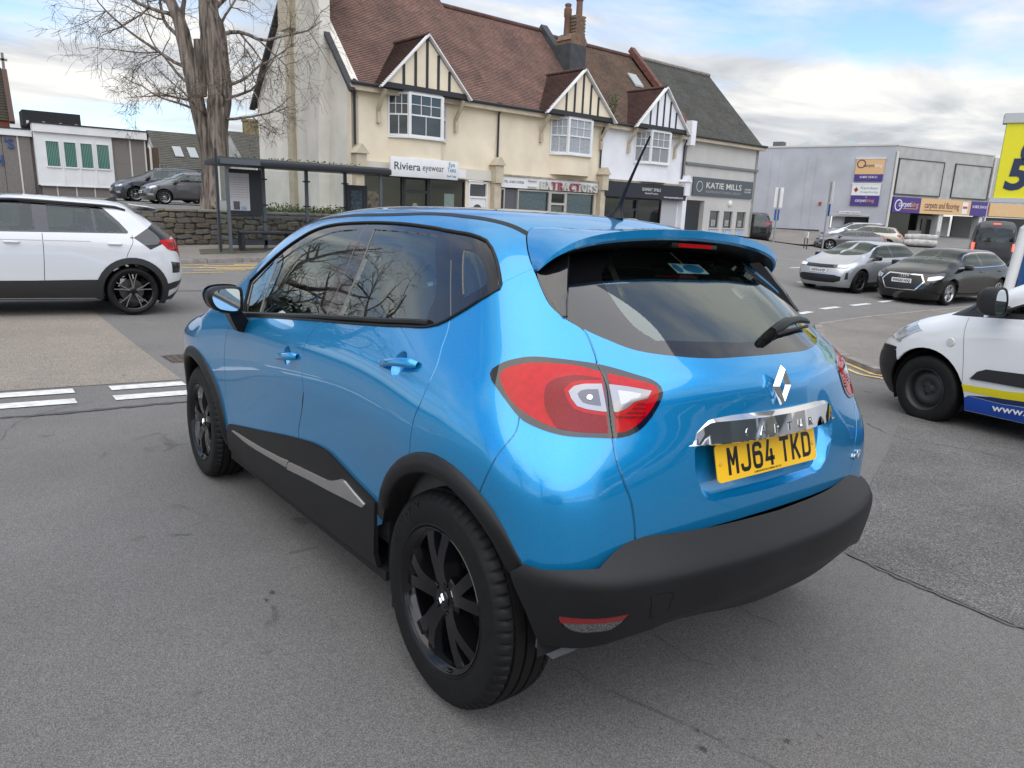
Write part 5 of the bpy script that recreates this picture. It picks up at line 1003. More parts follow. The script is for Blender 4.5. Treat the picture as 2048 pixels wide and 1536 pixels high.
        grid_mesh('mirror_cap', rows, M_BLUE, mr, auto=50)
        grid_mesh('mirror_stalk', [[(1.735, s * .93, 1.045), (1.83, s * .93, 1.045), (1.83, s * .87, 1.045), (1.735, s * .87, 1.045), (1.735, s * .93, 1.045)], [(1.75, s * .905, .99), (1.84, s * .90, .99), (1.84, s * .83, .99), (1.75, s * .83, .99), (1.75, s * .905, .99)], [(1.77, s * .878, .945), (1.85, s * .875, .945), (1.85, s * .82, .945), (1.77, s * .82, .945), (1.77, s * .878, .945)], [(1.78, s * .84, .935), (1.84, s * .84, .935), (1.84, s * .83, .935), (1.78, s * .83, .935), (1.78, s * .84, .935)]], M_SATIN, mr, auto=40)
    # ---- door handles
    for s in (1, -1):
        for x0, x1, z0, z1, dn in ((.165, .375, 1.012, .984, 'rear'), (1.085, 1.30, .915, .886, 'front')):
            hd = bpy.data.objects.new('door_handle', None); COL.objects.link(hd); hd.parent = car
            path = []; xm = (x0 + x1) / 2
            for t in np.linspace(0, 1, 13):
                x = x0 + (x1 - x0) * t; z = z0 + (z1 - z0) * t; p = B.cast([(x, z)], 's')[0]; n_ = B.nrm(np.array([p]))[0]
                g = p + n_ * (.004 + .024 * math.sin(math.pi * min(max(t, .0), 1)) ** .6); w = .0165 * (1 - .25 * t) * (1 if .04 < t < .97 else .6)
                path.append((g, n_, w))
            rows = []
            for g, n_, w in path:
                N_ = Vector(n_); U_ = Vector((0, 0, 1)); U_ = (U_ - N_ * U_.dot(N_)).normalized()
                rows.append([tuple(((Vector(g) + U_ * w * math.cos(a) + N_ * w * .62 * math.sin(a)).x, s * (Vector(g) + U_ * w * math.cos(a) + N_ * w * .62 * math.sin(a)).y, (Vector(g) + U_ * w * math.cos(a) + N_ * w * .62 * math.sin(a)).z)) for a in np.linspace(0, 2 * math.pi, 13)])
            grid_mesh('grip', rows, M_BLUE, hd, auto=60)
            # hand pocket: scooped bowl behind the grip
            xc, zc = (x0 + x1) / 2 + .01, (z0 + z1) / 2 + .002; rows = []
            for k, dp in ((1.03, -.0005), (1.0, -.0015), (.95, -.008), (.82, -.018), (.5, -.026), (.02, -.028)):
                p = B.cast([(xc + .040 * k * math.cos(a_), zc + .042 * k * math.sin(a_)) for a_ in np.linspace(0, 2 * math.pi, 29)], 's'); q = p + B.nrm(p) * dp; rows.append([(v_[0], s * v_[1], v_[2]) for v_ in q])
            grid_mesh('hand_pocket', rows, M_BLUE, hd, auto=60)
    # ---- bulbs behind the clear lens
    wl_ = B.pt(segpoly(HERO['REG']['white_left'], .02)); cw = wl_.mean(0); nw = B.nrm(cw[None])[0]
    for s in (1, -1):
        for dx_, dz_, r_, m_ in ((.0, .0, .0085, M_CHROME), (.045, .006, .008, mat('amber_bulb', (.75, .22, .02), .3)), (.012, -.024, .007, mat('amber_bulb', (.75, .22, .02), .3))):
            q = cw + nw * .0095 + np.array((dx_ * .8, dx_ * .4, dz_)); MB().lathe([(r_ * math.sin(t), -r_ * .25 * math.cos(t)) for t in np.linspace(.05, math.pi - .05, 8)], axis='z', n=18).xf(Matrix.Translation((q[0], s * q[1], q[2])) @ Vector((nw[0], s * nw[1], nw[2])).to_track_quat('Z', 'Y').to_matrix().to_4x4()).build('lamp_bulb', m_, car, smooth=True)
    # ---- belt trim and window seals
    for s in (1, -1):
        dl = np.array([p for sg in HERO['REG']['side_glass_surround'] for p in sg]); dl = smooth_poly(dl, True, .03); P = B.pt(dl); N_ = B.nrm(P)
        q = P + N_ * .0015; q[:, 1] *= s; MB().tube([tuple(p) for p in q] + [tuple(q[0])], .0055, 6, cap=False).build('window_seal', M_SATIN, car, smooth=True)
        bl = B.cast([(.22, 1.132), (.3, 1.128), (.5, 1.113), (.75, 1.098), (1.0, 1.082), (1.4, 1.052), (1.84, 1.02)], 's'); nb_ = B.nrm(bl); q = bl + nb_ * .002; q[:, 1] *= s
        MB().tube([tuple(p) for p in q], .011, 8).build('belt_trim', M_SATIN, car, smooth=True)
    # ---- aerial
    an = bpy.data.objects.new('roof_aerial', None); COL.objects.link(an); an.parent = car
    zt = B.cast([(.21, 0)], 't')[0][2]
    grid_mesh('aerial_base', [[(.21 + a * k - o_, b * k, zt - .004 + h_) for a, b in [(.042 * math.cos(t), .026 * math.sin(t)) for t in np.linspace(0, 2 * math.pi, 17)]] for k, h_, o_ in ((1.05, 0, 0), (.85, .012, .004), (.5, .025, .014), (.3, .040, .022), (.16, .062, .032))], M_SATIN, an, auto=60)
    MB().tube([(.180, 0, zt + .05), (.165, 0, zt + .085), (.13, 0, zt + .15), (.10, 0, zt + .205), (.062, 0, zt + .27)], [.0075, .0068, .005, .0042, .0035], 10).build('aerial_mast', M_SATIN, an, smooth=True)
    # ---- rear wiper
    wp = bpy.data.objects.new('rear_wiper', None); COL.objects.link(wp); wp.parent = car
    def gl(y, z, o_): p = B.cast([(abs(y), z)], 'r')[0]; n_ = B.nrm(np.array([p]))[0]; p = p + n_ * o_; return (p[0], math.copysign(p[1], y), p[2])
    MB().tube([gl(-.075, 1.133, -.01), gl(-.075, 1.133, .034)], [.019, .017], 18).build('wiper_pivot', M_SATIN, wp, smooth=True, auto=40)
    MB().tube([gl(-.060, 1.131, .030), gl(-.10, 1.138, .036), (gl(-.17, 1.150, .038)), gl(-.27, 1.156, .034), gl(-.36, 1.154, .026), gl(-.415, 1.149, .020)], [.013, .017, .0155, .0125, .010, .005], 10).build('wiper_arm', M_SATIN, wp, smooth=True)
    MB().tube([gl(-.12, 1.134, .010), gl(-.25, 1.142, .010), gl(-.40, 1.144, .010)], .006, 6).build('wiper_blade', M_SATIN, wp, smooth=True)
    # ---- heater lines and sticker on the rear window
    for z in np.arange(1.155, 1.40, .030):
        hw = np.interp(z, [1.14, 1.2, 1.3, 1.4], [.33, .44, .47, .44]); MB().tube([gl(y, z, -.009) for y in np.linspace(-hw, hw, 15)], .0006, 4).build('heater_wire', mat('heater_wire', (.05, .045, .04), .6), car)
    yy = [(.085, 1.352), (.085, 1.322), (-.075, 1.322), (-.075, 1.352)]
    st = MB().add([gl(y, z, -.0075) for y, z in yy], [(0, 1, 2, 3)]).build('window_sticker', mat('pale_sticker', (.62, .78, .78), .5), car)
    for cy, a in ((.062, .019), (-.018, .05)):
        MB().add([gl(cy + a * math.cos(t), 1.337 + .0125 * math.sin(t), -.0068) for t in np.linspace(0, 2 * math.pi, 25)[:-1]], [tuple(range(24))]).build('sticker_print', mat('blue_sticker_print', (.02, .22, .42), .5), st)
    # ---- cabin
    cb = bpy.data.objects.new('cabin', None); COL.objects.link(cb); cb.parent = car
    MB().box(-.40, 2.35, -.74, .74, .30, .34).build('cabin_floor', M_INT, cb)
    for s in (1, -1): MB().box(.1, 2.2, min(s * .76, s * .735), max(s * .76, s * .735), .34, 1.03).build('door_card', M_INTG, cb)
    def seat(x, y, w, name, hr=True, back=0.):
        st_ = bpy.data.objects.new(name, None); COL.objects.link(st_); st_.parent = cb; st_.location = (x, y, 0)
        MB().box(-.10, .42, -w, w, .42, .58).build('seat_cushion', M_INT, st_, bevel=.04)
        bk = MB().box(-.09, .06, -w, w, 0, .66); bk.xf(Matrix.Translation((-.02, 0, .5)) @ Matrix.Rotation(RAD(-17), 4, 'Y')).build('seat_back', M_INT, st_, bevel=.05)
        if hr:
            for yy in ([0] if w < .4 else [-w * .62, w * .62]):
                MB().box(-.05, .05, yy - .125, yy + .125, 0, .20).xf(Matrix.Translation((-.235, 0, 1.14 if w < .4 else 1.02)) @ Matrix.Rotation(RAD(-12), 4, 'Y')).build('headrest', M_INT, st_, bevel=.035)
    seat(1.42, .36, .25, 'front_seat'); seat(1.42, -.36, .25, 'front_seat'); seat(.55, 0, .62, 'rear_seat')
    grid_mesh('dashboard', [[(1.93, y, .62), (1.88, y, .88), (1.90, y, .955 + .03 * gbump(y, -.36, .2)), (2.0, y, .985 + .03 * gbump(y, -.36, .2)), (2.2, y, .99), (2.5, y, .96)] for y in np.linspace(-.72, .72, 25)], M_INTG, cb, auto=60)
    MB().lathe([(.185 + .015 * math.cos(t), .015 * math.sin(t)) for t in np.linspace(0, 2 * math.pi, 9)[:-1]], axis='x', n=36, close=True).xf(Matrix.Translation((1.78, -.36, .93)) @ Matrix.Rotation(RAD(-22), 4, 'Y')).build('steering_wheel', M_INTG, cb, smooth=True)
    MB().box(2.0, 2.03, -.13, .13, 1.335, 1.395).build('cabin_mirror', M_INTG, cb, bevel=.012)
    xs = np.linspace(.12, 1.72, 18); ys = np.linspace(-.50, .50, 13)
    grid_mesh('headlining', [[(x, y, float(B.ZR(np.array(x), np.array(y))) - .045 - .02 * (abs(y) / .5) ** 4) for y in ys] for x in xs], M_LINER, cb)
    return car
car, HB, HK, HD = build_hero()
hero_details(car, HB, HK, HD)
# ---------------------------------------------------------------- other vehicles
class GenShell(Shell):
    def __init__(s, d):
        s.d = d; s.sec = Spl(*zip(*d['sec'])); s.xr0 = Spl(*zip(*d['xr'])); s.xf0 = Spl(*zip(*d['xf'])); s.zr0 = Spl(*zip(*d['zr']))
        wb = d['wb']; s.s0 = d.get('s0', .25); s.s1 = d.get('s1', wb * .93); s.z0 = d.get('z0', .66); s.kr, s.kt, s.kf = d.get('k', (.22, .13, .26))
        s.belt = d.get('belt', 1.0); s.br, s.bf = d.get('bow', (.22, .30)); s.fl = d.get('flare', .03); s.gt = d.get('gtaper', (.05, .06)); s.cr = d.get('crown', .09)
    def W(s, x, z):
        wb = s.d['wb']; low = sig(-(z - s.belt) / .05); w = s.sec(z)
        w = w + low * s.fl * (gbump(x, 0, .42) + gbump(x, wb, .42)) * gbump(z, .62, .25)
        w = w - low * (.07 * pos(-x - .1) ** 2 / .4 + .10 * pos(x - wb) ** 2 / .6)
        return w - (1 - low) * (s.gt[0] * pos(x - wb * .55) ** 2 + s.gt[1] * pos(.5 - x) ** 2)
    def XR(s, y, z): return s.xr0(z) + s.br * np.abs(y) ** 2.3
    def XF(s, y, z): return s.xf0(z) - s.bf * np.abs(y) ** 2.2
    def ZR(s, x, y): return s.zr0(x) - s.cr * y * y
def arch_poly(cx, R, zc, n=22): return [(cx + R * math.cos(a), max(zc + R * math.sin(a), .10)) for a in np.linspace(math.pi + .35, -.35, n)] + [(cx + R * .8, .06), (cx - R * .8, .06)]
def spokes_multi(n, w0, w1, m_face=None, twin=0., ang0=.2):
    def fn(w, rimR, h, m):
        for i in range(n):
            a = 2 * math.pi * i / n + ang0; mb = MB()
            for s in ((-1, 1) if twin else (0,)):
                spoke_bar(mb, [(.03, a + s * twin * .25), (rimR * .5, a + s * twin * .6), (rimR - .006, a + s * twin)], [w0, (w0 + w1) / 2, w1], [h * .72, h * .80, h * .80], .03)
            mb.build('spoke', m_face or m, w, smooth=True, auto=25)
        MB().lathe([(0, h * .8), (.035, h * .8), (.055, h * .70), (.06, h * .3)], n=20).build('hub', m, w, smooth=True, auto=30)
    return fn
def spokes_steel(w, rimR, h, m):
    MB().lathe([(0, h * .42), (.035, h * .42), (.04, h * .36), (.075, h * .34), (.095, h * .50), (rimR * .68, h * .52), (rimR * .74, h * .42), (rimR * .9, h * .30), (rimR - .015, h * .28)], n=48).build('steel_disc', m, w, smooth=True, auto=50)
    for i in range(16):
        a = 2 * math.pi * i / 16; r = rimR * .83
        MB().lathe([(0, h * .385), (.014, h * .385), (.0145, h * .36)], c=(r * math.cos(a), 0, r * math.sin(a)), n=10).build('vent_hole', M_DARK, w)
    for i in range(4):
        a = 2 * math.pi * i / 4 + .4; MB().lathe([(0, h * .40), (.010, h * .40), (.011, h * .34)], c=(.056 * math.cos(a), 0, .056 * math.sin(a)), n=6).build('wheel_nut', M_SATIN, w)
def build_car(d):
    wb = d['wb']; x, y, hd = d['loc']; z = g1(x, y) if 'z' not in d else d['z']
    gxx = (g1(x + .3 * math.cos(RAD(hd)), y + .3 * math.sin(RAD(hd))) - g1(x - .3 * math.cos(RAD(hd)), y - .3 * math.sin(RAD(hd)))) / .6 if 'z' not in d else 0
    car = thing(d['name'], d['label'], d['cat'], (x, y, z), RAD(hd), d.get('group')); car.rotation_euler = (0, -math.atan(gxx), RAD(hd))
    B = GenShell(d); g = d.get('grid', .06); st = g * .5; R = d['R']; rg = []
    M_ = d['paint']
    cas = lambda pts, kind: B.cuv(smooth_poly(pts, True, max(st, .03)) if d.get('smooth', True) and len(pts) > 4 else densify(pts, .05), kind)
    for nm, pts, kind, w, m in d.get('gaps', []): rg.append((nm, strip(B.cuv(smooth_poly(pts, False, .06), kind), w, .05), m or M_DARK, -.006, False))
    for r in d['regions']:
        nm, pts, kind, m, off = r[:5]; centre = kind in 'rft' and (len(r) < 6 or r[5] is not False)
        raw_ = len(r) > 6 and r[6]
        q = B.cuv(densify(pts, .04), kind) if raw_ else cas(pts, kind)
        if centre and kind in 'rf':        # half outline starting and ending on the centre line: carry on past it
            e = -.3 if kind == 'r' else .3
            q = np.vstack([q]) if not (abs(pts[0][0]) < 1e-6) else np.vstack([B.cuv(densify_open(pts, .04), kind), [(B.cuv(pts[-1:], kind)[0][0] + e, B.cuv(pts[-1:], kind)[0][1]), (B.cuv(pts[:1], kind)[0][0] + e, B.cuv(pts[:1], kind)[0][1])]])
        rg.append((nm, q, m, off, centre))
    for cx in (0, wb):
        if d.get('arch_trim'): rg.append(('wheel_arch_trim', B.cuv(arch_poly(cx, R + .135, R + .0), 's'), d['arch_trim'], .012, False))
        rg.append(('arch', B.cuv(arch_poly(cx, R + d.get('arch_gap', .055), R + .0), 's'), None, 0, False))
    u_ = B.uv([(wb / 2, .8, d.get('sill', .22))])[0][1]; rg.append(('under', np.array([(B.s0 - 1.7, -.7), (B.s0 - 1.7, u_ + .0), (B.s1 + 1.7, u_), (B.s1 + 1.7, -.7)]) if False else np.array([(B.s0 - 1.7, -1.2), (B.s0 - 1.7, u_), (B.s1 + 1.7, u_), (B.s1 + 1.7, -1.2)]), None, 0, False))
    carve(B, rg, [('body_shell', B.cuv([(wb + d['fo'] * .35, .25)], 't')[0], M_, 0, True), ('door', B.cuv([(wb * .62, .72)], 's')[0], M_, 0, False), ('door', B.cuv([(wb * .25, .72)], 's')[0], M_, 0, False)] + [(n_, B.uv([p])[0], M_, 0, c_) for n_, p, c_ in d.get('seeds', [])], car, M_, grid=g, step=st, rim=.02)
    hw = d.get('track', .76)
    for cx in (0, wb):
        for s in (1, -1):
            wheel('wheel', car, (cx, s * hw, R), R, d.get('tw', .21), d.get('rim', .215), d.get('spokes') or spokes_multi(5, .06, .07), d.get('mrim') or mat('alloy_silver', (.45, .45, .46), .25, metal=.9), s, nseg=d.get('wseg', 40))
            rows = [[(cx + (R + .05) * math.cos(a), s * yy, R + (R + .05) * math.sin(a)) for yy in (hw + .06, hw - .05, hw - .25)] for a in np.linspace(-.4, math.pi + .4, 16)]; grid_mesh('wheel_arch_liner', rows, M_DARK, car)
    MB().box(-d['ro'] + .35, wb + d['fo'] - .45, -.60, .60, .19, .25).build('floor_pan', M_DARK, car)
    if d.get('cabin', True):
        MB().box(.2, wb * .8, -.66, .66, .24, .5).build('cabin_floor', M_INT, car)
        for xx in (wb * .56, wb * .18):
            for s in (1, -1): MB().box(xx - .07, xx + .07, s * .36 - .23, s * .36 + .23, .5, d['belt'] + .10).build('seat_back', M_INT, car, bevel=.04); MB().box(xx - .12, xx - .02, s * .36 - .12, s * .36 + .12, d['belt'] + .12, d['belt'] + .30).build('headrest', M_INT, car, bevel=.03)
        MB().box(wb * .78, wb * .95, -.66, .66, .5, d['belt'] - .03).build('dashboard', M_INTG, car)
    for s in (1, -1):
        if d.get('mirror'):
            mx, my, mz = d['mirror']; MB().box(mx - .10, mx + .08, s * (my + .10) - .10, s * (my + .10) + .10, mz - .07, mz + .07).build('door_mirror', d.get('mmirror', M_), car, bevel=.04)
            MB().box(mx - .03, mx + .03, s * my - .07, s * my + .07, mz - .08, mz - .03).build('mirror_arm', M_SATIN, car)
        for hx, hz in d.get('handles', []):
            p = B.cast([(hx, hz), (hx - .18, hz)], 's'); MB().tube([(p[0][0], s * (p[0][1] - .01), hz), (hx - .03, s * (p[0][1] + .025), hz), (hx - .15, s * (p[1][1] + .025), hz), (hx - .18, s * (p[1][1] - .01), hz)], .014, 7).build('door_handle', d.get('mhandle', M_), car, smooth=True)
    return car, B
def densify(pts, st):
    P = np.asarray(pts, float); o = []
    for a, b in zip(P, np.roll(P, -1, 0)):
        k = max(int(np.linalg.norm(b - a) / st), 1); o += [a + (b - a) * t / k for t in range(k)]
    return np.array(o)
def densify_open(pts, st):
    P = np.asarray(pts, float); o = []
    for a, b in zip(P[:-1], P[1:]):
        k = max(int(np.linalg.norm(b - a) / st), 1); o += [a + (b - a) * t / k for t in range(k)]
    return np.array(o + [P[-1]])
def _pl(): pass
def plate_on(car, B, kind, z, txt, yellow=False, tilt=0.):
    p = B.cast([(0., z)], kind)[0]; s = 1 if kind == 'f' else -1; x = p[0] + s * .035
    pl = MB().box(min(x, x - s * .02), max(x, x - s * .02), -.26, .26, z - .055, z + .055).build('number_plate', mat('yellow_plate', (.86, .46, .006), .28) if yellow else mat('white_plate', (.75, .75, .73), .35), car)
    MB().box(min(x - s * .02, x - s * .09), max(x - s * .02, x - s * .09), -.24, .24, z - .045, z + .045).build('plate_holder', M_SATIN, pl)
    if txt: lettering('plate_lettering', txt, mat('plate_lettering', (.006, .006, .007), .3), pl, (x + s * .002, -s * .23, z - .033), (0, s, 0), (0, 0, 1), .095, .001, .002, fit=.46)
    return pl
M_HLAMP = mat('headlamp_glass', (.50, .52, .54), .08, metal=.5, coat=1.)
M_DRL = mat('headlamp_white', (.85, .86, .86), .2)
M_GRILLE = mat('black_grille', (.008, .008, .009), .4, noise=(50, .5))
M_CGLASS = glass_mat('far_car_glass', (.45, .52, .50), 1.65)
M_LOWBLK = mat('lower_black_plastic', (.02, .02, .021), .5)
M_LITRED = mat('lit_tail_lamp', (.6, .01, .01), .2, emit=((1, .05, .03), 2.5))
def hatch(wb, fo, ro, H, hood, belt, hw=.88, rake=.42, tail=.0, wag=False):
    """profiles of an ordinary five-door: returns splines and window outlines"""
    zr = [(-ro - .1, H - .22), (-ro + rake * .6, H - .10), (.15, H - .025), (wb * .36, H), (wb * .52, H - .012), (wb * .64, H - .085), (wb * .76, H - .235), (wb * .88, hood + .155), (wb * .97, hood + .055), (wb + .1, hood), (wb + fo * .45, hood - .065), (wb + fo * .8, hood - .20), (wb + fo * 1.02, hood - .45)]
    if wag: zr[0:3] = [(-ro - .1, H - .12), (-ro + .3, H - .04), (.15, H - .01)]
    xr = [(.15, -ro + .14), (.3, -ro + .03), (.5, -ro), (.7, -ro + .01), (belt - .12, -ro + .06), (belt, -ro + .12), (belt + .15, -ro + .12 + rake * .35), (H - .12, -ro + .12 + rake), (H + .05, -ro + .16 + rake * 1.35)]
    xf = [(.15, wb + fo - .12), (.3, wb + fo - .02), (.5, wb + fo), (.65, wb + fo - .02), (.78, wb + fo - .08), (.9, wb + fo - .25), (1.1, wb + fo - .7)]
    k = hw / .88
    sec = [(.1, .76 * k), (.25, .83 * k), (.4, .862 * k), (.6, .873 * k), (.75, .868 * k), (belt - .1, .85 * k), (belt, .81 * k), (belt + .1, .765 * k), (H - .22, .665 * k), (H - .1, .60 * k), (H + .1, .46 * k)]
    dlo = [(wb * .87, belt + .0), (wb * .80, belt + .09), (wb * .64, H - .16), (wb * .52, H - .105), (wb * .3, H - .085), (.1, H - .105), (-.18, H - .15), (-.38, belt + .13), (-.34, belt + .07), (.05, belt + .035), (wb * .4, belt + .01)]
    if wag: dlo[6:9] = [(-.3, H - .13), (-ro + .28, H - .16), (-ro + .24, belt + .10)]
    return dict(zr=zr, xr=xr, xf=xf, sec=sec, belt=belt, wb=wb, fo=fo, ro=ro), dlo
def hatch_windows(wb, H, belt, wag=False, ro=.8):
    f = [(wb * .80, belt + .035), (wb * .66, H - .20), (wb * .54, H - .145), (wb * .43, H - .13), (wb * .42, belt + .045)]
    r = [(wb * .385, belt + .045), (wb * .395, H - .125), (wb * .2, H - .12), (.02, H - .15), (-.12, belt + .12), (.0, belt + .07)]
    return f, r
def screens(wb, H, hood, belt, ro, rake, hw=.88):
    ws = [(wb * .60, 0), (wb * .605, .45), (wb * .585, .575), (wb * .72, .60), (wb * .86, .66), (wb * .935, .55), (wb * .965, 0)]
    bl = [(0, H - .12), (.42, H - .13), (.50, H - .17), (.60, belt + .12), (.58, belt + .07), (.3, belt + .04), (0, belt + .04)]
    return ws, bl
# --- white crossover passing in the street
pw_ = paint_mat('white_paint', (.62, .63, .645), metal=0., rough=.3, flake=False)
d, dlo = hatch(2.59, .82, .80, 1.575, 1.03, 1.07, .91, .36)
d.update(zr=[(-.9, 1.40), (-.5, 1.47), (-.2, 1.545), (.2, 1.565), (.9, 1.575), (1.35, 1.56), (1.7, 1.48), (2.0, 1.34), (2.3, 1.17), (2.5, 1.08), (2.7, 1.04), (3.0, .98), (3.2, .88), (3.4, .6)],
         xr=[(.15, -.62), (.3, -.72), (.5, -.79), (.72, -.80), (.85, -.77), (1.0, -.74), (1.10, -.68), (1.2, -.55), (1.35, -.35), (1.5, -.12), (1.6, .05)],
         sec=[(.1, .78), (.25, .845), (.4, .882), (.6, .892), (.8, .888), (.95, .878), (1.05, .855), (1.12, .825), (1.25, .765), (1.4, .69), (1.5, .62), (1.65, .48)], bow=(.26, .3))
d.update(name='crossover_car', label='white crossover driving past with black roof rails and dark arches', cat='car', loc=(10.56, -.06, 92), paint=pw_, R=.336, tw=.215, rim=.258, track=.775, grid=.035, belt=1.07, sill=.25, arch_trim=M_LOWBLK, arch_gap=.05, flare=.02,
         spokes=spokes_multi(5, .026, .024, mat('machined_alloy', (.50, .47, .42), .22, metal=1.), .21, .31), mrim=M_WHEELBLK, wseg=64, mhandle=pw_,
         regions=[('door_cladding', [(.30, .24), (.30, .49), (.45, .495), (1.2, .475), (2.2, .46), (2.2, .24)], 's', M_LOWBLK, .006, False, True),
                  ('rear_skirt', [(0, .50), (.55, .50), (.80, .47), (.86, .44), (.86, .2), (0, .2)], 'r', M_LOWBLK, .004),
                  ('glass_surround', [(2.25, 1.06), (2.1, 1.15), (1.75, 1.38), (1.45, 1.47), (1.0, 1.495), (.4, 1.475), (.30, 1.46), (.12, 1.28), (.02, 1.155), (.04, 1.13), (.6, 1.115), (1.4, 1.09)], 's', M_GLOSSBLK, -.002, False, True),
                  ('side_window', [(2.12, 1.10), (1.72, 1.37), (1.45, 1.445), (1.13, 1.46), (1.12, 1.12)], 's', M_CGLASS, -.006, False, True),
                  ('side_window', [(.97, 1.125), (.97, 1.46), (.45, 1.45), (.44, 1.14)], 's', M_CGLASS, -.006, False, True), ('quarter_window', [(.41, 1.14), (.42, 1.445), (.35, 1.44), (.14, 1.24), (.09, 1.15)], 's', M_CGLASS, -.006, False, True),
                  ('windscreen', [(1.62, 0), (1.60, .5), (1.58, .57), (1.9, .60), (2.25, .66), (2.42, .5), (2.5, 0)], 't', M_CGLASS, -.004),
                  ('rear_window', [(0, 1.48), (.45, 1.46), (.55, 1.42), (.66, 1.20), (.66, 1.155), (.4, 1.13), (0, 1.125)], 'r', M_GLOSSBLK, -.003),
                  ('tail_lamp', [(.52, 1.055), (.70, 1.07), (.86, 1.055), (.90, 1.04), (.885, .99), (.80, .915), (.70, .91), (.52, .93)], 'r', M_RED, .006, False, True),
                  ('rear_glass_edge', [(-.25, 1.43), (-.20, 1.47), (-.28, 1.48), (-.42, 1.34), (-.64, 1.14), (-.58, 1.12), (-.40, 1.27)], 's', M_GLOSSBLK, .004, False, True), ('tail_lamp', [(-.36, 1.055), (-.50, 1.075), (-.68, 1.075), (-.72, 1.0), (-.70, .93), (-.49, .93), (-.42, .99)], 's', M_RED, .006, False, True), ('tail_lamp_inner', [(-.45, 1.03), (-.66, 1.04), (-.66, .96), (-.52, .96)], 's', M_RED_D, .007, False, True),
                  ('reflector_pod', [(.70, .74), (.84, .76), (.84, .60), (.74, .60)], 'r', M_GLOSSBLK, .003, False, True)],
         gaps=[('panel_gap', [(1.05, 1.09), (1.05, .8), (1.06, .5), (1.06, .3)], 's', .008, None), ('panel_gap', [(-.02, 1.12), (-.02, 1.02), (.06, .85), (.10, .72)], 's', .008, None), ('panel_gap', [(2.1, 1.05), (2.12, .7), (2.05, .3)], 's', .008, None), ('shoulder_crease', [(2.2, .97), (1.4, .99), (.5, 1.005)], 's', .012, mat('crease_white', (.55, .56, .57), .3))],
         handles=[(.30, .985), (1.48, .965)])
troc, TB = build_car(d)
for s in (1, -1):
    pts = [(x, .64 - .02 * (x - .6) ** 2 - .0, 0) for x in np.linspace(.02, 1.6, 14)]; MB().tube([(x, s * y, TB.cast([(x, y)], 't')[0][2] + .03 * max(math.sin(math.pi * (x - .02) / 1.58), 0) ** .25 + .004) for x, y, _ in pts], .020, 7).build('roof_rail', M_LOWBLK, troc, smooth=True)
rows = [[(-.05, y, 1.552 - .07 * y * y), (-.30, y, 1.540 - .08 * y * y), (-.41, y * .98, 1.522 - .085 * y * y), (-.42, y * .98, 1.505 - .085 * y * y), (-.38, y * .98, 1.485 - .085 * y * y), (-.10, y, 1.47 - .07 * y * y)] for y in np.linspace(-.63, .63, 17)]
grid_mesh('spoiler', rows, pw_, troc, auto=40)
MB().prism([(.10, 1.55), (.16, 1.565), (.02, 1.63), (-.03, 1.56)], -.01, .01, 'xz').build('roof_aerial', M_LOWBLK, troc)
# --- white trade van on the forecourt
d = dict(wb=2.73, fo=.90, ro=.78, belt=1.02, sec=[(.1, .76), (.25, .83), (.4, .872), (.6, .885), (.8, .885), (.95, .875), (1.05, .855), (1.2, .83), (1.5, .77), (1.75, .70), (1.9, .62)],
         xr=[(.2, -.74), (.5, -.78), (1.0, -.77), (1.4, -.72), (1.8, -.66)], xf=[(.15, 3.45), (.3, 3.56), (.45, 3.62), (.6, 3.62), (.72, 3.58), (.82, 3.50), (.92, 3.36), (1.0, 3.20), (1.15, 2.8)],
         zr=[(-.8, 1.78), (0, 1.80), (1.2, 1.80), (1.7, 1.78), (1.95, 1.68), (2.15, 1.50), (2.4, 1.26), (2.55, 1.14), (2.7, 1.08), (2.95, 1.03), (3.2, .95), (3.4, .84), (3.55, .7)], bow=(.1, .40), k=(.12, .16, .34), flare=.02, gtaper=(.05, .0), s1=2.5, z0=.7)
vx, vy = 1.03, -5.17; va = RAD(-16); ox = vx - 2.73 * math.cos(va) - -.84 * 0; 
M_VBLUE = mat('van_blue_graphic', (.012, .075, .42), .3); M_VYEL = mat('van_yellow_graphic', (.72, .62, .01), .35); M_VNAVY = mat('van_navy_graphic', (.012, .03, .10), .3)
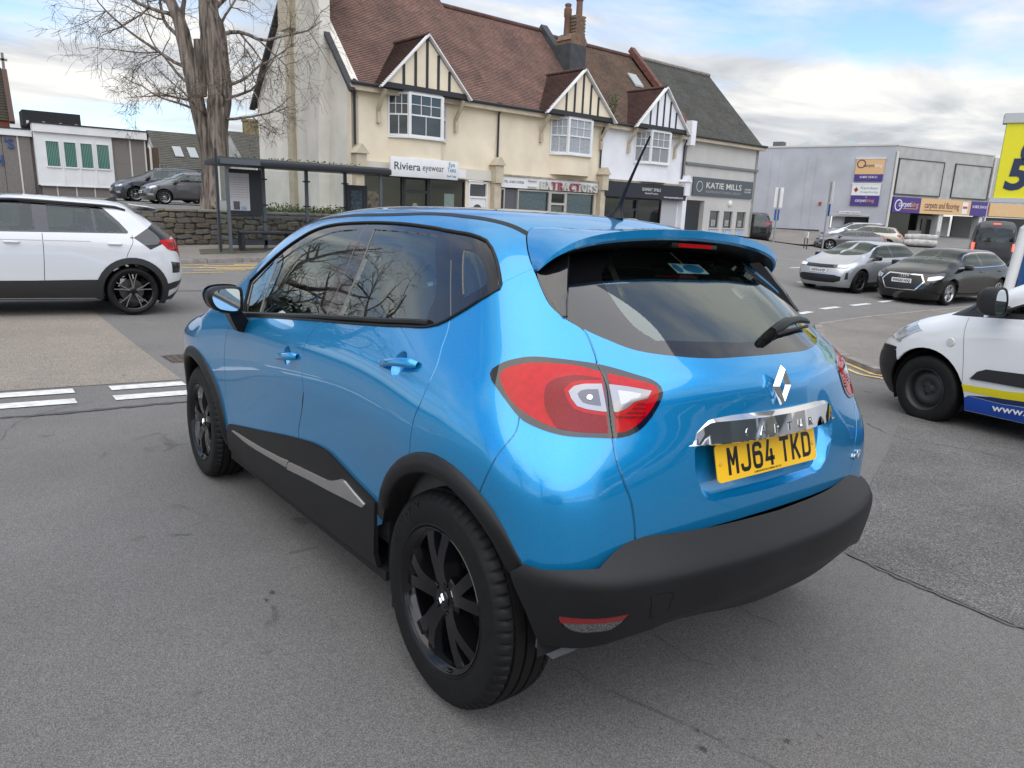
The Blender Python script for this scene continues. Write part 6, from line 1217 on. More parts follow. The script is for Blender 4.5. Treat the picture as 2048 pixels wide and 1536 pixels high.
d.update(name='delivery_van', label='white trade van with yellow and blue stripe and steel wheels', cat='van', loc=(1.13 - 2.73 * math.cos(va) + .86 * math.sin(va), -5.17 - 2.73 * math.sin(va) - .86 * math.cos(va), -16), paint=paint_mat('van_white_paint', (.76, .77, .78), metal=0., rough=.3, flake=False), R=.318, tw=.205, rim=.196, track=.765, grid=.04, sill=.20, arch_gap=.075, spokes=spokes_steel, mrim=mat('black_steel_wheel', (.018, .018, .018), .5), wseg=64,
         regions=[('front_bumper', [(0, .66), (.3, .66), (.62, .665), (.80, .66), (.87, .64), (.88, .5), (.88, .2), (0, .2)], 'f', M_PLASTIC, .006, True),
                  ('front_bumper_side', [(3.06, .21), (3.06, .56), (3.17, .615), (3.30, .655), (3.48, .66), (3.55, .655), (3.56, .5), (3.53, .35), (3.44, .21)], 's', M_PLASTIC, .006, False, True),
                  ('headlamp', [(3.40, .74), (3.30, .755), (3.18, .83), (3.0, .965), (3.02, .985), (3.12, .97), (3.30, .88), (3.46, .78)], 's', M_HLAMP, .004, False),
                  ('glass_surround', [(2.62, 1.02), (2.50, 1.13), (2.36, 1.22), (2.10, 1.50), (1.95, 1.62), (1.35, 1.66), (1.30, 1.07), (2.0, 1.04)], 's', M_LOWBLK, -.001, False, True),
                  ('side_window', [(2.22, 1.08), (2.16, 1.36), (1.98, 1.56), (1.85, 1.59), (1.42, 1.61), (1.40, 1.10)], 's', M_CGLASS, -.005, False, True), ('quarter_light', [(2.42, 1.07), (2.26, 1.30), (2.26, 1.08)], 's', M_CGLASS, -.005, False, True),
                  ('windscreen', [(1.98, 0), (1.98, .5), (1.99, .60), (2.3, .68), (2.52, .73), (2.62, .5), (2.66, 0)], 't', M_CGLASS, -.004),
                  ('yellow_stripe', [(2.37, .38), (2.37, .435), (1.95, .445), (1.4, .50), (0.6, .62), (.6, .54), (1.4, .42), (1.95, .375)], 's', M_VYEL, .0025, False, True),
                  ('navy_stripe', [(2.30, .345), (2.1, .37), (1.4, .412), (.6, .53), (.6, .48), (1.4, .37), (2.0, .33)], 's', M_VNAVY, .0025, False, True),
                  ('blue_stripe', [(2.40, .20), (2.40, .28), (2.30, .34), (2.0, .325), (1.4, .36), (.6, .47), (.4, .47), (.4, .20)], 's', M_VBLUE, .0025, False, True),
                  ('rubbing_strip', [(2.28, .50), (2.22, .57), (2.15, .60), (1.3, .63), (.4, .64), (.4, .52), (1.4, .50)], 's', M_LOWBLK, .016, False, True),
                  ('grille', [(0, .80), (.5, .79), (.55, .72), (0, .70)], 'f', M_GRILLE, -.004)],
         gaps=[('panel_gap', [(2.40, 1.02), (2.40, .9), (2.36, .6), (2.36, .3)], 's', .007, None), ('panel_gap', [(1.3, 1.62), (1.28, 1.0), (1.28, .3)], 's', .007, None), ('panel_gap', [(3.36, .66), (3.33, .72), (3.36, .75)], 's', .006, None), ('panel_gap', [(2.48, 1.14), (2.7, 1.06), (3.0, .99)], 's', .006, None)], belt=1.02)
d['spokes'] = spokes_steel
van, VB = build_car(d)
for s in (1, -1):
    mo = [(1.05, .0), (1.10, .05), (1.28, .06), (1.31, .03), (1.31, -.04), (1.28, -.07), (1.08, -.07)]
    mo = smooth_poly([(s * .99, 1.06), (s * 1.07, 1.08), (s * 1.09, 1.24), (s * 1.05, 1.30), (s * .97, 1.29), (s * .93, 1.20), (s * .94, 1.08)], True, .02); c = mo.mean(0); rows = []
    for x, k in ((2.02, .84), (2.02, .97), (2.06, 1.0), (2.14, .92), (2.20, .6), (2.215, .1)): rows.append([(x, *(c + (p - c) * k)) for p in list(mo) + [mo[0]]])
    mr = grid_mesh('door_mirror', rows, M_LOWBLK, van, auto=50); MB().tube([(2.1, s * .80, 1.10), (2.08, s * .96, 1.12)], .045, 8).build('mirror_arm', M_LOWBLK, mr)
    q = c + (mo - c) * .82; MB().add([(2.025, *p) for p in q], [tuple(range(len(q)))]).build('mirror_glass', mat('mirror_glass', (.75, .78, .8), .01, metal=1.), mr)
    p = VB.cast([(2.50, .79)], 's')[0]; MB().lathe([(0, .012), (.035, .010), (.042, 0)], c=(2.50, 0, .79), n=16).xf(Matrix.Translation((0, p[1] if s > 0 else -p[1] - .0, 0))).build('side_repeater', mat('clear_repeater', (.6, .6, .58), .15, coat=1.), van, smooth=True)
pp = VB.cast([(2.0, .295), (1.2, .30)], 's')
lettering('van_lettering', 'www.newtonvans.co.uk', M_WPAINT, van, (2.08, pp[0][1] + .008, .255), (-1, 0, .045), (0, 0, 1), .085, .001, .001, fit=1.15)
# --- silver hatchback
sil = paint_mat('silver_paint', (.46, .48, .50), metal=.6, rough=.3)
def front_face(kind):
    return {}
wb = 2.54; d, dlo = hatch(wb, .82, .70, 1.435, .99, .98, .885, .40); wf, wr = hatch_windows(wb, 1.435, .98); ws, bl = screens(wb, 1.435, .99, .98, .70, .4)
d.update(name='hatchback_car', label='silver hatchback with black grille band and lit front lamps', cat='car', loc=(9.17, -21.2, 84), paint=sil, R=.325, rim=.226, grid=.05, mirror=(wb * .80, .86, .99), mmirror=M_GLOSSBLK, spokes=spokes_multi(5, .05, .03, None, .2), mrim=mat('dark_alloy', (.06, .06, .065), .3, metal=.8), handles=[(.25, .88), (1.2, .87)],
         regions=[('glass_surround', dlo, 's', M_GLOSSBLK, -.002, False, True), ('side_window', wf, 's', M_CGLASS, -.006, False, True), ('side_window', wr, 's', M_CGLASS, -.006, False, True), ('windscreen', ws, 't', M_CGLASS, -.004), ('rear_window', bl, 'r', M_CGLASS, -.003),
                  ('sill_trim', [(.4, .3), (2.2, .3), (2.2, .2), (.4, .2)], 's', M_LOWBLK, .004, False, True), ('grille', [(0, .775), (.45, .78), (.74, .80), (.80, .77), (.74, .70), (.45, .685), (0, .68)], 'f', M_GLOSSBLK, .003), ('headlamp', [(.50, .775), (.78, .795), (.80, .765), (.72, .71), (.5, .705)], 'f', M_DRL, .008, False, True), ('lower_grille', [(0, .50), (.5, .50), (.68, .46), (.66, .34), (.5, .28), (0, .27)], 'f', M_GRILLE, -.004), ('air_slot', [(.76, .58), (.80, .58), (.80, .40), (.74, .38)], 'f', M_LOWBLK, .002, False, True),
                  ('tail_lamp', [(.5, .95), (.8, .96), (.82, .85), (.5, .85)], 'r', M_RED, .004, False, True)],
         gaps=[('panel_gap', [(1.0, .97), (1.0, .6), (1.02, .3)], 's', .008, None), ('panel_gap', [(2.05, .97), (2.05, .6), (2.0, .3)], 's', .008, None), ('panel_gap', [(.0, 1.02), (.1, .8), (.3, .6)], 's', .008, None), ('panel_gap', [(3.20, 0), (3.16, .5), (2.9, .72), (2.4, .70)], 't', .008, None)])
car, B = build_car(d); plate_on(car, B, 'f', .60, 'WF74 KTP')
# --- black hatchback
blk = paint_mat('black_metallic_paint', (.004, .0045, .0045), metal=.0, rough=.2); blk.node_tree.nodes['Principled BSDF'].inputs['Coat Weight'].default_value = .45
wb = 2.63; d, dlo = hatch(wb, .87, .78, 1.43, .985, .97, .90, .42); wf, wr = hatch_windows(wb, 1.43, .97); ws, bl = screens(wb, 1.43, .985, .97, .78, .42)
d.update(name='hatchback_car', label='black hatchback with a wide hexagonal chrome edged grille', cat='car', loc=(6.83, -21.26, 85), paint=blk, R=.325, rim=.226, grid=.05, mirror=(wb * .80, .88, .98), mmirror=blk, handles=[(.25, .87), (1.25, .86)], spokes=spokes_multi(5, .05, .06, None, .17),
         regions=[('window_chrome', [(x, z + (.018 if z > 1.1 else -.012)) for x, z in dlo], 's', M_CHROME, .001, False, True), ('glass_surround', dlo, 's', M_GLOSSBLK, -.002, False, True), ('side_window', wf, 's', M_CGLASS, -.006, False, True), ('side_window', wr, 's', M_CGLASS, -.006, False, True), ('windscreen', ws, 't', M_CGLASS, -.004), ('rear_window', bl, 'r', M_CGLASS, -.003),
                  ('grille_surround', [(0, .775), (.44, .775), (.57, .60), (.40, .37), (0, .36)], 'f', M_CHROME, .008), ('grille', [(0, .75), (.42, .75), (.535, .60), (.385, .39), (0, .38)], 'f', M_GRILLE, .004), ('headlamp', [(.60, .72), (.80, .77), (.86, .76), (.84, .69), (.72, .64), (.61, .63)], 'f', M_HLAMP, .004, False, True), ('air_intake', [(.62, .52), (.80, .55), (.82, .36), (.6, .34)], 'f', M_GRILLE, -.003, False, True), ('tail_lamp', [(.45, .95), (.8, .96), (.82, .85), (.45, .85)], 'r', M_RED, .004, False, True)],
         gaps=[('panel_gap', [(1.03, .96), (1.03, .6), (1.05, .3)], 's', .008, None), ('panel_gap', [(2.12, .96), (2.12, .6), (2.05, .3)], 's', .008, None), ('panel_gap', [(3.30, 0), (3.25, .5), (2.95, .74), (2.45, .71)], 't', .008, None)])
car, B = build_car(d); plate_on(car, B, 'f', .60, 'WN24 HXJ')
for i in range(4):
    p = B.cast([(0, .70)], 'f')[0]; MB().lathe([(.040 + .007 * math.cos(t), .007 * math.sin(t)) for t in np.linspace(0, 2 * math.pi, 7)[:-1]], c=(p[0] + .012, -.085 + i * .057, .705), axis='x', n=20, close=True).build('grille_ring', M_CHROME, car, smooth=True)
# --- plain far cars share one recipe
def far_car(label, cat, loc, paint, L=(2.6, .85, .80), H=1.45, hood=.98, belt=.98, hw=.89, rake=.42, name='hatchback_car', R=.32, wag=False, z=None, lit=False, grid=.085, plate=None, mrim=None, rails=False, sp=None):
    wb, fo, ro = L; d, dlo = hatch(wb, fo, ro, H, hood, belt, hw, rake, wag=wag); wf, wr = hatch_windows(wb, H, belt); ws, bl = screens(wb, H, hood, belt, ro, rake)
    d.update(name=name, label=label, cat=cat, loc=loc, paint=paint, R=R, rim=R * .68, grid=grid, mirror=(wb * .80, hw - .02, belt + .01), mmirror=paint, wseg=28, mrim=mrim, spokes=sp,
             regions=[('glass_surround', dlo, 's', M_GLOSSBLK, -.002, False, True), ('side_window', wf, 's', M_CGLASS, -.006, False, True), ('side_window', wr, 's', M_CGLASS, -.006, False, True), ('windscreen', ws, 't', M_CGLASS, -.004), ('rear_window', bl, 'r', M_CGLASS, -.003),
                      ('sill_trim', [(.4, .3), (wb - .4, .3), (wb - .4, .2), (.4, .2)], 's', M_LOWBLK, .004, False, True), ('headlamp', [(.45, .76), (.80, .80), (.84, .76), (.76, .68), (.47, .67)], 'f', M_HLAMP, .004, False, True), ('grille', [(0, .74), (.42, .74), (.42, .66), (0, .65)], 'f', M_GRILLE, .002), ('lower_grille', [(0, .48), (.55, .47), (.6, .36), (0, .32)], 'f', M_GRILLE, -.003), ('fog_lamp', [(.66, .46), (.80, .47), (.80, .38), (.66, .38)], 'f', M_HLAMP, .002, False, True),
                      ('tail_lamp', [(.46, belt - .05), (.80, belt - .02), (.84, belt - .12), (.5, belt - .20)], 'r', M_LITRED if lit else M_RED, .004, False, True), ('lower_bumper', [(0, .42), (.7, .42), (.85, .38), (.85, .2), (0, .2)], 'r', M_LOWBLK, .003)],
             gaps=[('panel_gap', [(wb * .395, belt), (wb * .395, .6), (wb * .40, .3)], 's', .01, None), ('panel_gap', [(wb * .80, belt), (wb * .81, .6), (wb * .78, .3)], 's', .01, None)])
    if z is not None: d['z'] = z
    c, B = build_car(d)
    if plate: plate_on(c, B, plate[0], plate[1], plate[2], plate[0] == 'r')
    if rails:
        for s in (1, -1): MB().tube([(x, s * .55, B.cast([(x, .55)], 't')[0][2] + .04) for x in np.linspace(-.4, wb * .55, 8)], .018, 6).build('roof_rail', M_ALU, c, smooth=True)
    return c, B
# ---------------------------------------------------------------- parked cars further off
MG = paint_mat('grey_metallic_paint', (.10, .10, .105), metal=.5); MD = paint_mat('dark_blue_grey_paint', (.022, .026, .036), metal=.4); MR = paint_mat('dark_red_paint', (.16, .012, .018), metal=.3); MK = mat('satin_dark_van_paint', (.028, .030, .036), .38, coat=.4)
CPZ = lambda x, y: .93 + .0125 * (x - 22.6) + .010 * (y + 9)       # raised church car park
far_car('grey hatchback parked in the raised car park beside the tree', 'car', (34.9, -8.35, 92), MG, (2.47, .80, .70), 1.46, 1.0, 1.0, .85, .40, z=CPZ(34.9, -7.2), grid=.07, plate=('f', .52, 'WA13 KLO'), sp=spokes_multi(10, .022, .028))
far_car('dark blue grey SUV parked behind the grey hatchback', 'car', (38.6, -8.2, 92), MD, (2.79, .92, .95), 1.66, 1.12, 1.12, .94, .34, name='suv_car', R=.35, wag=True, z=CPZ(38.6, -6.8), grid=.08, rails=True)
coupe, _ = far_car('low dark grey coupe parked beyond the no stopping sign', 'car', (22.7, -47.4, 42), MG, (2.75, .82, .95), 1.36, .93, .93, .92, .75, name='coupe_car', R=.345)
far_car('silver estate car parked behind the grey coupe', 'car', (24.0, -50.3, 45), sil, (2.7, .9, 1.0), 1.48, 1.0, 1.0, .91, .35, name='estate_car', wag=True)
far_car('pale gold hatchback parked outside the carpet shop with its tail showing', 'car', (22.5, -49.6, 20), paint_mat('pale_gold_paint', (.40, .37, .30), metal=.5), (2.64, .9, .82), 1.48, 1.0, 1.0, .91, .36, plate=('r', .78, None))
far_car('dark red hatchback half hidden behind the white sign post', 'car', (5.6, -28.0, 75), MR, (2.55, .85, .75), 1.46, 1.0, 1.0, .88, .4)
far_car('black boxy SUV parked beside the grey funeral service building', 'car', (27.3, -41.0, -52), blk, (2.9, .85, 1.1), 1.80, 1.18, 1.18, .98, .18, name='suv_car', R=.38, wag=True)
far_car('red people carrier with roof rails passing beyond the blue roof', 'car', (12.6, -11.6, -88), paint_mat('dull_red_paint', (.34, .07, .06), metal=.2), (2.7, .9, .95), 1.72, 1.06, 1.06, .91, .3, name='people_carrier', wag=True, rails=True)
# dark panel van with lit tail lamps
d = dict(wb=3.3, fo=.95, ro=1.0, belt=1.3, sec=[(.1, .9), (.3, .98), (.6, 1.02), (1.0, 1.02), (1.4, 1.0), (1.9, .95), (2.3, .86), (2.5, .78)], xr=[(.2, -.96), (.6, -1.0), (1.2, -1.0), (1.8, -.97), (2.3, -.90), (2.5, -.85)], xf=[(.2, 4.1), (.5, 4.24), (.8, 4.2), (1.0, 4.05), (1.2, 3.7)],
         zr=[(-1.1, 2.38), (-.8, 2.44), (0, 2.46), (2.0, 2.46), (2.5, 2.38), (2.9, 2.0), (3.3, 1.55), (3.5, 1.35), (3.9, 1.15), (4.2, .9)], bow=(.05, .3), k=(.14, .16, .3), flare=.02, gtaper=(.05, 0), s0=.2, s1=2.8, z0=1.0,
         name='panel_van', label='dark grey high roof panel van with lit red tail lamps', cat='van', loc=(14.5, -44.85, -68), paint=MK, R=.34, rim=.21, track=.86, grid=.10, cabin=False, wseg=28, sill=.3,
         regions=[('rear_window', [(.10, 2.02), (.84, 2.0), (.90, 1.9), (.90, 1.45), (.84, 1.36), (.10, 1.36)], 'r', M_GLOSSBLK, -.003, False), ('tail_lamp', [(.88, 1.25), (1.0, 1.25), (1.0, .85), (.90, .85)], 'r', M_LITRED, .006, False, True), ('high_brake_lamp', [(0, 2.33), (.17, 2.325), (.17, 2.28), (0, 2.28)], 'r', M_LITRED, .006), ('rear_step', [(0, .52), (.9, .52), (.9, .4), (0, .4)], 'r', M_LOWBLK, .02)],
         gaps=[])
vn, VBk = build_car(d); p = VBk.cast([(.55, .72)], 'r')[0]; MB().box(p[0] - .02, p[0], .30, .82, .66, .77).build('number_plate', MATS['yellow_plate'], vn)
# ---------------------------------------------------------------- raised car park, wall, bank
q = [(22.75, 34), (22.75, -10.2), (24.0, -10.2), (62, -8.2), (62, 34)]
vs = [(x, y, CPZ(x, y)) for x, y in q]; tagp(raw('car_park', vs, [(0, 1, 2, 3, 4)], M_ROAD), kind='structure')
wl = thing('stone_wall', 'low rubble stone wall with flat coping behind the bus shelter', 'wall', (22.45, 0, 0))
wz = lambda y: CPZ(22.6, y) + .09
M_ST = [mat('wall_stone_%s' % n, c, .9, noise=(9, .35), bump=(30, .5)) for n, c in (('brown', (.115, .094, .07)), ('grey', (.12, .112, .098)), ('buff', (.145, .12, .088)), ('dark', (.09, .077, .06)))]
prot = []
for k in range(8):
    bm = bmesh.new(); bmesh.ops.create_cube(bm, size=1)
    bmesh.ops.bevel(bm, geom=list(bm.edges), offset=.16, segments=1, affect='EDGES')
    for v in bm.verts: v.co += Vector(rng.normal(0, .035, 3))
    me = bpy.data.meshes.new('stone'); bm.to_mesh(me); bm.free(); me.materials.append(M_ST[k % 4]); prot.append(me)
MB().prism([(9.0, -.4), (-10.1, -.4), (-10.1, wz(-10.1) - .03), (9.0, wz(9) - .03)], .03, .30, 'yz').build('wall_core', mat('wall_mortar', (.095, .084, .066), .95, noise=(6, .4)), wl)
nst = 0
for r in range(6):
    y = -1.2 + rng.random() * .3
    while y > -9.9 and nst < 290:
        w = .18 + rng.random() * .30; z0 = .03; H_ = wz(y) - .06 - z0; hgt = H_ / 6
        o = bpy.data.objects.new('stone', prot[rng.integers(8)]); COL.objects.link(o); o.parent = wl; o.location = (.03, y - w / 2, z0 + (r + .5) * hgt); o.location.z += rng.normal(0, .018); o.rotation_euler = (rng.normal(0, .10), 0, rng.normal(0, .06)); o.scale = (.14 + rng.random() * .05, w * (.86 + .16 * rng.random()), hgt * (.78 + .3 * rng.random())); nst += 1; y -= w
for y in np.arange(9, -10, -.95): MB().box(-.06, .40, y - .93, y, wz(y) - .03, wz(y) + .05).build('coping_stone', mat('coping_stone', (.20, .185, .15), .85, noise=(4, .3)), wl, bevel=.01)
# weeds and ivy on the bank by the gable
def leaf_mass(name, n, fn, m, size=.08, parent=None, kind='stuff', label=None):
    v = []; f = []
    for i in range(n):
        p = np.array(fn()); a = rng.normal(0, 1, 3); a /= np.linalg.norm(a); b = np.cross(a, rng.normal(0, 1, 3)); b /= np.linalg.norm(b); s = size * (.6 + rng.random() * .8); k = len(v)
        v += [p - a * s, p + b * s * .5, p + a * s, p - b * s * .5]; f.append((k, k + 1, k + 2, k + 3))
    o = raw(name, v, f, m, parent); o['kind'] = kind
    return o
def bank():
    y = -5.2 - rng.random() * 5; x = 23.0 + rng.random() * 1.3; return (x, y, CPZ(x, y) + .05 + rng.random() * (.15 + .25 * (rng.random() ** 2)))
leaf_mass('bank_weeds', 2600, bank, mat('weed_leaves', (.085, .10, .035), .8, noise=(5, .5)), .055)
def bush(name, label, c, r, m, n=900, size=.09):
    t = thing(name, label, 'bush', c); 
    def fn():
        u = rng.normal(0, 1, 3); u /= np.linalg.norm(u); k = rng.random() ** .4; return (u[0] * r[0] * k, u[1] * r[1] * k, r[2] + u[2] * r[2] * k)
    o = leaf_mass('foliage', n, fn, m, size, t, 'stuff'); MB().tube([(0, 0, 0), (.05, 0, r[2])], [.05, .03], 6).build('stem', M_ST[0], t)
    return t
bush('bush', 'small green bush at the corner of the church hall', (46.3, -8.5, CPZ(46, -8)), (1.0, .7, 1.0), mat('bush_leaves', (.04, .075, .022), .7, noise=(3, .5)))
# ---------------------------------------------------------------- church hall
ph = thing('church_hall', 'low grey panelled church hall with white window bay and blue letters', 'building', (44.5, 0, 0))
M_PEB = mat('pebbledash_panel', (.19, .17, .155), .95, noise=(30, .35, 3), bump=(80, .5)); M_STRIP = mat('white_cover_strip', (.58, .56, .52), .6)
ys_ = [(-2.24, -2.95), (-2.95, -3.83), (-3.83, -4.7), (-4.7, -5.7), (-5.7, -6.62), (-6.62, -7.37)]
for a, b in ys_:
    top = 4.45 if a <= -5.7 else 1.80
    for z0, z1 in ((.6, 1.795),) if top < 2 else ((.6, 1.95), (1.955, 3.1), (3.105, 4.45)): MB().box(0, .2, b + .035, a - .035, z0, z1).build('wall_panel', M_PEB, ph)
for y in (-2.95, -3.83, -4.7): MB().box(-.02, .2, y - .03, y + .03, .6, 1.8).build('cover_strip', M_STRIP, ph)
for y in (-5.7, -6.62, -7.37): MB().box(-.02, .2, y - .035, y + .035, .6, 4.45).build('cover_strip', M_STRIP, ph)
for y in (4, 3.3, 2.6, 1.9, 1.2, .5, -.1): MB().box(.45, .6, y - .66, y - .04, .6, 2.0).build('wall_panel', M_PEB, ph); MB().box(.45, .6, y - .66, y - .04, 2.005, 3.2).build('wall_panel', M_PEB, ph); MB().box(.45, .6, y - .66, y - .04, 3.205, 4.25).build('wall_panel', M_PEB, ph); MB().box(.43, .6, y - .04, y + .04, .6, 4.25).build('cover_strip', M_STRIP, ph)
MB().box(.44, .6, -2.0, -.78, .6, 4.25).build('wall_panel', M_PEB, ph); MB().box(.42, .6, -1.49, -1.42, .6, 4.25).build('cover_strip', M_STRIP, ph)
bay = MB().box(-.12, .0, -5.70, -2.24, 1.80, 4.46).build('window_bay', M_WPAINT, ph); MB().box(-.12, .5, -2.24, -2.14, 1.80, 4.46).build('bay_cheek', M_WPAINT, bay); MB().box(-.16, .0, -5.74, -2.2, 1.76, 1.82).build('bay_sill', M_WPAINT, bay)
for a, b in ((-2.62, -3.19), (-3.43, -3.96), (-4.19, -4.72), (-4.95, -5.52)):
    w_ = MB().box(-.17, -.121, b - .06, b, 2.72, 4.08).box(-.17, -.121, a, a + .06, 2.72, 4.08).box(-.17, -.121, b, a, 4.02, 4.08).box(-.18, -.121, b - .03, a + .03, 2.70, 2.78).build('window', M_WPAINT, bay)
    MB().quad((-.128, a, 2.78), (-.128, b, 2.78), (-.128, b, 4.02), (-.128, a, 4.02)).build('pane', mat('green_glass', (.02, .07, .06), .06, spec=.8), w_)
    for y in np.arange(b + .03, a, .075): MB().box(-.1285, -.131, y, y + .045, 2.80, 4.0).build('blind_slat', mat('green_blind', (.11, .24, .19), .6), w_)
for y in (-3.31, -4.08, -4.83): MB().box(-.15, -.121, y - .04, y + .04, 1.83, 4.45).build('bay_rib', M_WPAINT, bay)
MB().box(-.28, .6, -7.45, -2.1, 4.46, 4.86).build('roof_fascia', M_WPAINT, ph); MB().box(-.32, 9, -7.5, -2.05, 4.86, 4.93).build('roof_edge', M_BLKP, ph)
MB().box(.30, .6, -2.1, 4.2, 4.20, 4.52).build('roof_fascia', M_WPAINT, ph); MB().box(.26, 9, -2.05, 4.2, 4.52, 4.58).build('roof_edge', M_BLKP, ph)
MB().box(.6, 9, -7.37, 4.2, .6, 4.4).build('hall_block', M_PEB, ph)
MB().box(3.0, 5.0, -4.75, -2.0, 4.93, 5.75).build('roof_plant_screen', mat('black_felt', (.018, .018, .02), .8), ph)
for y in (-2.2, -2.95, -3.75, -4.5): MB().box(2.94, 3.0, y - .06, y + .06, 4.95, 5.2).build('roof_post', M_STRIP, ph)
MBL = mat('blue_letter', (.02, .07, .24), .4)
lettering('wall_letter', "'S", MBL, ph, (.40, -.86, 3.56), (0, -1, 0), (0, 0, 1), .68, .03, .01, fit=.40); lettering('wall_letter', 'H', MBL, ph, (.40, -.36, 2.68), (0, -1, 0), (0, 0, 1), .72, .03, .012, fit=.34)
MB().tube([(-.1, -7.62, .8), (-.1, -7.62, 4.0), (.1, -7.6, 4.2)], .06, 8).build('downpipe', M_STRIP, ph); MB().box(.2, 6, -8.1, -7.4, .6, 4.1).build('side_wing', mat('brown_side_wall', (.10, .065, .045), .9), ph)
chh = thing('church', 'old church with mossy brown tiled roof and gable cross', 'church', (60, 3, 0))
slope('roof', chh, (0, -5.2, 6.0), (0, 1, 0), (1.5, 0, 3.3), lambda v: 0, lambda v: 16, 3.9, tile_mat('mossy_brown_tiles', (.06, .05, .038), (.045, .04, .032), (.02, .018, .015), .3, .2, (.9, 1.0, .6)), gauge=.2)
MB().box(0.1, 3, -5.2, 12, -1, 6.0).build('nave_wall', mat('red_church_brick', (.16, .045, .03), .9, noise=(12, .4)), chh)
mb = MB(); beam(mb, (-.15, -5.35, 5.9), (1.6, -5.35, 9.4), .35, .30, (0, 1, 0)); mb.build('gable_coping', mat('brown_sandstone', (.10, .065, .05), .9), chh)
MB().box(1.42, 1.58, -5.43, -5.27, 9.2, 10.5).box(1.42, 1.58, -5.6, -5.1, 10.0, 10.14).build('gable_cross', M_KERB, chh)
# ---------------------------------------------------------------- houses behind
def house(label, x, y, w, dpt, ze, zr, rot, mroof, mwall, ch=None, z0=0., lights=False):
    t = thing('terraced_house', label, 'house', (x, y, 0), RAD(rot), 'terraced houses on the hill behind')
    MB().box(0, w, 0, dpt, z0, ze).build('wall', mwall, t); L_ = math.hypot(dpt / 2 + .3, zr - ze)
    slope('roof', t, (-.3, -.3, ze - .15), (1, 0, 0), (0, dpt / 2 + .3, zr - ze + .15), lambda v: 0, lambda v: w + .6, L_, mroof, gauge=.25, t=.03)
    slope('roof', t, (-.3, dpt + .3, ze - .15), (1, 0, 0), (0, -dpt / 2 - .3, zr - ze + .15), lambda v: 0, lambda v: w + .6, L_, mroof, gauge=.5, t=.03)
    MB().prism([(0, ze), (dpt, ze), (dpt / 2, zr - .05)], -.02, .18, 'yz').build('gable', mwall, t); MB().prism([(0, ze), (dpt, ze), (dpt / 2, zr - .05)], w - .18, w + .02, 'yz').build('gable', mwall, t)
    for k in range(max(int(w / 2.2), 1)):
        xx = .8 + k * 2.1; o = MB().box(xx, xx + 1.1, -.05, .02, ze - 1.7, ze - .4).build('window', M_WPAINT, t); MB().box(xx + .1, xx + 1.0, -.06, -.04, ze - 1.6, ze - .5).build('pane', M_WGLASS, o)
    if lights:
        for k in (0, 1):
            mb = MB().box(1.2 + k * 1.2, 1.9 + k * 1.2, 0, .06, 0, 1.4); a = math.atan2(zr - ze + .15, dpt / 2 + .3); mb.xf(Matrix.Translation((0, .9, ze + .15 + (.9 + .3) * math.tan(a) - .12)) @ Matrix.Rotation(0, 4, 'X')); mb.v = [(p[0], .9 + (p[2] - (ze + .15 + 1.2 * math.tan(a) - .12)) * math.cos(a), ze - .05 + 1.2 * math.tan(a) + (p[2] - (ze + .15 + 1.2 * math.tan(a) - .12)) * math.sin(a) + (p[1] - .9) * 1.) for p in mb.v]; mb.build('skylight', mat('skylight_glass', (.35, .38, .38), .1), t)
    if ch: MB().box(ch, ch + 1.2, dpt / 2 - .35, dpt / 2 + .35, zr - .6, zr + .9).box(ch - .08, ch + 1.28, dpt / 2 - .43, dpt / 2 + .43, zr + .9, zr + 1.1).build('chimney', mat('mossy_buff_chimney', (.20, .16, .08), .9, noise=(3, .5)), t)
M_OLDSL = tile_mat('old_grey_slates', (.10, .095, .085), (.075, .075, .07), (.03, .03, .028), .35, .25, (.75, .78, .6))
M_HW = mat('white_house_render', (.42, .42, .40), .85, noise=(.9, .25, 8))
house('white rendered house with skylights and a mossy chimney, left of the tree', 66, -13.0, 5.0, 8, 3.9, 7.0, -90, M_OLDSL, M_HW, 4.0, lights=True)
house('grey roofed house far behind the church hall, with a brick chimney', 92, -17.5, 4, 8, 5.4, 7.4, -90, M_OLDSL, mat('drab_render', (.20, .18, .15), .9), 2.0)
house('white house under grey slates between the tree and the gable', 62, -18.6, 5.5, 8, 4.6, 7.2, -90, M_OLDSL, M_HW, 1.2)
# ---------------------------------------------------------------- street tree
def bark_mat():
    if 'ridged_bark' in MATS: return MATS['ridged_bark']
    m = mat('ridged_bark', (.15, .115, .085), .95); nt = m.node_tree; b = nt.nodes['Principled BSDF']; N = nt.nodes.new; L = nt.links.new
    tc = N('ShaderNodeTexCoord'); mp = N('ShaderNodeMapping'); mp.inputs['Scale'].default_value = (9, 9, .9); L(tc.outputs['Object'], mp.inputs[0])
    n = N('ShaderNodeTexNoise'); n.inputs['Scale'].default_value = 1.0; n.inputs['Detail'].default_value = 7; n.inputs['Distortion'].default_value = .6; L(mp.outputs[0], n.inputs['Vector'])
    r = N('ShaderNodeValToRGB'); r.color_ramp.elements[0].position = .36; r.color_ramp.elements[1].position = .62; r.color_ramp.elements[0].color = (.065, .053, .043, 1); r.color_ramp.elements[1].color = (.27, .22, .18, 1); L(n.outputs['Fac'], r.inputs[0]); L(r.outputs[0], b.inputs['Base Color'])
    bp = N('ShaderNodeBump'); bp.inputs['Strength'].default_value = 1.0; bp.inputs['Distance'].default_value = .06; L(n.outputs['Fac'], bp.inputs['Height']); L(bp.outputs[0], b.inputs['Normal'])
    return m
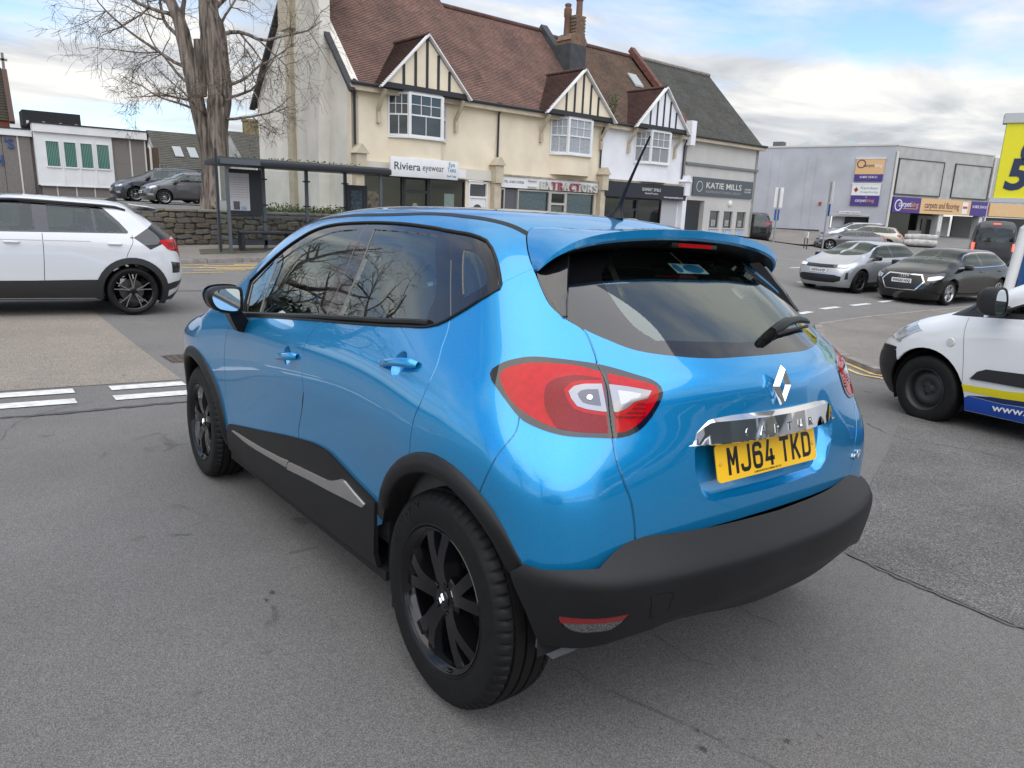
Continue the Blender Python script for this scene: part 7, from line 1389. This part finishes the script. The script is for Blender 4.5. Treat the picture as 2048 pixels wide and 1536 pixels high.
def make_tree(name, label, loc, right, seed, stems, limbs, reach, twig_n, group=None):
    r_ = np.random.default_rng(seed); t = thing(name, label, 'tree', loc, math.atan2(right[1], right[0]), group)
    M_BARK = bark_mat(); M_TWIG = mat('twig_bark', (.10, .078, .058), .9)
    tr = MB(); v = []; f = []
    for path, rad in stems:
        P = smooth_poly([(p[0], p[1], p[2]) for p in path], False, .25); Rr = np.interp(np.linspace(0, 1, len(P)), np.linspace(0, 1, len(rad)), rad); n = 26
        base = len(v)
        for i, (p, rr) in enumerate(zip(P, Rr)):
            for j in range(n):
                a = 2 * math.pi * j / n; k = rr * (1 + .07 * math.sin(5 * a + i * .13 + seed) + .05 * math.sin(11 * a - i * .21) + .05 * r_.normal()); v.append((p[0] + k * math.cos(a), p[1] + k * math.sin(a), p[2]))
        f += [(base + i * n + j, base + i * n + (j + 1) % n, base + (i + 1) * n + (j + 1) % n, base + (i + 1) * n + j) for i in range(len(P) - 1) for j in range(n)]
    MB().add(v, f).build('trunk', M_BARK, t, smooth=True, auto=80)
    br = MB(); tw = MB()
    def grow(p, d, L_, r, lvl):
        path = [p]; k = max(int(L_ / (.30 if lvl < 2 else .16)), 3); rad = [r]; dd = d / np.linalg.norm(d)
        for i in range(k):
            dd = dd + r_.normal(0, .17 if lvl < 2 else .24, 3); dd[2] += (.04 if lvl == 0 else -.035 * lvl); dd /= np.linalg.norm(dd)
            p = p + dd * L_ / k; path.append(p); rad.append(max(r * (1 - (i + 1) / k * .8), .0045))
        (br if lvl < 2 else tw).tube([tuple(q) for q in path], rad, 6 if lvl == 0 else (5 if lvl == 1 else 3), cap=False)
        if lvl < 3:
            m = {0: 5, 1: 6, 2: twig_n}[lvl]
            for q in range(m):
                i = int(k * (.25 + .75 * r_.random())); i = min(max(i, 1), k - 1); pd = np.array(path[i]) - np.array(path[i - 1]); pd /= np.linalg.norm(pd)
                s = np.cross(pd, r_.normal(0, 1, 3)); s /= np.linalg.norm(s) + 1e-9; nd = pd * .65 + s * .85; nd[1] *= .8
                grow(np.array(path[i]), nd, L_ * (.38 + .3 * r_.random()), max(rad[i] * .62, .005), lvl + 1)
    for p, d_, L_, r in limbs: grow(np.array(p, float), np.array(d_, float), L_, r, 0)
    br.build('limbs', M_BARK, t, smooth=True, auto=80); cr = tw.build('crown', M_TWIG, t)
    return t
K_ = .0182
def tp(px, py, dy=0.): return ((px - 430) * K_, dy, (425 - py) * K_)
stems = [([tp(440, 440), tp(440, 380), tp(442, 320), tp(443, 270), tp(447, 235), tp(452, 190), tp(444, 130), tp(440, 70), tp(440, 0), tp(441, -90), tp(446, -190)], [.66, .40, .35, .36, .37, .36, .31, .25, .19, .13, .05]),
         ([tp(418, 440), tp(424, 330), tp(414, 265), tp(403, 200), tp(394, 140), tp(384, 80), tp(366, 40), tp(345, 0), tp(330, -60), tp(318, -140)], [.34, .26, .26, .25, .23, .23, .20, .16, .11, .04]),
         ([tp(412, 210), tp(418, 160), tp(420, 110)], [.26, .2, .19])]
limbs = [(tp(395, 190), (-1, .2, .55), 3.2, .06), (tp(400, 165), (-1, -.3, .75), 3.8, .07), (tp(392, 115), (-1, .3, .65), 4.2, .075), (tp(380, 75), (-1, -.2, .8), 4.0, .07), (tp(372, 50), (-1, .5, .35), 3.6, .07), (tp(402, 235), (-1, .3, .35), 2.6, .05), (tp(404, 225), (-.9, -.5, .3), 2.2, .045),
         (tp(460, 195), (.6, -.2, 1), 4.6, .13), (tp(462, 190), (1, .2, .55), 3.8, .06), (tp(460, 215), (1, -.3, .35), 3.4, .055), (tp(462, 250), (1, .1, .25), 2.8, .05), (tp(448, 110), (1, .2, .6), 4.0, .08), (tp(445, 60), (1, -.3, .7), 3.8, .08), (tp(440, 20), (1, .3, 1), 3.5, .07), (tp(437, 0), (-.8, .3, 1), 3.5, .07), (tp(352, 10), (-.9, -.2, .7), 3.2, .06),
         (tp(385, 90), (.25, .2, 1), 3.0, .10), (tp(345, 0), (-.3, .4, 1), 3.4, .07), (tp(442, -60), (.5, .4, 1), 3.2, .06), (tp(442, -60), (-.6, -.4, 1), 3.2, .06), (tp(425, 245), (-.2, -1, .3), 2.2, .05), (tp(452, 235), (.5, -.9, .35), 2.4, .05)]
make_tree('street_tree', 'bare old tree with thick forked ridged trunk behind the stone wall', (26.1, -5.85, 1.0), (-.608, -.793), 3, stems, limbs, 4, 7)
# ---------------------------------------------------------------- bus shelter
bs = thing('bus_shelter', 'dark grey glazed bus shelter on the far pavement', 'bus shelter', (20.6, -4.4, .03))
M_SHG = mat('grey_powder_coat', (.085, .095, .11), .4); M_SHD = mat('dark_shelter_paint', (.016, .018, .024), .4)
MB().prism([(-1.15, 2.36), (.30, 2.36), (.32, 2.50), (-.9, 2.58), (-1.15, 2.52)], -5.05, .22, 'xz').build('shelter_roof', M_SHD, bs, bevel=.02)
MB().box(-1.16, -1.151, -.9, .2, 2.38, 2.52).build('roof_end_cap', M_SHG, bs)
for y in (-.05, -1.40, -2.75, -4.05): MB().box(.10, .19, y - .045, y + .045, .0, 2.36).build('post', M_SHG, bs)
for y in (-.02, -4.75): MB().box(-1.0, -.92, y - .04, y + .04, .0, 2.36).build('post', M_SHG, bs)
MB().box(-.92, .10, -.04, .0, .30, .36).box(-.92, .10, -.04, 0, .90, .96).build('end_rail', M_SHG, bs)
GP = glass_mat('shelter_glass', (.88, .91, .90), 1.45)
MB().quad((-.92, -.02, .36), (.1, -.02, .36), (.1, -.02, .90), (-.92, -.02, .90)).build('glass_pane', GP, bs); MB().quad((-.92, -.02, .96), (.1, -.02, .96), (.1, -.02, 2.34), (-.92, -.02, 2.34)).build('glass_pane', GP, bs)
for a, b in ((-.1, -1.35), (-1.45, -2.70), (-2.80, -4.0)):
    MB().box(.12, .17, b, a, .93, .99).build('rail', M_SHG, bs)
    for z0, z1 in ((.25, .93), (.99, 2.30)): MB().quad((.145, a, z0), (.145, b, z0), (.145, b, z1), (.145, a, z1)).build('glass_pane', GP, bs)
for y in (-1.40, -2.75, -4.05):
    for z in (.45, .8, 1.3, 2.05): MB().box(.08, .21, y - .10, y + .10, z - .02, z + .02).build('glass_clamp', M_SHD, bs)
tt = MB().box(-.02, .09, -1.30, -.12, 1.0, 2.30).build('timetable_case', M_SHD, bs); MB().box(-.03, -.021, -.92, -.22, 1.12, 2.18).build('timetable_sheet', mat('timetable_paper', (.50, .48, .50), .6, noise=(30, .12)), tt)
for i in range(9): MB().box(-.033, -.0305, -.90, -.24, 1.50 + i * .07, 1.508 + i * .07).build('timetable_line', mat('timetable_ink', (.20, .20, .22), .7), tt)
for y, w, c in ((-.30, .09, 'blue'), (-.44, .22, 'dark'), (-.66, .2, 'pale')): MB().box(-.033, -.0305, y - w + .04, y, 1.14, 1.24 if c != 'dark' else 1.38).build('timetable_logo', mat('logo_' + c, {'blue': (.03, .12, .42), 'dark': (.08, .08, .08), 'pale': (.22, .33, .42)}[c], .6, noise=(40, .6)), tt)
ad = MB().box(-.02, .10, -4.75, -4.05, .2, 2.02).build('display_panel', M_SHD, bs); MB().box(-.03, -.021, -4.55, -4.17, .55, 1.85).build('display_screen', mat('slate_display', (.05, .075, .10), .25, noise=(12, .6)), ad)
bn = MB().box(-.45, -.08, -3.9, -.45, .47, .53).build('bench_seat', M_SHD, bs, bevel=.01)
for y in (-.55, -1.95, -3.7): MB().box(-.42, -.10, y - .05, y + .05, .0, .47).build('bench_leg', M_SHD, bs)
MB().box(.10, .16, -3.9, -.3, .10, .25).build('lower_rail', M_SHG, bs)
leaf_mass('roof_moss', 160, lambda: (20.0 + rng.random() * .6, -4.7 - rng.random() * 4.0, 2.62 + rng.random() * .07), mat('weed_green', (.05, .10, .025), .8), .04)
lb = thing('litter_bin', 'dark grey dome topped litter bin by the wall', 'bin', (21.7, -8.35, .06))
MB().lathe([(.27, 0), (.28, .55), (.30, .56)], axis='z', n=20).build('bin_body', M_SHD, lb, smooth=True, auto=40); MB().lathe([(.30, .80), (.30, .86), (.26, .93), (.15, .98), (0, 1.0)], axis='z', n=20).build('bin_dome', M_SHD, lb, smooth=True, auto=40)
for k in range(5): a = 2 * math.pi * k / 5; MB().box(.24 * math.cos(a) - .03, .24 * math.cos(a) + .03, .24 * math.sin(a) - .03, .24 * math.sin(a) + .03, .55, .82).build('bin_pillar', M_SHD, lb)
fl = thing('bus_stop_flag', 'thin dark pole with a bus stop flag at the end of the shelter', 'sign', (19.3, -4.05, .03)); MB().tube([(0, 0, 0), (0, 0, 2.75)], .03, 8).build('pole', M_SHD, fl)
# ---------------------------------------------------------------- carpet shop
cs_ = thing('carpet_shop', 'pale grey carpet warehouse with purple and tan fascia signs', 'building', (24.81, -53.48, 0), RAD(-101.3))
M_CON = mat('streaked_concrete', (.40, .40, .38), .9, noise=(1.2, .14, 8)); M_CONL = mat('pale_grey_wall', (.42, .43, .46), .9, noise=(.7, .10, 8)); M_PURP = mat('purple_sign', (.065, .035, .20), .5); M_TAN = mat('tan_sign', (.66, .42, .20), .5); M_PLINTH = mat('slate_plinth', (.045, .05, .065), .7)
MB().box(.0, 11.8, 0, .4, 3.42, 7.0).build('front_wall', M_CON, cs_); MB().box(0, 11.9, -.05, .45, 7.0, 7.1).build('parapet_cap', M_STRIP, cs_)
for x0, x1 in ((.4, 5.65), (7.0, 11.6)):
    pn = MB().box(x0 + .06, x1 - .06, -.06, 0, 3.66, 6.10).build('wall_panel', M_CON, cs_); MB().box(x0, x1, -.10, -.0, 6.10, 6.16).box(x0, x1, -.10, 0, 3.58, 3.66).box(x0, x0 + .06, -.10, 0, 3.66, 6.10).box(x1 - .06, x1, -.10, 0, 3.66, 6.10).build('panel_frame', mat('dark_frame', (.06, .06, .055), .7), pn)
MB().tube([(11.85, -.1, .3), (11.85, -.1, 6.9)], .08, 8).build('downpipe', M_STRIP, cs_); MB().tube([(.05, -.12, .3), (.05, -.12, 6.6)], .09, 8).build('downpipe', M_STRIP, cs_)
for x, w in ((6.05, .55), (11.2, .5)): MB().box(x, x + w, -.02, .5, -.1, 3.42).build('column', M_CON, cs_); MB().box(x + .1, x + w - .1, -.04, -.021, 1.0, 2.25).build('column_sign', M_WPAINT, cs_); [lettering('column_text', c_, M_SGT, cs_, (x + w / 2, -.042, 2.08 - i * .17), (1, 0, 0), (0, 0, 1), .17, .002, .002, align='CENTER') for i, c_ in enumerate('CARPETS')]
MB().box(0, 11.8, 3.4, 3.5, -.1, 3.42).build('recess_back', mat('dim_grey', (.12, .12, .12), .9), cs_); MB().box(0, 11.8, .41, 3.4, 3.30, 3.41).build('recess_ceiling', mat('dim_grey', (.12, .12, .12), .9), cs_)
MB().box(.3, 3.1, .30, .38, -.1, 2.28).build('entrance_glazing', mat('dark_glazing', (.012, .014, .015), .08), cs_); MB().box(7.0, 11.1, 2.3, 2.4, -.1, 2.2).build('inner_wall', M_CON, cs_); MB().box(7.4, 9.2, 2.2, 2.31, -.1, 1.9).build('inner_door', mat('dark_glazing', (.012, .014, .015), .08), cs_); MB().box(4.0, 5.6, .9, .95, .2, 1.0).build('display_stand', mat('dim_cream', (.25, .23, .19), .8), cs_)
for x0, x1, m_, tx in ((.35, 3.48, M_PURP, ''), (3.48, 9.62, M_TAN, ''), (9.62, 12.0, M_PURP, '')): MB().box(x0, x1, -.16, -.02, 2.30, 3.42).build('fascia', m_, cs_)
def ck(parent, o, right, s, c1, c2):
    R_ = Vector(right); O_ = Vector(o)
    lettering('sign_text', 'carpet', c1, parent, O_, right, (0, 0, 1), s, .003, .003); lettering('sign_text', 'king', c2, parent, O_ + R_ * s * 2.55, right, (0, 0, 1), s, .003, .003); 
M_ORT = mat('orange_sign_text', (.62, .30, .08), .5); M_PTX = mat('plum_sign_text', (.10, .04, .07), .5)
ck(cs_, (.95, -.17, 2.75), (1, 0, 0), .55, M_WPAINT, M_ORT); MB().box(1.5, 3.1, -.175, -.165, 2.58, 2.63).build('sign_rule', M_ORT, cs_); MB().lathe([(.34, 0), (.42, 0), (.42, .01), (.34, .01)], c=(.95, -.175, 2.83), n=24, close=True).build('sign_swirl', M_WPAINT, cs_)
lettering('sign_text', 'carpets and flooring', M_PTX, cs_, (3.95, -.17, 2.74), (1, 0, 0), (0, 0, 1), .66, .003, .002, fit=4.2); MB().box(3.95, 7.4, -.175, -.165, 2.55, 2.60).build('sign_rule', M_PTX, cs_)
MB().box(8.55, 9.25, -.18, -.165, 2.42, 3.30).build('maker_badge', M_WPAINT, cs_); MB().box(8.62, 9.18, -.19, -.181, 2.82, 3.0).build('maker_text', mat('red_badge_text', (.5, .05, .04), .5), cs_)
lettering('sign_text', '01803 554151', M_WPAINT, cs_, (9.85, -.17, 2.92), (1, 0, 0), (0, 0, 1), .30, .003, .002, fit=1.85)
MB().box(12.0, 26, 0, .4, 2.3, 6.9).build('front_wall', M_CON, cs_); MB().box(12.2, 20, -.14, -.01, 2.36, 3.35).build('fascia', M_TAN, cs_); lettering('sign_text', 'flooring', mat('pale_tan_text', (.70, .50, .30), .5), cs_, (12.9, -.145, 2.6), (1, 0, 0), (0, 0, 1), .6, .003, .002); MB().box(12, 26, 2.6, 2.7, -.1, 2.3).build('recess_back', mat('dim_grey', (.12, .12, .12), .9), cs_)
RL = Matrix.Rotation(RAD(116.23), 4, 'Z')                                # side wall frame: x along the wall, +y outwards
def lw(mb, name, m, parent=cs_): return mb.xf(RL).build(name, m, parent)
lw(MB().box(0, 1.15, -.3, 0, -.3, 7.0).box(1.15, 3.95, -.3, 0, 1.88, 7.0).box(3.95, 16, -.3, 0, -.3, 7.0), 'side_wall', M_CONL); lw(MB().box(-.1, 16, -.4, .06, 7.0, 7.12), 'parapet_cap', M_STRIP)
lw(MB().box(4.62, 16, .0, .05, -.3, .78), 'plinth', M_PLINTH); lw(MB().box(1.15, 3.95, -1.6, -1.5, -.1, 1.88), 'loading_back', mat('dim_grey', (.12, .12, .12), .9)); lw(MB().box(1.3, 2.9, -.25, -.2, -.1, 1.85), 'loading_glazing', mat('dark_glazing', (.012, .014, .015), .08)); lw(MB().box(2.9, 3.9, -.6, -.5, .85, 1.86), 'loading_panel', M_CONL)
for x in (5.5, 8.3): lw(MB().box(x, x + .6, .0, .04, .78, 6.5), 'wall_pier', M_CONL)
lw(MB().box(1.1, 4.0, 0, .03, 1.98, 2.04), 'wall_band', M_STRIP)
lw(MB().box(4.72, 4.90, .0, .12, 2.68, 2.90), 'alarm_box', mat('red_alarm_box', (.42, .035, .02), .5))
for x in (3.65, 6.96): lw(MB().add([(x - 1, -3, 7.1), (x + 1, -3, 7.1), (x + 1, -1, 7.1), (x - 1, -1, 7.1), (x, -2, 7.62)], [(0, 1, 4), (1, 2, 4), (2, 3, 4), (3, 0, 4)]), 'roof_light', mat('roof_light_glass', (.30, .36, .36), .2))
lw(MB().box(8.7, 9.5, -2.2, -1.4, 7.1, 7.6), 'roof_plant', mat('grey_plant', (.12, .12, .12), .6))
def lsign(name, label, x0, x1, z0, z1, bands):
    t = thing(name, label, 'sign', (24.81, -53.48, 0), RAD(14.93)); 
    for i, (a, b, m_) in enumerate(bands): MB().box(x0, x1, .05, .12, a, b).build('sign_board', m_, t)
    MB().box(x0 - .05, x1 + .05, .04, .14, z1, z1 + .08).build('sign_cap', M_WPAINT, t)
    return t
s1_ = lsign('wall_sign', 'tan and purple carpet shop sign, upper one on the grey side wall', .62, 2.58, 4.48, 6.08, ((4.98, 6.06, M_TAN), (4.48, 4.98, M_PURP)))
L_L = (-1, 0, 0)
lettering('sign_text', 'carpet', M_PTX, s1_, (2.05, .125, 5.50), L_L, (0, 0, 1), .34, .003, .002, fit=.75); lettering('sign_text', 'king', M_WPAINT, s1_, (1.27, .125, 5.50), L_L, (0, 0, 1), .34, .003, .002, fit=.5); MB().lathe([(.24, 0), (.31, 0), (.31, .01), (.24, .01)], c=(2.2, .125, 5.72), n=24, close=True).build('sign_swirl', M_PTX, s1_); lettering('sign_text', '01803 554151', M_WPAINT, s1_, (2.2, .125, 4.70), L_L, (0, 0, 1), .22, .003, .002, fit=1.2)
s2_ = lsign('wall_sign', 'white and purple flooring sign, lower one on the grey side wall', .65, 2.62, 2.70, 4.25, ((3.45, 4.25, M_WPAINT), (2.70, 3.45, M_PURP)))
lettering('sign_text', 'Karndean', mat('slate_sign_text', (.16, .24, .28), .5), s2_, (2.02, .125, 3.90), L_L, (0, 0, 1), .28, .003, .001, fit=1.2); lettering('sign_text', 'Designflooring', mat('slate_sign_text', (.16, .24, .28), .5), s2_, (2.02, .125, 3.64), L_L, (0, 0, 1), .18, .003, 0, fit=1.2); lettering('sign_text', 'at', M_WPAINT, s2_, (1.6, .125, 3.30), L_L, (0, 0, 1), .14, .003, 0)
lettering('sign_text', 'carpet', M_WPAINT, s2_, (2.3, .125, 2.98), L_L, (0, 0, 1), .34, .003, .002, fit=.78); lettering('sign_text', 'king', M_ORT, s2_, (1.48, .125, 2.98), L_L, (0, 0, 1), .34, .003, .002, fit=.5); MB().prism([(2.48, 3.85), (2.32, 4.05), (2.16, 3.85), (2.32, 3.65)], .121, .127, 'xz').build('sign_lozenge', mat('red_lozenge', (.30, .02, .02), .5), s2_)
s3_ = thing('wall_sign', 'narrow white customer parking sign over the loading door', 'sign', (24.81, -53.48, 0), RAD(14.93)); MB().box(1.8, 3.3, .03, .08, 2.04, 2.26).build('sign_board', M_WPAINT, s3_); lettering('sign_text', 'CUSTOMER PARKING', M_PURP, s3_, (3.25, .083, 2.09), L_L, (0, 0, 1), .15, .003, .001, fit=1.4)
bd_ = thing('rolled_bundle', 'heap of pale rolled carpet and white sacks by the shop door', 'carpet roll', (21.6, -52.2, g1(21.6, -52.2)), RAD(30))
for i, (y, z, r) in enumerate(((0, .22, .22), (.45, .22, .22), (.22, .6, .2))): MB().tube([(-1.0, y, z), (.3, y + .05, z + .02), (1.0, y, z)], [r, r * 1.1, r * .9], 10).build('roll', mat('pale_sack', (.40, .39, .37), .9, noise=(5, .3)), bd_, smooth=True)
# ---------------------------------------------------------------- signs and posts
M_GALV = mat('galvanised_steel', (.30, .31, .32), .5, metal=.5)
def no_stop(label, x, y, rot, hgt):
    z = g1(x, y) - .05; t = thing('traffic_sign', label, 'road sign', (x, y, z), RAD(rot)); MB().tube([(0, 0, 0), (0, 0, hgt)], .045, 10).build('post', M_GALV, t, smooth=True)
    pl = MB().box(-.02, .0, -.22, .22, hgt - 1.05, hgt + .02).xf(Matrix.Translation((-.05, 0, 0))).build('sign_plate', M_WPAINT, t)
    MB().lathe([(0, -.012), (.18, -.012), (.18, 0)], c=(-.07, 0, hgt - .72), axis='x', n=28).build('sign_disc', mat('sign_red', (.45, .02, .02), .5), pl); MB().lathe([(0, -.016), (.14, -.016), (.14, -.01)], c=(-.07, 0, hgt - .72), axis='x', n=28).build('sign_field', mat('sign_blue', (.02, .10, .38), .5), pl)
    mb = MB(); beam(mb, (-.089, -.11, hgt - .61), (-.089, .11, hgt - .83), .035, .004, (1, 0, 0)); mb.build('sign_bar', MATS['sign_red'], pl); lettering('sign_text', 'ZONE', M_SGT, pl, (-.072, .15, hgt - .28), (0, -1, 0), (0, 0, 1), .14, .002, .002, fit=.3)
    b = MB().box(-.07, -.05, -.13, .13, hgt - 1.75, hgt - 1.15).build('arrow_plate', MATS['sign_blue'], t); MB().prism([(-.02, hgt - 1.68), (.02, hgt - 1.68), (.02, hgt - 1.4), (.07, hgt - 1.4), (0, hgt - 1.24), (-.07, hgt - 1.4), (-.02, hgt - 1.4)], -.075, -.071, 'yz').build('arrow', M_WPAINT, b)
no_stop('tall grey post with no stopping disc beside the black SUV', 21.8, -34.6, 118 + 180 - 180, 3.0); no_stop('tall grey post with no stopping disc seen edge on by the coupe', 18.95, -34.75, 60, 3.55)
sn = thing('street_name_sign', 'low white street name plate on two thin legs', 'sign', (18.9, -33.0, g1(18.9, -33.0)), RAD(-52)); 
MB().box(-.55, .55, -.02, .02, .55, .85).build('name_plate', M_WPAINT, sn); lettering('sign_text', 'SHIRLEY ROAD', M_SGT, sn, (-.48, -.023, .63), (1, 0, 0), (0, 0, 1), .15, .002, .001, fit=.96)
for x in (-.5, .5): MB().tube([(x, 0, -.1), (x, 0, .55)], .025, 6).build('leg', M_BLKP, sn)
tm = thing('totem_sign', 'yellow and grey dealer sign with dark blue digits on a white post', 'sign', (2.62, -11.35, g1(2.62, -11.35) + .1), RAD(-157))
zt = 1.95 - tm.location.z
MB().box(-.42, 2.6, -.10, .10, zt, zt + 1.10).build('sign_panel', mat('yellow_sign_panel', (.72, .66, .01), .4), tm); MB().box(-.47, 2.65, -.13, .13, zt + 1.10, zt + 1.24).box(-.47, 2.65, -.13, .13, zt - .07, zt).build('sign_frame', mat('pale_grey_frame', (.45, .46, .47), .5), tm)
M_NV = mat('navy_digit', (.012, .022, .07), .5)
lettering('sign_digit', '01803', M_NV, tm, (-.19, -.104, zt + .56), (1, 0, 0), (0, 0, 1), .40, .004, .014, shear=.1); lettering('sign_digit', '524848', M_NV, tm, (-.33, -.104, zt + .14), (1, 0, 0), (0, 0, 1), .62, .004, .022, shear=.1)
MB().tube([(-.06, 0, -.2), (.02, 0, .9), (.08, 0, zt - .45), (.20, 0, zt - .3), (.5, 0, zt - .25)], .075, 12).build('white_post', M_WPAINT, tm, smooth=True); MB().tube([(.28, .12, -.2), (.30, .12, zt)], .06, 10).build('sign_leg', M_GALV, tm)
MB().box(.14, 2.6, .16, .22, -.1, zt - .62).build('blue_board', mat('blue_board', (.008, .10, .30), .5), tm); lettering('board_text', 'used cars', M_WPAINT, tm, (.45, .155, zt - 1.0), (1, 0, 0), (0, 0, 1), .3, .003, .002)
fd = thing('floodlight', 'black floodlight on a bracket above the yellow sign', 'lamp', (2.55, -11.75, 3.55), RAD(-116)); MB().box(-.12, .20, -.1, .1, 0, .22).build('lamp_head', M_BLKP, fd, bevel=.01); MB().tube([(.2, 0, .1), (.9, 0, .0), (.95, 0, -3.3)], .035, 8).build('lamp_arm', M_GALV, fd)
# ---------------------------------------------------------------- behind the viewer (seen mirrored in the paint and glass)
dl_ = thing('car_showroom', 'long white garage showroom across the forecourt, behind the viewer', 'building', (-15, -26, 0), RAD(0))
MB().box(-6, 0, 0, 24, -.5, 5.4).build('showroom_block', M_WRENDER, dl_); MB().box(0, .25, .5, 23, 3.6, 5.0).build('showroom_fascia', M_VBLUE, dl_)
for k in range(2): o = MB().box(.0, .06, 1 + k * 11, 11.5 + k * 11, 1.0, 3.0).build('showroom_window', mat('showroom_glass', (.12, .14, .15), .1), dl_)
lettering('fascia_text', 'USED CARS', M_VYEL, dl_, (.26, 5, 4.0), (0, 1, 0), (0, 0, 1), 1.0, .01, .01)
far_car('bright red hatchback parked on the forecourt behind the viewer', 'car', (-8.0, 6.2, 20), paint_mat('bright_red_paint', (.42, .01, .012), metal=.1), grid=.12)
far_car('white hatchback parked on the forecourt behind the viewer', 'car', (-9.5, -4.5, 70), pw_, grid=.12)
far_car('dark grey estate parked on the forecourt behind the viewer', 'car', (-8.6, -9.5, 80), MG, name='estate_car', wag=True, grid=.12)
for i, (x, y, sc, lab) in enumerate(((-9, 13, 1.0, 'bare winter tree beside the forecourt, near the red hatchback'), (-4, 19, 1.15, 'bare winter tree beside the forecourt, tallest of the row'), (21.8, 5.2, 1.15, 'bare winter tree behind the far kerb, beside the round evergreen'), (22.2, 9.0, 1.3, 'bare winter tree behind the far kerb, standing past the evergreen'), (9, 24, 1.0, 'bare winter tree at the far left end of the street'))):
    lb_ = [((0, 0, 2.2 + k * .5), (math.cos(k * 2.1 + i), math.sin(k * 2.1 + i), 1.1), 3.0, .09) for k in range(8)]
    t = make_tree('bare_tree', lab, (x, y, g1(x, y) - .1), (1, 0), 20 + i, [([(0, 0, -.2), (.05, 0, 1.5), (0, .1, 3.5), (.1, 0, 6.0)], [.24, .18, .12, .05])], lb_, 3, 4, 'bare trees round the forecourt'); t.scale = (sc, sc, sc)
bush('evergreen_bush', 'big rounded dark evergreen on the far side of the street', (21.3, 7.0, g1(21.3, 7.0)), (2.4, 2.4, 2.9), mat('evergreen_leaves', (.022, .045, .014), .7, noise=(3, .5)), 5200, .16)
